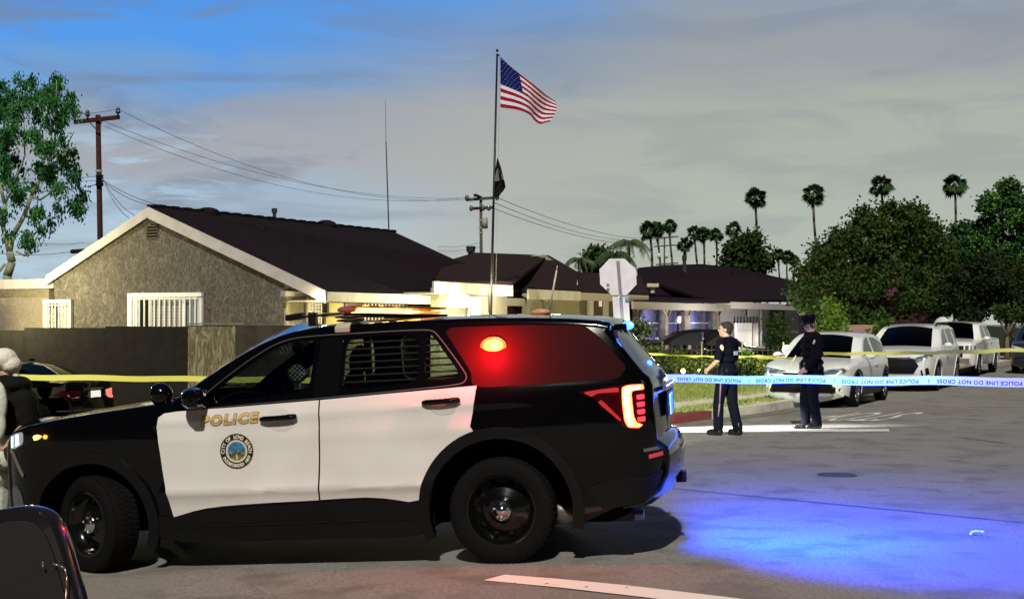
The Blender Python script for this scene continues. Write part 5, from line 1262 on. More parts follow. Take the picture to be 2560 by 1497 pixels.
# ---- iron fence with path lights
IRON = mat('iron_dark', (.04, .04, .038), .5, .4)
f0, f1_ = G(1560, 942, .15), G(1985, 940, .15); f0.y = 39.5; f1_.y = 37.5; f0 = Vector((P(1560, 900, 39.5).x, 39.5, .14)); f1_ = Vector((P(1985, 900, 37.5).x, 37.5, .14))
fe = empty('iron_fence', f0, 0, 'low black iron railing fence along the front garden', 'fence'); n = 34
for k in range(n + 1):
    p = f0.lerp(f1_, k / n); big_ = k % 8 == 0; mb = MB(); mb.tube(p, p + UP * (.95 if big_ else .88), .022 if big_ else .011, None, 6)
    if big_: mb.ell(p + UP * .98, (.035, .035, .035), 8, 6)
    mb.build('post' if big_ else 'picket', mat('iron_light', (.22, .21, .15), .5, .3) if big_ else IRON, fe, world=True)
for h in (.16, .78): mb = MB(); mb.tube(f0 + UP * h, f1_ + UP * h, .014, None, 6); mb.build('rail', IRON, fe, world=True)
def path_light(px, py, D, label, e_, es, r=.07):
    p = P(px, py, D); e = empty('garden_light', (p.x, p.y, gz(p.x) + .14), 0, label, 'light', 'garden lights'); mb = MB(); mb.ell(p, (r, r, r), 12, 8); mb.build('bulb', mat('garden_bulb', (1, .9, .5), .3, emit=(1, .85, .35), es=es), e, True, world=True)
    mb = MB(); mb.tube((p.x, p.y, gz(p.x) + .14), p - UP * r * .8, .02, .02, 6); mb.build('stake', IRON, e, world=True)
    d = bpy.data.lights.new('garden_point', 'POINT'); d.energy = e_; d.color = (1, .8, .35); d.shadow_soft_size = .05; o = bpy.data.objects.new('garden_point', d); C.objects.link(o); o.location = p + Vector((0, -.3, .12))
path_light(1966, 873, 36.5, 'brightest yellow garden light just left of the capped officer', 380, 26, .11)
path_light(1708, 927, 37.5, 'low garden light glowing behind the fence by the shrub', 60, 14, .06)
path_light(1748, 926, 37.9, 'small second garden light right of the low one behind the fence', 8, 5, .035)
# ================================================================ parked vehicles
def place(name, label, cat, axle, rear, group=None):
    """axle: centre of the front axle on the ground; rear: direction front to rear"""
    r = Vector((rear[0], rear[1], 0)).normalized(); gr = (gz(axle[0] + r.x) - gz(axle[0])); r = Vector((r.x, r.y, gr)).normalized()
    y = UP.cross(r).normalized(); z = r.cross(y); e = empty(name, (axle[0], axle[1], gz(axle[0])), 0, label, cat, group)
    e.rotation_euler = Matrix((r, y, z)).transposed().to_euler(); return e
SECT = [(.15, .92), (.3, .955), (.5, .985), (.7, 1.0), (.85, .995), (.95, .98)]
def parked(root, kind, paint, wb, r=.34):
    L = dict(
      crossover=dict(plan=[(-.92, .56), (-.86, .70), (-.75, .80), (-.5, .87), (0, .91), (1, .925), (2.4, .92), (3.0, .88), (3.4, .78), (3.6, .6)], sect=SECT + [(1.02, .95), (1.2, .88), (1.45, .78), (1.62, .70)], belt=1.0, nose=-.9, tail=3.55,
        outline=[(-.72, .24, 'front'), (-.88, .34, 'front'), (-.92, .55, 'front'), (-.90, .72, 'front'), (-.80, .84, 'hood'), (-.4, .93, 'hood'), (.1, .99, 'hood'), (.35, 1.02, 'hood'), (.6, 1.15, 'windshield'), (.9, 1.33, 'windshield'), (1.15, 1.46, 'windshield'), (1.4, 1.54, 'roof'), (1.8, 1.575, 'roof'), (2.4, 1.56, 'roof'), (2.9, 1.49, 'roof'), (3.05, 1.40, 'rear_window'), (3.3, 1.15, 'rear_window'), (3.42, 1.02, 'tailgate'), (3.50, .85, 'tailgate'), (3.55, .60, 'bumper'), (3.50, .40, 'bumper'), (3.35, .3, 'bumper')],
        wins=[[(.62, 1.03), (.95, 1.26), (1.2, 1.40), (1.45, 1.47), (1.70, 1.48), (1.70, 1.04)], [(1.78, 1.04), (1.78, 1.485), (2.3, 1.46), (2.85, 1.33), (2.92, 1.14), (2.6, 1.07)]]),
      suv=dict(plan=[(-.95, .62), (-.88, .76), (-.75, .85), (-.5, .91), (0, .945), (1, .955), (2.9, .95), (3.5, .90), (3.9, .78), (4.1, .6)], sect=SECT + [(1.1, .95), (1.3, .89), (1.55, .80), (1.74, .73)], belt=1.08, nose=-.92, tail=4.0,
        outline=[(-.75, .26, 'front'), (-.90, .36, 'front'), (-.94, .6, 'front'), (-.92, .85, 'front'), (-.82, .95, 'hood'), (-.4, 1.03, 'hood'), (.1, 1.08, 'hood'), (.4, 1.11, 'hood'), (.7, 1.28, 'windshield'), (1.0, 1.45, 'windshield'), (1.25, 1.57, 'windshield'), (1.5, 1.64, 'roof'), (2.0, 1.69, 'roof'), (2.8, 1.69, 'roof'), (3.45, 1.64, 'roof'), (3.6, 1.55, 'rear_window'), (3.85, 1.22, 'rear_window'), (3.93, 1.1, 'tailgate'), (3.97, .8, 'tailgate'), (4.02, .60, 'bumper'), (3.95, .40, 'bumper'), (3.8, .3, 'bumper')],
        wins=[[(.72, 1.13), (1.05, 1.38), (1.3, 1.51), (1.5, 1.57), (1.78, 1.59), (1.78, 1.14)], [(1.86, 1.14), (1.86, 1.59), (2.78, 1.59), (2.78, 1.17)], [(2.86, 1.17), (2.86, 1.59), (3.35, 1.53), (3.55, 1.30), (3.5, 1.2)]]),
      pickup=dict(plan=[(-.95, .66), (-.88, .80), (-.75, .88), (-.5, .93), (0, .95), (1, .955), (4, .95), (4.9, .92), (5.0, .88)], sect=SECT + [(1.2, .96), (1.4, .90), (1.7, .80), (1.9, .76)], belt=1.2, nose=-.92, tail=4.9,
        outline=[(-.78, .36, 'front'), (-.92, .46, 'front'), (-.95, .7, 'front'), (-.93, 1.02, 'front'), (-.86, 1.12, 'hood'), (-.4, 1.18, 'hood'), (.3, 1.23, 'hood'), (.5, 1.25, 'hood'), (.75, 1.45, 'windshield'), (.98, 1.64, 'windshield'), (1.15, 1.75, 'windshield'), (1.35, 1.80, 'roof'), (2.0, 1.84, 'roof'), (2.7, 1.80, 'roof'), (2.78, 1.76, 'rear_window'), (2.92, 1.30, 'rear_window'), (2.95, 1.24, 'tonneau'), (4.8, 1.26, 'tonneau'), (4.88, 1.20, 'tailgate'), (4.92, .7, 'tailgate'), (4.95, .55, 'bumper'), (4.9, .42, 'bumper')],
        wins=[[(.75, 1.26), (.98, 1.5), (1.2, 1.68), (1.40, 1.72), (1.78, 1.73), (1.78, 1.26)], [(1.86, 1.26), (1.86, 1.73), (2.5, 1.72), (2.72, 1.66), (2.80, 1.28)]]),
      sedan=dict(plan=[(-.85, .55), (-.78, .70), (-.6, .80), (0, .87), (1, .885), (2.5, .885), (3.1, .86), (3.5, .80), (3.72, .70), (3.82, .58)], sect=[(.15, .93), (.3, .96), (.5, .99), (.65, 1.0), (.80, .99), (.92, .96), (1.0, .92), (1.2, .80), (1.42, .66)], belt=.92, nose=-.82, tail=3.76,
        outline=[(-.62, .22, 'front'), (-.80, .30, 'front'), (-.84, .48, 'front'), (-.80, .66, 'front'), (-.6, .76, 'hood'), (-.1, .85, 'hood'), (.45, .91, 'hood'), (.8, 1.08, 'windshield'), (1.15, 1.27, 'windshield'), (1.4, 1.37, 'windshield'), (1.7, 1.43, 'roof'), (2.1, 1.44, 'roof'), (2.45, 1.40, 'roof'), (2.75, 1.30, 'rear_window'), (3.05, 1.15, 'rear_window'), (3.25, 1.06, 'rear_window'), (3.45, 1.035, 'boot'), (3.66, 1.02, 'boot'), (3.73, .96, 'boot_lid'), (3.73, .74, 'boot_lid'), (3.79, .66, 'bumper'), (3.80, .48, 'bumper'), (3.70, .32, 'bumper')],
        wins=[[(.72, .94), (1.05, 1.14), (1.4, 1.32), (1.62, 1.375), (1.80, 1.38), (1.78, .95)], [(1.86, .95), (1.88, 1.38), (2.3, 1.36), (2.72, 1.20), (2.95, 1.02), (2.7, .97)]]))[kind]
    L.update(sill=.22 if kind != 'pickup' else .36, round=.06 if kind != 'sedan' else .05, crown=dict(front=.16, hood=.04, windshield=.10, roof=.04, rear_window=.08, tailgate=.06, bumper=.10, tonneau=.01, boot=.03, boot_lid=.10))
    c = Car(L, root); ar = [(0, r + .01, r + .07), (wb, r + .01, r + .07)]
    wins = [chaikin(w_, 1, True, .12) for w_ in L['wins']]
    pt = c.loft(lambda t: {'windshield': CM['dglass'], 'rear_window': CM['dglass'], 'front': paint}.get(t, paint), ny=10)
    c.body(paint, ar, wins); c.underside(CM['black'], ar)
    for w_ in wins: c.side(w_, -.010, 'side_window', CM['dglass'], thick=0, step=.2)
    mb = MB(); b = L['belt']; mb.cbox(.9, 1.2, -.6, .6, b - .25, b + .02); mb.build('dashboard', CM['seat'], root)
    for x in (1.5, 2.4):
        for y in (-.36, .36): mb = MB(); mb.ell((x, y, b + .08), (.09, .22, .30), 10, 8); mb.ell((x + .06, y, b + .36), (.05, .12, .09), 10, 6); mb.build('seat', CM['seat'], root, True)
    mb = MB(); mb.cbox(.6, min(3.0, L['tail'] - .7), -.7, .7, .4, b - .2); mb.build('cabin_floor', CM['black'], root)
    hub = c.P(0) - .01
    for x in (0, wb):
        for s_ in (-1, 1): wheel(root, x, s_ * (hub - .115), r, r, .21, 0, CM, 'alloy')
    for cx, cz, rr_ in ar:
        n = 20; a0, a1 = -15, 195
        o_ = [(cx + (rr_ + .06) * math.cos(R(a0 + (a1 - a0) * k / n)), cz + (rr_ + .06) * math.sin(R(a0 + (a1 - a0) * k / n))) for k in range(n + 1)]
        i_ = [(cx + (rr_ + .003) * math.cos(R(a0 + (a1 - a0) * k / n)), cz + (rr_ + .003) * math.sin(R(a0 + (a1 - a0) * k / n))) for k in range(n, -1, -1)]
        c.side(o_ + i_, .010, 'arch_moulding', CM['plast'] if kind in ('crossover',) else paint, thick=.03, step=.2)
    for s_ in (-1, 1):
        mb = MB(); zz = b + .08; xx = L['wins'][0][0][0] + .18; mb.ell((xx, s_ * (c.w(xx, zz) + .12), zz), (.06, .11, .075), 12, 8); mb.tube((xx, s_ * (c.w(xx, zz) - .02), zz - .03), (xx, s_ * (c.w(xx, zz) + .08), zz - .01), .03, .03, 6); mb.build('door_mirror', paint, root, True)
        for x in ((1.5, 2.5) if kind != 'sedan' else (1.6, 2.45)):
            z = b - .12; mb = MB(); mb.tube((x, s_ * (c.w(x, z) + .02), z), (x + .18, s_ * (c.w(x + .18, z) + .02), z + .004), .014, .014, 6); mb.build('door_handle', CM['chrome'] if kind != 'crossover' else paint, root, True)
    # door seams
    for x in ((.78, 1.80, 2.78) if kind != 'sedan' else (.80, 1.82, 2.72)):
        c.side([(x, .38), (x + .008, .38), (x + .008, b - .02), (x, b - .02)], .002, 'door_seam', CM['black'], thick=0, step=.2)
    return c, pt
def endx(c, y, z, front=True):
    """where the skin of the nose (or tail) lies at height z, y off the centre line"""
    tags = ('front', 'hood') if front else ('tailgate', 'bumper', 'boot_lid', 'boot')
    pts = sorted([(p[1], p[0]) for p in c.out if p[2] in tags]); x0 = float(np.interp(z, [p[0] for p in pts], [p[1] for p in pts]))
    hw = c.w(x0 + (c.r if front else -c.r), z) - c.r; sg = -1 if front else 1; b = c.q['crown'].get('front' if front else 'boot_lid' if 'boot_lid' in c.q['crown'] and not front and z > .7 else 'bumper', .1)
    if abs(y) <= hw * .98: return x0 + sg * b * (1 - (y / hw) ** 2)
    lo, hi = (x0 - .05, 1.0) if front else (x0 + .05, x0 - 1.2)
    for _ in range(30):
        m_ = (lo + hi) / 2
        if c.w(m_, z) < abs(y): lo = m_
        else: hi = m_
    return (lo + hi) / 2
def fface(c, nx, pts, name, m, off, root, th=.02, curve=0, front=True):
    """patch laid on the nose or tail skin, given as (y, z)"""
    P_ = [Vector((0, y, z)) for y, z in pts]; bm = bmesh.new(); bm.faces.new([bm.verts.new(p) for p in P_]); bmesh.ops.triangulate(bm, faces=bm.faces, ngon_method='EAR_CLIP')
    for k in range(-11, 12):
        bmesh.ops.bisect_plane(bm, geom=bm.verts[:] + bm.edges[:] + bm.faces[:], plane_co=(0, k * .08 + .01, 0), plane_no=(0, 1, 0))
    for k in range(1, 14):
        bmesh.ops.bisect_plane(bm, geom=bm.verts[:] + bm.edges[:] + bm.faces[:], plane_co=(0, 0, k * .1 + .03), plane_no=(0, 0, 1))
    sg = -1 if front else 1
    for v in bm.verts: v.co.x = endx(c, v.co.y, v.co.z, front) + sg * (.008 + off * .06)
    e = [e for e in bm.edges if e.is_boundary]; r = bmesh.ops.extrude_edge_only(bm, edges=e)
    for v in r['geom']:
        if isinstance(v, bmesh.types.BMVert): v.co.x -= sg * .03
    bmesh.ops.recalc_face_normals(bm, faces=bm.faces)
    me = bpy.data.meshes.new(name); bm.to_mesh(me); bm.free(); return link(name, me, m, root)
WH2 = mat('parked_white', (.84, .85, .80), .28, 0, .8, noise_=(1.2, (.79, .80, .75), .4, .6, 3))
GP = 'vehicles parked along the kerb'
Wd = PV; fwd = -DV
HLM = mat('headlamp_cool', (.10, .14, .20), .1, .3, .6, noise_=(9, (.35, .42, .5), .5, .6, 2))
# 1 white crossover nearest to us
n1 = Vector((6.97, 27.4, 0)) - PV * .90
c1_ = place('white_crossover', 'white compact crossover parked nearest, front facing us beside the capped officer', 'car', n1, DV, GP); c, pt = parked(c1_, 'crossover', WH2, 2.64)
nx = lambda z: -.935 if z > .35 else -.90
fface(c, nx, [(-.80, .62), (-.62, .70), (-.40, .66), (.40, .66), (.62, .70), (.80, .62), (.72, .36), (.55, .30), (-.55, .30), (-.72, .36)], 'lower_grille', CM['plast'], .10, c1_, curve=.24)
fface(c, nx, [(-.55, .335), (.55, .335), (.5, .295), (-.5, .295)], 'silver_strip', CM['alloy'], .125, c1_, curve=.24)
fface(c, nx, [(-.38, .76), (.38, .76), (.34, .71), (-.34, .71)], 'upper_grille', CM['trim'], .12, c1_, curve=.24)
for s_ in (-1, 1):
    fface(c, nx, [(s_ * .30, .79), (s_ * .78, .86), (s_ * .84, .80), (s_ * .80, .73), (s_ * .34, .735)][::(1 if s_ > 0 else -1)], 'headlamp', HLM, .11, c1_, curve=.24)
    fface(c, nx, [(s_ * .60, .50), (s_ * .76, .60), (s_ * .78, .42), (s_ * .66, .40)][::(1 if s_ > 0 else -1)], 'fog_bezel', WH2, .13, c1_, curve=.24)
plate(c1_, (-1.05, 0, .50), (-1, 0, 0), m=mat('plate_blue', (.35, .5, .8), .5))
c.side([(.45, .22), (.45, .42), (2.2, .42), (2.2, .22)], .012, 'sill_cladding', CM['plast'], step=.3)
c1_.scale = (1, 1, .93)
# 2 white family SUV
n2 = Vector((10.6, 33.8, 0)) - PV * .93
c2_ = place('white_suv', 'white mid size family vehicle with roof rails parked behind the nearest crossover', 'car', n2, DV, GP); c, pt = parked(c2_, 'suv', WH2, 2.85, .37)
nx = lambda z: -.955
fface(c, nx, [(-.50, .86), (.50, .86), (.62, .66), (.50, .46), (-.50, .46), (-.62, .66)], 'grille', CM['plast'], .12, c2_, curve=.2)
fface(c, nx, [(-.42, .90), (.42, .90), (.44, .86), (-.44, .86)], 'chrome_bar', CM['chrome'], .14, c2_, curve=.2)
for s_ in (-1, 1):
    fface(c, nx, [(s_ * .46, .84), (s_ * .86, .98), (s_ * .90, .90), (s_ * .60, .76)][::(1 if s_ > 0 else -1)], 'headlamp', HLM, .12, c2_, curve=.2)
    fface(c, nx, [(s_ * .66, .55), (s_ * .82, .62), (s_ * .84, .45), (s_ * .68, .40)][::(1 if s_ > 0 else -1)], 'fog_recess', CM['plast'], .12, c2_, curve=.2)
    mb = MB(); mb.path([(1.5, s_ * .60, 1.66), (1.6, s_ * .62, 1.74), (3.2, s_ * .62, 1.74), (3.35, s_ * .60, 1.66)], .02, 6); mb.build('roof_rail', CM['black'], c2_, True)
fface(c, nx, [(-.55, .36), (.55, .36), (.5, .30), (-.5, .30)], 'silver_strip', CM['alloy'], .14, c2_, curve=.2)
c2_.scale = (1, 1, .96)
# 3 white pickup
n3 = Vector((14.8, 43.0, 0)) - PV * .95
c3_ = place('white_pickup', 'white pickup truck parked third in the row under the dark trees', 'pickup', n3, DV, GP); c, pt = parked(c3_, 'pickup', WH2, 3.65, .40)
nx = lambda z: -.96
fface(c, nx, [(-.60, 1.05), (.60, 1.05), (.56, .66), (-.56, .66)], 'grille', CM['plast'], .13, c3_, curve=.14)
for s_ in (-1, 1): fface(c, nx, [(s_ * .64, 1.06), (s_ * .90, 1.04), (s_ * .90, .86), (s_ * .64, .86)][::(1 if s_ > 0 else -1)], 'headlamp', HLM, .12, c3_, curve=.14)
fface(c, nx, [(-.8, .62), (.8, .62), (.78, .46), (-.78, .46)], 'front_bumper', CM['chrome'], .16, c3_, curve=.14)
c3_.scale = (1, 1, .92)
# 4 dark one at the right edge
c4_ = place('dark_suv', 'dark vehicle at the right picture edge behind the white pickup, headlamp shining', 'car', (17.6, 45.2, 0), DV, GP); c, pt = parked(c4_, 'suv', mat('dark_blue_paint', (.012, .018, .035), .2, 0, .9), 2.85, .38)
nx = lambda z: -.955
for s_ in (-1, 1): fface(c, nx, [(s_ * .50, .86), (s_ * .86, .94), (s_ * .88, .80), (s_ * .55, .74)][::(1 if s_ > 0 else -1)], 'headlamp', mat('lamp_bright', (.8, .8, .75), .2, .3), .12, c4_, curve=.2)
fface(c, nx, [(-.5, .84), (.5, .84), (.48, .74), (-.48, .74)], 'chrome_bar', CM['chrome'], .13, c4_, curve=.2); plate(c4_, (-1.1, -.1, .55), (-1, 0, 0))
# 5 black sedan across the main street
rp = Vector((-8.2, 26.25, 0)); hd_ = Vector((-.945, .325, 0)).normalized()
c5_ = place('black_sedan', 'black sedan parked at the dark wall seen from behind with lit number plate', 'car', rp + hd_ * 3.6, -hd_); c, pt = parked(c5_, 'sedan', CM['blackp'], 2.76, .33)
def rface(pts, name, m, off, root): return fface(c, None, pts, name, m, off, root, front=False)
rface([(-.72, .88), (-.40, .85), (-.42, .70), (-.60, .68), (-.80, .80)], 'tail_lamp', CM['redlens'], .04, c5_); rface([(.72, .88), (.40, .85), (.42, .70), (.60, .68), (.80, .80)], 'tail_lamp', mat('tail_glow', (.5, .05, .05), .2, emit=(1, .2, .15), es=1.2), .04, c5_)
rface([(-.70, .79), (-.44, .78), (-.45, .73), (-.62, .73)], 'reverse_lamp', mat('reverse_white', (.6, .55, .55), .2), .05, c5_)
rface([(-.30, .895), (.30, .895), (.30, .875), (-.30, .875)], 'chrome_strip', CM['chrome'], .05, c5_)
plate(c5_, (3.85, 0, .77), (1, 0, 0), m=mat('plate_lit', (.8, .8, .75), .5, emit=(1, .98, .85), es=.7))
rface([(-.78, .50), (.78, .50), (.78, .49), (-.78, .49)], 'bumper_strip', CM['alloy'], .08, c5_)
mb = MB(); mb.ell((2.40, 0, 1.50), (.09, .02, .03), 10, 6); mb.build('roof_fin', CM['black'], c5_, True)
# 6 black car in the driveway
d6 = P(1800, 870, 44); c6_ = place('driveway_car', 'black car parked in the driveway in front of the white panel', 'car', (d6.x + 1.3, d6.y, 0), (-1, .12)); c, pt = parked(c6_, 'sedan', CM['black'], 2.7, .33)
for o in c6_.children:
    if o.data and CM['dglass'].name in o.data.materials: o.data.materials[0] = mat('blackened_glass', (.003, .003, .004), .5, spec=.1)
# dish on the white SUV's far side: satellite dish of the house behind
dp = P(2352, 812, 50); ds = empty('satellite_dish', (dp.x, dp.y, gz(dp.x) + .14), 0, 'pale curved dish showing above the roof of the white family vehicle', 'dish'); mb = MB()
mb.lathe(dp, Vector((-.75, -.6, .35)), [(.001, .10), (.12, .085), (.24, .04), (.32, .0), (.325, -.01)], 24); mb.build('reflector', mat('dish_white', (.65, .65, .62), .5), ds, True, world=True)
mb = MB(); mb.tube((dp.x, dp.y, .1), dp, .03, .03, 8); mb.build('mast', STEEL, ds, world=True)
# ================================================================ people
SKIN = mat('skin', (.50, .30, .22), .6, noise_=(20, (.44, .25, .18), .4, .6, 3)); UNI = mat('uniform_navy', (.003, .003, .008), .85, bump=(40, .4, .01)); HAIR = mat('hair_dark', (.035, .030, .030), .8, bump=(60, .8, .01)); BOOT = mat('boot_leather', (.008, .008, .008), .3)
JAC = mat('jacket_black', (.0035, .003, .004), .9, bump=(35, .5, .01))
def limb(mb, pts, rs, n=12):
    for i in range(len(pts) - 1): mb.tube(pts[i], pts[i + 1], rs[i], rs[i + 1], n)
    for p, r in zip(pts, rs): mb.ell(p, (r, r, r), n, 8)
def hand(mb, w_, dirv, palm, sgn, curl=.5, s=1.0):
    """palm with four bent fingers and a thumb; dirv along the hand, palm = palm normal"""
    d = Vector(dirv).normalized(); pn = Vector(palm).normalized(); a = d.cross(pn).normalized() * sgn; w_ = Vector(w_)
    for i in range(4):
        b = w_ + d * .085 * s + a * (.030 - .020 * i) * s; L = (.040, .045, .042, .032)[i] * s; mb.tube(w_ + a * (.018 - .012 * i) * s, b, .016 * s, .0115 * s, 8)
        q = b; dd = d
        for j in range(3):
            dd = (dd + pn * curl * .55).normalized(); q2 = q + dd * L * (1, .7, .55)[j]; mb.tube(q, q2, .0100 * s - .001 * j, .0092 * s - .001 * j, 7); mb.ell(q2, (.0092 * s,) * 3, 7, 5); q = q2
    t0 = w_ + a * .026 * s + d * .02 * s; t1 = t0 + (a * .7 + d * .6 + pn * .3).normalized() * .04 * s; t2 = t1 + (a * .2 + d + pn * .5).normalized() * .032 * s
    mb.tube(t0, t1, .014 * s, .0115 * s, 8); mb.tube(t1, t2, .0115 * s, .009 * s, 8); mb.ell(t2, (.009 * s,) * 3, 7, 5)
def head(mb, c, face, s=1.0):
    c = Vector(c); f = Vector(face).normalized(); l = UP.cross(f).normalized(); u = f.cross(l)
    Rm = Matrix((f, l, u)).transposed()
    def E(o, r, n=14): mb.ell(c + Rm @ (Vector(o) * s), tuple(q * s for q in r), n, 10, Rm)
    E((-.012, 0, .018), (.098, .076, .098)); E((.030, 0, -.030), (.062, .060, .080)); E((.055, 0, -.085), (.034, .034, .026)); E((.098, 0, -.012), (.020, .013, .026)); E((.088, 0, .004), (.014, .010, .030))
    E((.080, 0, .036), (.022, .050, .012)); E((.086, 0, -.052), (.014, .026, .009)); E((.083, 0, -.064), (.014, .022, .008)); E((-.02, .078, -.010), (.018, .010, .030)); E((-.02, -.078, -.010), (.018, .010, .030))
    return Rm
def officer(pos, face, hface, label, hat, H, jacket, pose):
    pos = Vector((pos[0], pos[1], gz(pos[0]))); f = Vector((face[0], face[1], 0)).normalized(); l = UP.cross(f)
    k = H / 1.78; T = lambda x, y, z: pos + (f * x + l * y + UP * z) * k
    e = empty('person', pos, 0, label, 'person'); e['kind'] = 'thing'
    hipz = .93; sh = 1.44
    aL, aR = pose['feet']; legs = []
    for sd_, (fx, fy) in ((1, aL), (-1, aR)):
        hip = (0, sd_ * .095, hipz); knee = (fx * .55 + .03, sd_ * .10 + (fy - sd_ * .1) * .5, .50); ank = (fx - .02, fy, .09); legs.append((hip, knee, ank))
    arms = pose['arms']
    # --- body: one continuous skin
    mb = MB(); Rm = head(mb, T(.03, 0, 1.645), hface, k); hc = T(.03, 0, 1.645)
    mb.tube(T(0, 0, 1.44), T(.02, 0, 1.60), .062 * k, .056 * k, 12)
    for z, rx, ry in ((.95, .105, .155), (1.05, .10, .145), (1.18, .105, .15), (1.32, .115, .165), (1.42, .09, .165)): mb.ell(T(-.005, 0, z), (rx * k, ry * k, .10 * k), 14, 10, Matrix((f, l, UP)).transposed())
    for hip, kn, an in legs: limb(mb, [T(*hip), T(*kn), T(*an)], [.085 * k, .058 * k, .040 * k]); limb(mb, [T(*an), T(an[0] + .12, an[1], .04)], [.036 * k, .026 * k])
    for sd_, (el, wr, hd_, pn) in zip((1, -1), arms): limb(mb, [T(-.01, sd_ * .185, sh), T(*el), T(*wr)], [.052 * k, .040 * k, .028 * k]); hand(mb, T(*wr), f * hd_[0] + l * hd_[1] + UP * hd_[2], f * pn[0] + l * pn[1] + UP * pn[2], sd_, .5, k)
    me = solid_blob(mb, .0085, 2); body = link('body', me, SKIN, e, True, world=True)
    # eyes
    for s_ in (-1, 1):
        mb = MB(); mb.ell(hc + Rm @ Vector((.083, s_ * .030, .012)) * k, (.011 * k,) * 3, 8, 6); mb.build('eye', mat('eye_dark', (.03, .02, .02), .2), e, True, world=True)
    # --- trousers
    mb = MB()
    mb.ell(T(-.01, 0, .95), (.135 * k, .185 * k, .13 * k), 16, 10, Matrix((f, l, UP)).transposed())
    for hip, kn, an in legs: limb(mb, [T(*hip), T(*kn), T(an[0], an[1], .10)], [.115 * k, .086 * k, .078 * k])
    link('trousers', solid_blob(mb, .014, 3), UNI, e, True, world=True)
    mb = MB()
    for hip, kn, an in legs:
        limb(mb, [T(an[0] - .03, an[1], .06), T(an[0] + .15, an[1] + (.02 if an[1] > 0 else -.02), .045)], [.055 * k, .048 * k]); mb.tube(T(an[0] - .02, an[1], .05), T(an[0] - .01, an[1], .20), .062 * k, .064 * k, 10); mb.ell(T(an[0] + .05, an[1], .05), (.08 * k, .055 * k, .055 * k), 10, 6, Matrix((f, l, UP)).transposed())
    link('boots', solid_blob(mb, .010, 2), BOOT, e, True, world=True)
    # --- shirt or jacket
    mb = MB(); g = .045 if jacket else .0
    for z, rx, ry in ((.86 if jacket else 1.0, .145 + g, .185 + g), (.95, .14 + g, .18 + g), (1.05, .135 + g, .175 + g), (1.18, .135 + g, .175 + g), (1.30, .14 + g, .19 + g), (1.40, .125 + g, .195 + g), (1.455, .085, .15)): mb.ell(T(-.005, 0, z), (rx * k, ry * k, .085 * k), 16, 10, Matrix((f, l, UP)).transposed())
    mb.tube(T(0, 0, 1.45), T(.005, 0, 1.535), .085 * k, .066 * k, 14)
    for sd_, (el, wr, hd_, pn) in zip((1, -1), arms):
        a = Vector(T(-.01, sd_ * .185, sh)); w_ = Vector(T(*wr)); e2 = Vector(T(*el))
        if jacket: limb(mb, [a, e2, e2.lerp(w_, .92)], [.092 * k, .084 * k, .066 * k])
        else: limb(mb, [a, a.lerp(e2, .85)], [.074 * k, .066 * k])
    link('jacket' if jacket else 'shirt', solid_blob(mb, .013, 3), JAC if jacket else UNI, e, True, world=True)
    # belt and gear
    mb = MB(); mb.lathe(T(-.005, 0, .985), UP, [(.150 * k, 0), (.172 * k, 0), (.172 * k, .05 * k), (.150 * k, .05 * k)], 24); 
    v = []
    for p in mb.v: q_ = Vector(p) - T(-.005, 0, .985); v.append(tuple(T(-.005, 0, .985) + f * q_.dot(f) * .90 + l * q_.dot(l) * 1.16 + UP * q_.z))
    mb.v = v
    for (x, y) in ((.05, .20), (-.05, .21), (.05, -.20), (-.08, -.20), (.13, .12), (.13, -.12)): mb.box(T(x - .03, y - .03, .93), f * .06 * k, l * .06 * k, UP * .12 * k)
    mb.build('duty_belt', CM['plast'], e, world=True, bevel=.006)
    # hair / hat
    if hat:
        mb = MB(); hm = MB(); up = Rm @ UP; ff = Rm @ Vector((1, 0, 0)); top = hc + up * .052 * k
        hm.lathe(top, up, [(.088 * k, -.03 * k), (.096 * k, 0), (.098 * k, .03 * k), (.125 * k, .065 * k), (.128 * k, .075 * k), (.10 * k, .095 * k), (.001, .10 * k)], 28, ff)
        cap = hm.build('peaked_cap', UNI, e, True, world=True); bmv = MB(); n = 12
        vs = []
        for i in range(n + 1):
            a = R(-65 + 130 * i / n); vs += [top + (ff * math.cos(a) + (Rm @ Vector((0, 1, 0))) * math.sin(a)) * .094 * k, top + (ff * math.cos(a) * 1.0 + (Rm @ Vector((0, 1, 0))) * math.sin(a) * .85) * (.150 * k) - up * .022 * k]
        bmv.add(vs + [v_ - up * .006 for v_ in vs], [(2 * i, 2 * i + 1, 2 * i + 3, 2 * i + 2) for i in range(n)] + [(2 * i + 2 * n + 2, 2 * i + 2 + 2 * n + 2, 2 * i + 3 + 2 * n + 2, 2 * i + 1 + 2 * n + 2) for i in range(n)]); bmv.build('peak', BOOT, cap, True, world=True)
        hb = MB(); hb.lathe(hc + up * .0 * k, up, [(.083 * k, -.035 * k), (.090 * k, .02 * k), (.088 * k, .035 * k)], 24, ff); 
        v = []
        for p in hb.v:
            q_ = Vector(p) - hc; x_ = q_.dot(ff); v.append(tuple(hc + q_ * (1 if x_ < .03 * k else .80)))
        hb.v = v; hb.build('hair', HAIR, e, True, world=True)
    else:
        hb = MB(); L_ = lambda o: hc + Rm @ (Vector(o) * k)
        hb.ell(L_((-.032, 0, .040)), (.098 * k, .087 * k, .088 * k), 18, 12, Rm); hb.ell(L_((-.055, 0, -.01)), (.06 * k, .080 * k, .075 * k), 14, 10, Rm); hb.ell(L_((.02, 0, .085)), (.06 * k, .068 * k, .03 * k), 14, 8, Rm)
        link('hair', solid_blob(hb, .010, 2), HAIR, e, True, world=True)
    return e, T, k, f, l
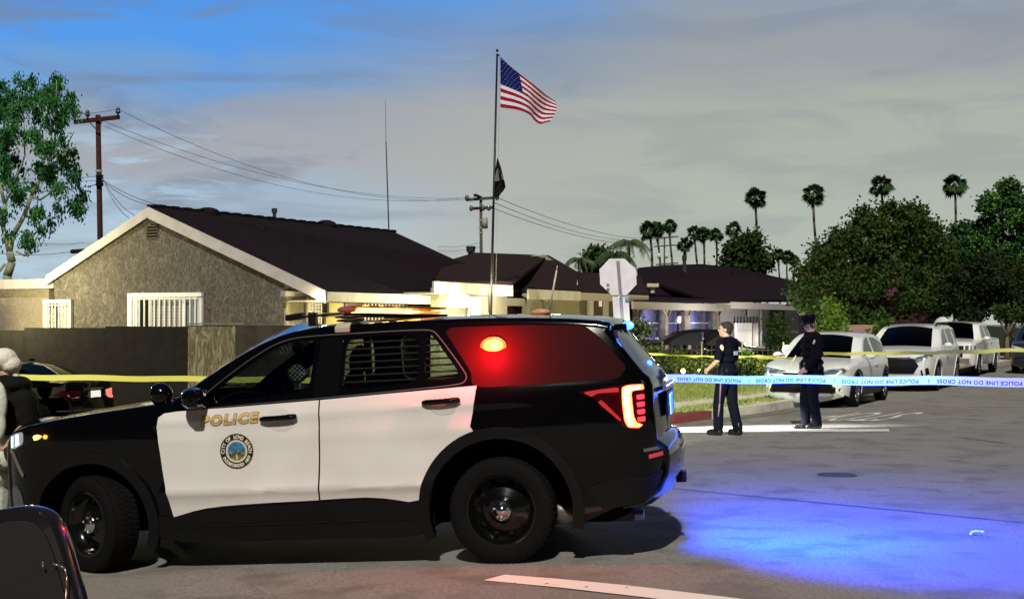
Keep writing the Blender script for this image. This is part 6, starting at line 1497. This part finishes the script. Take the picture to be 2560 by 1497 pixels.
# bareheaded officer walking away to the left, looking left
o1 = G(1818, 1088)
e1, T, k, f, l = officer((o1.x, o1.y), (-.75, .66), (-.80, .30, .0), 'bareheaded officer in short sleeved dark uniform standing with hand at belt behind the tape', False, 1.72, False,
    dict(feet=((.12, .10), (-.10, -.12)), arms=(((-.02, .30, 1.17), (.20, .24, 1.02), (.8, -.5, -.2), (0, -1, -.2)), ((.02, -.26, 1.17), (.12, -.27, .95), (.35, 0, -.95), (0, 1, 0)))))
mb = MB(); p = T(-.05, .20, 1.36) + l * .045; mb.ell(p, (.05, .03, .055), 12, 8, Matrix((f, l, UP)).transposed()); mb.build('shoulder_patch', mat('patch_gold', (.5, .45, .25), .7), e1, True, world=True)
mb = MB(); p = T(.10, .06, 1.33); mb.ell(p + f * .045, (.012, .03, .035), 10, 8, Matrix((f, l, UP)).transposed()); mb.build('badge', mat('badge_silver', (.5, .5, .55), .3, .6), e1, True, world=True)
mb = MB(); mb.box(T(-.10, -.05, 1.25) - f * .055, l * .10, UP * .06, -f * .01); mb.build('name_strip', mat('patch_pale', (.4, .4, .48), .7), e1, world=True)
mb = MB(); mb.path([T(-.02, .16, .93) + l * .04, T(.02, .145, .50) + l * .035, T(.05, .14, .30) + l * .03], .012, 6); mb.build('trouser_stripe', mat('stripe_mauve', (.20, .13, .17), .8), e1, True, world=True)
# capped officer walking left
o2 = G(2030, 1072)
e2_, T, k, f, l = officer((o2.x, o2.y), (-1, -.10), (-.93, -.25, -.22), 'officer in peaked cap and long dark jacket striding in front of the white crossover', True, 1.80, True,
    dict(feet=((-.04, .06), (.10, -.07)), arms=(((.0, .26, 1.17), (.15, .24, .98), (.7, -.2, -.6), (0, -1, 0)), ((-.10, -.27, 1.16), (.03, -.27, .93), (.3, 0, -.95), (0, 1, 0)))))
mb = MB(); p = T(.02, .255, 1.36); mb.ell(p + l * .008, (.05, .02, .055), 14, 8, Matrix((f, l, UP)).transposed()); mb.build('shoulder_patch', mat('patch_cream', (.55, .50, .42), .7, noise_=(40, (.3, .25, .2), .5, .6, 2)), e2_, True, world=True)
# person at the left edge, seen from behind, bending: white cap, black top, white trousers
pp = Vector((-4.35, 11.6, 0)); gzp = gz(pp.x); e3 = empty('person', (pp.x, pp.y, gzp), 0, 'person in cream head wrap, black top and white trousers at the left edge', 'person')
q = lambda px, py, D=11.6: P(px, py, D)
mb = MB(); s3 = 11.6 / F
hd3 = q(12, 905)
Rm = head(mb, hd3, (-.8, .5, -.25), 1.0); mb.tube(q(15, 930), q(20, 968), .06, .075, 12)
for px, py, rx, rz in ((22, 985, .19, .15), (28, 1035, .19, .17), (15, 1090, .19, .16), (-15, 1130, .19, .16)): mb.ell(q(px, py), (rx, .15, rz), 14, 10)
limb(mb, [q(-25, 1150), q(-20, 1330), Vector((q(-30, 1400).x, 11.7, gzp + .08))], [.11, .075, .05]); limb(mb, [q(-55, 1150, 11.8), q(-70, 1330, 11.9), Vector((q(-75, 1400).x, 11.95, gzp + .08))], [.11, .075, .05])
for b_ in ((q(-30, 1400).x, 11.7), (q(-75, 1400).x, 11.95)): limb(mb, [Vector((b_[0], b_[1], gzp + .05)), Vector((b_[0] - .14, b_[1] + .05, gzp + .04))], [.045, .035])
limb(mb, [q(60, 1000, 11.5), q(62, 1065, 11.5), q(25, 1110, 11.3)], [.06, .05, .035]); hand(mb, q(25, 1110, 11.3), (-.8, -.1, -.4), (0, 0, -1), 1, .5)
limb(mb, [q(-30, 990, 11.6), q(-60, 1070, 11.5), q(-40, 1120, 11.3)], [.06, .05, .035]); hand(mb, q(-40, 1120, 11.3), (.8, -.1, -.4), (0, 0, -1), -1, .5)
link('body', solid_blob(mb, .011, 2), mat('skin', ()), e3, True, world=True)
mb = MB()
for px, py, rx, rz in ((20, 955, .10, .07), (42, 962, .12, .08), (5, 965, .15, .08), (18, 975, .17, .11), (35, 1005, .20, .14), (42, 1040, .20, .13), (40, 1068, .20, .08)): mb.ell(q(px, py), (rx, .20, rz), 16, 10)
limb(mb, [q(60, 1000, 11.5), q(70, 1062, 11.5)], [.085, .075]); limb(mb, [q(-25, 990, 11.6), q(-55, 1060, 11.5)], [.085, .075])
link('black_top', solid_blob(mb, .014, 3), mat('top_black', (.010, .010, .008), .9, bump=(25, .6, .02)), e3, True, world=True)
mb = MB(); WT = mat('cloth_white', (.66, .70, .56), .85, bump=(25, .5, .015))
for px, py, rx, rz in ((15, 1098, .20, .10), (0, 1140, .20, .18), (-8, 1180, .19, .15)): mb.ell(q(px, py), (rx, .19, rz), 16, 10)
limb(mb, [q(-12, 1160), q(-15, 1290), q(-28, 1385, 11.7)], [.16, .13, .10]); limb(mb, [q(-50, 1160, 11.8), q(-62, 1290, 11.9), q(-75, 1385, 11.95)], [.15, .12, .10])
link('trousers', solid_blob(mb, .016, 3), WT, e3, True, world=True)
mb = MB(); mb.ell(q(-8, 1010, 11.25), (.09, .06, .20), 14, 10); mb.ell(q(-2, 1060, 11.25), (.06, .05, .14), 14, 10); link('white_shawl', solid_blob(mb, .014, 3), WT, e3, True, world=True)
mb = MB(); CW = mat('wrap_cream', (.80, .78, .62), .85, bump=(30, .6, .02))
mb.ell(q(10, 897), (.112, .115, .095), 18, 12); mb.ell(q(28, 912), (.085, .10, .080), 16, 10); mb.ell(q(38, 930), (.034, .035, .030), 10, 8); mb.ell(q(40, 940), (.050, .045, .030), 12, 8, Matrix.Rotation(R(55), 3, 'Y')); mb.ell(q(32, 947), (.030, .03, .045), 12, 8)
link('head_wrap', solid_blob(mb, .009, 2), CW, e3, True, world=True)
# ---------------------------------------------------------------- black case in the left foreground
kx = 7.4; bg_ = empty('black_case', (P(80, 1497, kx).x, kx, gz(-2.7)), 0, 'glossy black hard case with rounded top and red glint standing in the near left corner', 'case')
def prof(pts, D): return [P(x, y, D) for x, y in pts]
shape = chaikin([(-150, 1700), (-150, 1330), (-60, 1285), (30, 1265), (85, 1268), (125, 1292), (150, 1350), (172, 1430), (192, 1497), (225, 1640), (240, 1760)], 3, False, .25)
base_y = kx; zmin = gz(-2.7) + .02
pts = [p for p in prof(shape, kx)]; pts = [Vector((p.x, p.y, max(p.z, zmin))) for p in pts]
mb = MB(); mb.prism(pts, Vector((.035, .10, 0))); o = mb.build('shell', mat('case_gloss', (.012, .010, .012), .16, 0, 1.0), bg_, world=True, fix=True, bevel=.02); o.data.shade_smooth(); o.data.set_sharp_from_angle(angle=R(50))
cen = Vector((P(20, 1520, kx).x, kx, P(20, 1520, kx).z))
inner = [cen + (p - cen) * .86 - Vector((0, .012, 0)) for p in pts]
mb = MB(); mb.prism(inner, Vector((0, .05, 0))); mb.build('front_panel', mat('case_panel', (.008, .007, .007), .55, bump=(15, .3, .01)), bg_, world=True, fix=True)
mb = MB(); mb.ell(P(107, 1411, kx - .05), (.007, .004, .014), 8, 6); mb.build('rivet', CM['chrome'], bg_, True, world=True)
mb = MB(); mb.path(prof([(132, 1408), (150, 1413), (162, 1420), (167, 1440), (166, 1470), (160, 1560)], kx - .04), .0045, 6); mb.build('latch', mat('latch_metal', (.5, .36, .28), .3, .8), bg_, True, world=True)
# ================================================================ vegetation
def leaf_cloud(name, clumps, n, ls, mats, parent, seed=1, shape='quad', droop=0.0, world=True, spread=.8):
    """clumps: (centre, radii, weight); leaves as small bent faces gathered on sprigs"""
    rg = np.random.default_rng(seed); w_ = np.array([c[2] for c in clumps], float); w_ /= w_.sum(); V = []; Fc = []; mi = []
    sprigs = n // 14
    ids = rg.choice(len(clumps), sprigs, p=w_)
    for cid in ids:
        c, r, _ = clumps[cid]; d = rg.normal(size=3); d /= np.linalg.norm(d); rad = rg.uniform(.35, 1.0) ** .45
        p = np.array(c) + d * rad * np.array(r); sd_ = ls * rg.uniform(1.0, 2.2) * spread; m_ = int(rg.integers(0, len(mats)))
        for _ in range(14):
            q_ = p + rg.normal(size=3) * sd_ * np.array([1, 1, .8]) - np.array([0, 0, droop * abs(rg.normal()) * sd_ * 2]); a = rg.normal(size=3)
            if droop: a = np.array([a[0] * .35, a[1] * .35, -1.0])
            a /= np.linalg.norm(a); b = np.cross(a, rg.normal(size=3)); b /= np.linalg.norm(b) + 1e-9; L_ = ls * rg.uniform(.6, 1.3); w2 = L_ * (.22 if droop else .42)
            k_ = len(V); V += [q_, q_ + a * L_ * .5 + b * w2, q_ + a * L_, q_ + a * L_ * .5 - b * w2]; Fc.append((k_, k_ + 1, k_ + 2, k_ + 3)); mi.append(m_)
    me = bpy.data.meshes.new(name); me.from_pydata([tuple(v) for v in V], [], Fc); me.polygons.foreach_set('material_index', mi); me.update()
    return link(name, me, mats, parent, world=world)
def leafm(name, c): return mat(name, c, .8)
GR = [leafm('leaf_dark', (.018, .046, .012)), leafm('leaf_mid', (.032, .070, .015)), leafm('leaf_olive', (.050, .066, .014))]
EU = [leafm('leaf_euc_a', (.014, .085, .022)), leafm('leaf_euc_b', (.030, .14, .035)), leafm('leaf_euc_c', (.06, .18, .06))]
CO = [leafm('leaf_con_a', (.018, .060, .026)), leafm('leaf_con_b', (.034, .10, .030)), leafm('leaf_con_c', (.10, .22, .025))]
BARK = mat('bark_pale', (.30, .33, .19), .8, noise_=(6, (.18, .20, .12), .4, .6, 5)); BARKD = mat('bark_dark', (.05, .042, .030), .9, noise_=(10, (.03, .025, .02), .4, .6, 5))
def branch(mb, pts, r0, r1, n=8):
    m_ = len(pts); 
    for i in range(m_ - 1): mb.tube(pts[i], pts[i + 1], r0 + (r1 - r0) * i / (m_ - 1), r0 + (r1 - r0) * (i + 1) / (m_ - 1), n)
# eucalyptus at the left
DE = 40
E_ = lambda x, y, dz=0: P(x, y, DE + dz)
t_ = E_(20, 700); eu = empty('eucalyptus_tree', (t_.x, t_.y, gz(t_.x)), 0, 'tall airy eucalyptus with pale trunk and drooping leaf clusters at the left edge', 'tree'); mb = MB()
branch(mb, [Vector((t_.x, t_.y, gz(t_.x))), E_(18, 690), E_(30, 655), E_(24, 630)], .15, .11); branch(mb, [E_(24, 632), E_(8, 570), E_(12, 510), E_(-6, 440), E_(20, 360), E_(16, 300)], .08, .025)
branch(mb, [E_(24, 632), E_(32, 590), E_(60, 540), E_(78, 490), E_(104, 440), E_(126, 400), E_(128, 340), E_(100, 270), E_(110, 230)], .085, .016); branch(mb, [E_(60, 540), E_(88, 545), E_(100, 560)], .04, .02)
branch(mb, [E_(78, 490), E_(100, 500), E_(130, 480), E_(150, 460)], .04, .015); branch(mb, [E_(126, 400), E_(160, 380), E_(185, 330)], .03, .01); branch(mb, [E_(12, 510), E_(40, 450), E_(62, 390), E_(60, 300), E_(48, 230)], .04, .012); branch(mb, [E_(128, 340), E_(140, 260), E_(142, 200)], .03, .01)
branch(mb, [E_(104, 440), E_(70, 420), E_(52, 470)], .03, .012); branch(mb, [E_(12, 660), E_(-10, 690)], .05, .03); branch(mb, [E_(82, 590), E_(82, 620), E_(62, 640), E_(40, 628)], .012, .03); branch(mb, [E_(150, 460), E_(185, 480), E_(195, 500)], .015, .008)

mb.build('trunk', BARK, eu, True, world=True)
cl = []; rg = np.random.default_rng(5)
for (x, y, r_, w_) in ((30, 215, 34, 3), (5, 250, 30, 2), (48, 260, 26, 2), (85, 205, 20, 1.3), (92, 228, 18, 1), (142, 195, 20, 1.4), (140, 225, 24, 1.8), (182, 232, 15, 1), (172, 255, 16, 1), (20, 310, 34, 2.5), (55, 330, 30, 2), (100, 290, 22, 1.2), (110, 345, 28, 2), (150, 290, 22, 1.4), (158, 345, 24, 1.6), (170, 385, 24, 1.6), (182, 430, 20, 1.2), (70, 400, 34, 2.2), (20, 420, 34, 2.2), (-10, 370, 34, 2), (115, 420, 22, 1.2), (40, 470, 26, 1.4), (5, 520, 22, 1), (145, 470, 16, .8), (155, 500, 12, .6), (195, 500, 16, 1), (205, 480, 14, .9), (90, 520, 22, 1.2), (60, 580, 20, .9), (100, 560, 16, .7), (125, 545, 10, .4), (65, 600, 14, .6), (15, 570, 14, .5), (-30, 300, 40, 2), (-30, 460, 30, 1.3), (68, 455, 20, .9), (0, 340, 30, 2), (135, 250, 18, 1.2), (50, 190, 14, .8)):
    p = E_(x, y, float(rg.uniform(-1.2, 1.2))); s_ = r_ * DE / F; 
    for _ in range(3):
        q_ = p + Vector(rg.normal(size=3) * s_ * .55); h_ = s_ * float(rg.uniform(.18, .32)); cl.append((q_, (h_ * .8, h_, h_ * 1.5), w_))
leaf_cloud('crown', cl, 15500, .125, EU, eu, 3, droop=.9, spread=.42)
# street trees at the right: (label, clumps in pixels, depth, ...)
def tree_px(name, label, cat, trunk, clumps, D, n, ls, mats, seed, group=None, bark=None, limbs=()):
    b = P(trunk[0][0], trunk[0][1], D); e = empty(name, (b.x, b.y, gz(b.x) + .13), 0, label, cat, group); mb = MB()
    pts = [Vector((b.x, b.y, gz(b.x) + .1))] + [P(x, y, D) for x, y in trunk[1:]]; branch(mb, pts, trunk_r(D, 9), trunk_r(D, 3))
    for lm in limbs: branch(mb, [P(x, y, D) for x, y in lm], trunk_r(D, 5), trunk_r(D, 1.2), 6)
    mb.build('trunk', bark or BARKD, e, True, world=True); rg = np.random.default_rng(seed); cl = []
    for c_ in clumps:
        x, y, rx, ry = c_[:4]; w_ = rx * ry; s_ = D / F; sub = max(2, int(w_ / 500))
        for _ in range(sub):
            a = rg.uniform(0, 6.28); rr_ = math.sqrt(rg.uniform(0, 1)) * .8; dd = rg.uniform(-1, 1) * rx * s_ * .7; k_ = rg.uniform(.16, .40)
            cl.append((P(x + rx * rr_ * math.cos(a), y + ry * rr_ * math.sin(a), D + dd), (rx * k_ * s_, rx * k_ * s_, ry * k_ * s_), w_ / sub))
    leaf_cloud('crown', cl, n, ls, mats, e, seed); return e
def trunk_r(D, px): return px * D / F
tree_px('broadleaf_tree', 'large dark broadleaf tree spreading over the white wing of the porch house', 'tree', [(2170, 860), (2170, 760), (2160, 650)], [(2120, 640, 80, 60), (2200, 590, 90, 70), (2280, 590, 90, 62), (2060, 670, 66, 60), (2120, 740, 120, 70), (2250, 700, 110, 90), (2040, 740, 50, 60), (2330, 640, 60, 70), (2150, 800, 100, 40), (2090, 610, 36, 34), (2160, 560, 40, 34), (2300, 540, 40, 30), (2210, 540, 44, 34), (2350, 600, 40, 50), (2080, 800, 50, 34), (2020, 690, 26, 30)], 52, 60000, .135, GR, 11, 'trees beyond the parked vehicles')
tree_px('broadleaf_tree', 'wide dark tree hanging over the white pickup at the right', 'tree', [(2400, 850), (2402, 780), (2390, 720)], [(2420, 730, 110, 70), (2500, 760, 80, 60), (2340, 760, 70, 60), (2460, 680, 80, 50), (2540, 700, 50, 70)], 62, 36000, .15, [leafm('leaf_brown_a', (.020, .026, .009)), leafm('leaf_brown_b', (.022, .026, .008)), GR[0]], 12, 'trees beyond the parked vehicles', limbs=([(2400, 800), (2440, 740)], [(2400, 790), (2360, 730)]))
tree_px('tall_green_tree', 'tallest vivid green layered tree against the sky at the right edge', 'tree', [(2520, 850), (2520, 700), (2505, 560), (2500, 500)], [(2500, 490, 42, 34), (2520, 520, 50, 30), (2470, 540, 34, 30), (2540, 560, 46, 34), (2500, 590, 56, 34), (2450, 600, 40, 30), (2550, 620, 50, 44), (2500, 660, 56, 44), (2560, 690, 44, 60), (2470, 500, 16, 22), (2478, 570, 30, 18)], 66, 34000, .16, CO, 13, 'trees beyond the parked vehicles')
tree_px('tall_green_tree', 'mid height dark green tree between the large dark tree and the tallest one', 'tree', [(2430, 850), (2430, 700)], [(2430, 610, 50, 44), (2400, 640, 44, 50), (2450, 660, 50, 50), (2405, 590, 26, 26), (2470, 630, 40, 40)], 72, 15000, .2, [CO[0], CO[0], CO[1]], 14, 'trees beyond the parked vehicles')
tree_px('broadleaf_tree', 'round bushy tree between palms behind the dark hipped roof', 'tree', [(1890, 760), (1885, 660)], [(1885, 622, 36, 30), (1852, 632, 24, 26), (1912, 640, 24, 28), (1875, 662, 38, 20), (1826, 650, 16, 18)], 110, 7500, .32, GR, 15, 'trees beyond the parked vehicles', limbs=([(1880, 700), (1850, 640)], [(1886, 700), (1915, 650)]))
tree_px('broadleaf_tree', 'dark leafy tree behind the octagonal sign left of the queen palms', 'tree', [(1510, 760), (1505, 680)], [(1498, 652, 18, 16), (1478, 660, 12, 10)], 90, 2200, .3, GR, 16, 'trees beyond the parked vehicles')
tree_px('sapling', 'slim bright green sapling behind the capped officer', 'tree', [(2082, 860), (2082, 800)], [(2080, 790, 14, 34), (2088, 830, 20, 20), (2076, 760, 8, 16)], 42, 1400, .12, [leafm('leaf_bright_a', (.07, .15, .02)), leafm('leaf_bright_b', (.11, .20, .03))], 17)
tree_px('cypress_shrub', 'tall narrow green shrub behind the white family vehicle', 'shrub', [(2208, 860), (2208, 830)], [(2208, 820, 12, 30), (2215, 850, 14, 14)], 46, 1000, .12, [leafm('leaf_bright_c', (.04, .09, .015))], 18)
tree_px('garden_shrub', 'leafy pale green shrub beside the octagonal sign behind the police vehicle', 'shrub', [(1600, 930), (1600, 880)], [(1600, 850, 34, 30), (1580, 880, 34, 30), (1630, 880, 30, 26), (1590, 830, 20, 22), (1615, 815, 14, 14), (1640, 900, 30, 20), (1575, 830, 12, 18)], 36, 5200, .085, [leafm('leaf_shrub_a', (.07, .10, .035)), leafm('leaf_shrub_b', (.12, .14, .06)), GR[1]], 19)
tree_px('clipped_shrub', 'dark conical clipped shrub in front of the white wing', 'shrub', [(1950, 880), (1950, 860)], [(1952, 840, 28, 30), (1950, 870, 34, 24), (1945, 805, 16, 18)], 42, 4200, .10, [leafm('leaf_clip', (.03, .036, .012)), GR[0]], 20)
tree_px('bare_tree', 'small forked pale trunked tree right of the white pickup', 'tree', [(2518, 880), (2518, 830)], [(2518, 790, 30, 14)], 56, 500, .15, GR, 21, limbs=([(2518, 840), (2494, 790)], [(2518, 836), (2540, 795)], [(2518, 838), (2525, 790)]), bark=mat('bark_tan', (.16, .13, .08), .8))
rg_ = random.Random(4)
for i, (x, y, w_) in enumerate(((1668, 925, 22), (1712, 915, 16), (1745, 920, 22), (1790, 915, 20), (1690, 900, 14), (1857, 905, 18), (1860, 925, 20), (1900, 925, 20), (1935, 920, 22), (1770, 935, 16))):
    tree_px('bedding_plant', ['low leafy plant behind the iron fence, leftmost of its row', 'second low plant behind the fence by the low garden light', 'third low plant behind the fence, wider one', 'low plant behind the fence next to the bareheaded officer at left', 'small raised plant behind the fence near the shrub', 'upright green plant right of the bareheaded officer', 'broad green plant low right of the bareheaded officer', 'low plant midway between the two officers', 'low plant under the brightest garden light', 'low sprawling plant at the foot of the fence'][i], 'plant', [(x, y + 20), (x, y + 6)], [(x, y, w_, 18), (x + 4, y - 12, w_ * .6, 12)], 39 - .2 * i, 700, .075, [leafm('leaf_bed_a', (.05, .08, .02)), leafm('leaf_shrub_b', ()), GR[0]] if i != 5 else [leafm('leaf_bright_a', ()), CO[1]], 30 + i, 'garden plants behind the fence')
# ---------------------------------------------------------------- fan palms
PALM = [leafm('palm_leaf_a', (.020, .055, .016)), leafm('palm_leaf_b', (.038, .080, .022))]; SKIRT = mat('palm_skirt', (.10, .085, .03), .9); PTR = mat('palm_trunk', (.10, .09, .07), .9, noise_=(4, (.07, .06, .045), .4, .6, 4))
def fan_palm(cx, cyy, wpx, bx, by, D, tw, label, seed, skirt=.5):
    rg = random.Random(seed); s_ = D / F; c = P(cx, cyy, D); b = P(bx, by, D); d = (b - c) / (c.z - b.z); base_ = c + d * (c.z - gz(c.x)); R_ = wpx / 2 * s_ * 1.3
    e = empty('fan_palm', base_, 0, label, 'palm tree', 'fan palms on the skyline'); mb = MB(); n = 10
    mb.path([base_.lerp(c, i / n) + Vector((R_ * .10 * math.sin(i * .9 + seed), 0, 0)) * (1 if 0 < i < n else 0) * .5 for i in range(n + 1)], [tw / 2 * s_ * (1.35 - .4 * i / n) for i in range(n + 1)], 8); mb.build('trunk', PTR, e, True, world=True)
    V = []; Fc = []; mi = []
    for k_ in range(48):
        az = rg.uniform(0, 6.28); el = R(rg.uniform(-65, 80)) if k_ % 3 else R(rg.uniform(-30, 75)); dv = Vector((math.cos(az) * math.cos(el), math.sin(az) * math.cos(el), math.sin(el))); L0 = R_ * rg.uniform(.22, .50); fc = c + dv * L0 - UP * R_ * .05
        side = dv.cross(UP).normalized(); side.rotate(Matrix.Rotation(rg.uniform(-1.2, 1.2), 3, dv)); nrm = side.cross(dv); fr = R_ * rg.uniform(.42, .58); nf = 11
        k0 = len(V); V += [c, c + side * .02 * R_ + dv * .01, fc]; Fc.append((k0, k0 + 1, k0 + 2)); mi.append(0)
        for j in range(nf):
            a = R(-82 + 164 * j / (nf - 1)); a1 = a - R(9.0); a2 = a + R(9.0); rr_ = fr * (1.0 - .25 * abs(a) / 1.5) * rg.uniform(.85, 1.08)
            f_ = lambda an, r_: fc + (dv * math.cos(an) + side * math.sin(an)) * r_ - UP * (r_ * r_ / fr) * .28
            k0 = len(V); V += [fc, f_(a1, rr_ * .62), f_(a, rr_), f_(a2, rr_ * .62)]; Fc.append((k0, k0 + 1, k0 + 2, k0 + 3)); mi.append(k_ % 2)
    me = bpy.data.meshes.new('crown'); me.from_pydata([tuple(v) for v in V], [], Fc); me.polygons.foreach_set('material_index', mi); link('crown', me, PALM, e, world=True)
    if skirt:
        mb = MB()
        for k_ in range(46):
            az = rg.uniform(0, 6.28); t = rg.uniform(.05, 1) * skirt * R_ * 1.5; p0 = c + d.normalized() * t * .7 + Vector((math.cos(az), math.sin(az), 0)) * R_ * .08; p1 = p0 + d * R_ * .42 + Vector((math.cos(az), math.sin(az), 0)) * R_ * rg.uniform(.08, .24); sd_ = UP.cross(p1 - p0).normalized() * R_ * .05
            mb.add([p0, p0 + sd_, p1], [(0, 1, 2)])
        mb.build('dead_frond_skirt', SKIRT, e, world=True)
pl = [(1890, 493, 58, 1898, 690, 190, 6, 'tall slender fan palm, leftmost of the four highest', .35), (2032, 484, 58, 2045, 670, 190, 6, 'tall fan palm leaning left, second of the four highest', .35), (2202, 462, 60, 2216, 650, 180, 6, 'tall fan palm rising just behind the large dark tree', .3), (2385, 460, 64, 2394, 680, 178, 6, 'tall fan palm straight above the gap beside the large dark tree', .25),
      (1624, 575, 54, 1630, 665, 210, 6, 'fan palm leftmost of the cluster behind the porch house', .3), (1642, 572, 44, 1650, 668, 225, 5, 'fan palm with long brown skirt beside the distant transformer pole', .9), (1674, 562, 42, 1680, 665, 215, 5, 'fan palm highest of the cluster right of the distant transformer pole', .7), (1714, 610, 44, 1711, 672, 150, 8, 'short stout fan palm standing just over the dark roof ridge', .8),
      (1734, 580, 38, 1744, 660, 220, 5, 'fan palm thin one left of a touching pair over the dark roof', .8), (1757, 585, 44, 1762, 660, 220, 5, 'fan palm right one of a touching pair over the dark roof', .8), (1790, 584, 40, 1792, 662, 222, 5, 'fan palm standing between the pair and the bushy tree', .7), (1834, 572, 44, 1838, 680, 205, 5, 'fan palm rising out of the left side of the bushy tree', .3),
      (1946, 636, 34, 1948, 690, 230, 4, 'low fan palm right of the bushy tree', .6), (1968, 640, 36, 1968, 690, 235, 4, 'low fan palm, middle one left of the rust roof', .5), (1986, 648, 30, 1986, 690, 240, 4, 'lowest fan palm left of the rust roof', .5)]
for i, a in enumerate(pl): fan_palm(*a[:8], i + 3, a[8])
# queen palms: arching feather fronds
def feather_palm(cx, cyy, R_px, bx, by, D, label, seed, nf=13):
    rg = random.Random(seed); s_ = D / F; c = P(cx, cyy, D); b = P(bx, by, D); base_ = Vector((b.x, b.y, gz(b.x))); e = empty('feather_palm', base_, 0, label, 'palm tree', 'feather palms'); mb = MB(); mb.tube(base_, c, .13, .10, 8); mb.build('trunk', PTR, e, True, world=True)
    mb = MB(); L0 = R_px * s_
    for k_ in range(nf):
        az = 6.28 * k_ / nf + rg.uniform(-.2, .2); up_ = rg.uniform(.5, 1.25); hx = Vector((math.cos(az), math.sin(az), 0)); pts = []
        for j in range(13):
            t = j / 12; pts.append(c + hx * L0 * t * .95 + UP * L0 * (up_ * t - 1.15 * up_ * t * t * (1.0 + .3 * up_)))
        mb.path(pts, [.03 * (1 - .8 * j / 12) for j in range(13)], 4)
        for j in range(1, 12):
            for m_ in range(3):
                p = pts[j].lerp(pts[j + 1], m_ / 3); tg = (pts[j + 1] - pts[j]).normalized(); sd_ = tg.cross(UP).normalized()
                for sg_ in (-1, 1):
                    q_ = p + sd_ * sg_ * L0 * .10 + tg * L0 * .06 - UP * L0 * rg.uniform(.14, .30) * (1.15 - .5 * abs(j / 12 - .5)); mb.add([p, p + tg * .05, q_], [(0, 1, 2)])
    mb.build('crown', leafm('feather_leaf', (.045, .085, .03)) if seed % 2 else leafm('feather_leaf_pale', (.09, .12, .06)), e, world=True)
feather_palm(1536, 640, 62, 1538, 740, 80, 'green feather palm with arching fronds above the octagonal sign', 1); feather_palm(1572, 610, 60, 1575, 740, 86, 'paler feather palm with drooping fronds right of the octagonal sign', 2); feather_palm(1448, 652, 46, 1450, 720, 84, 'small pale feather palm left of the octagonal sign', 4, 11)
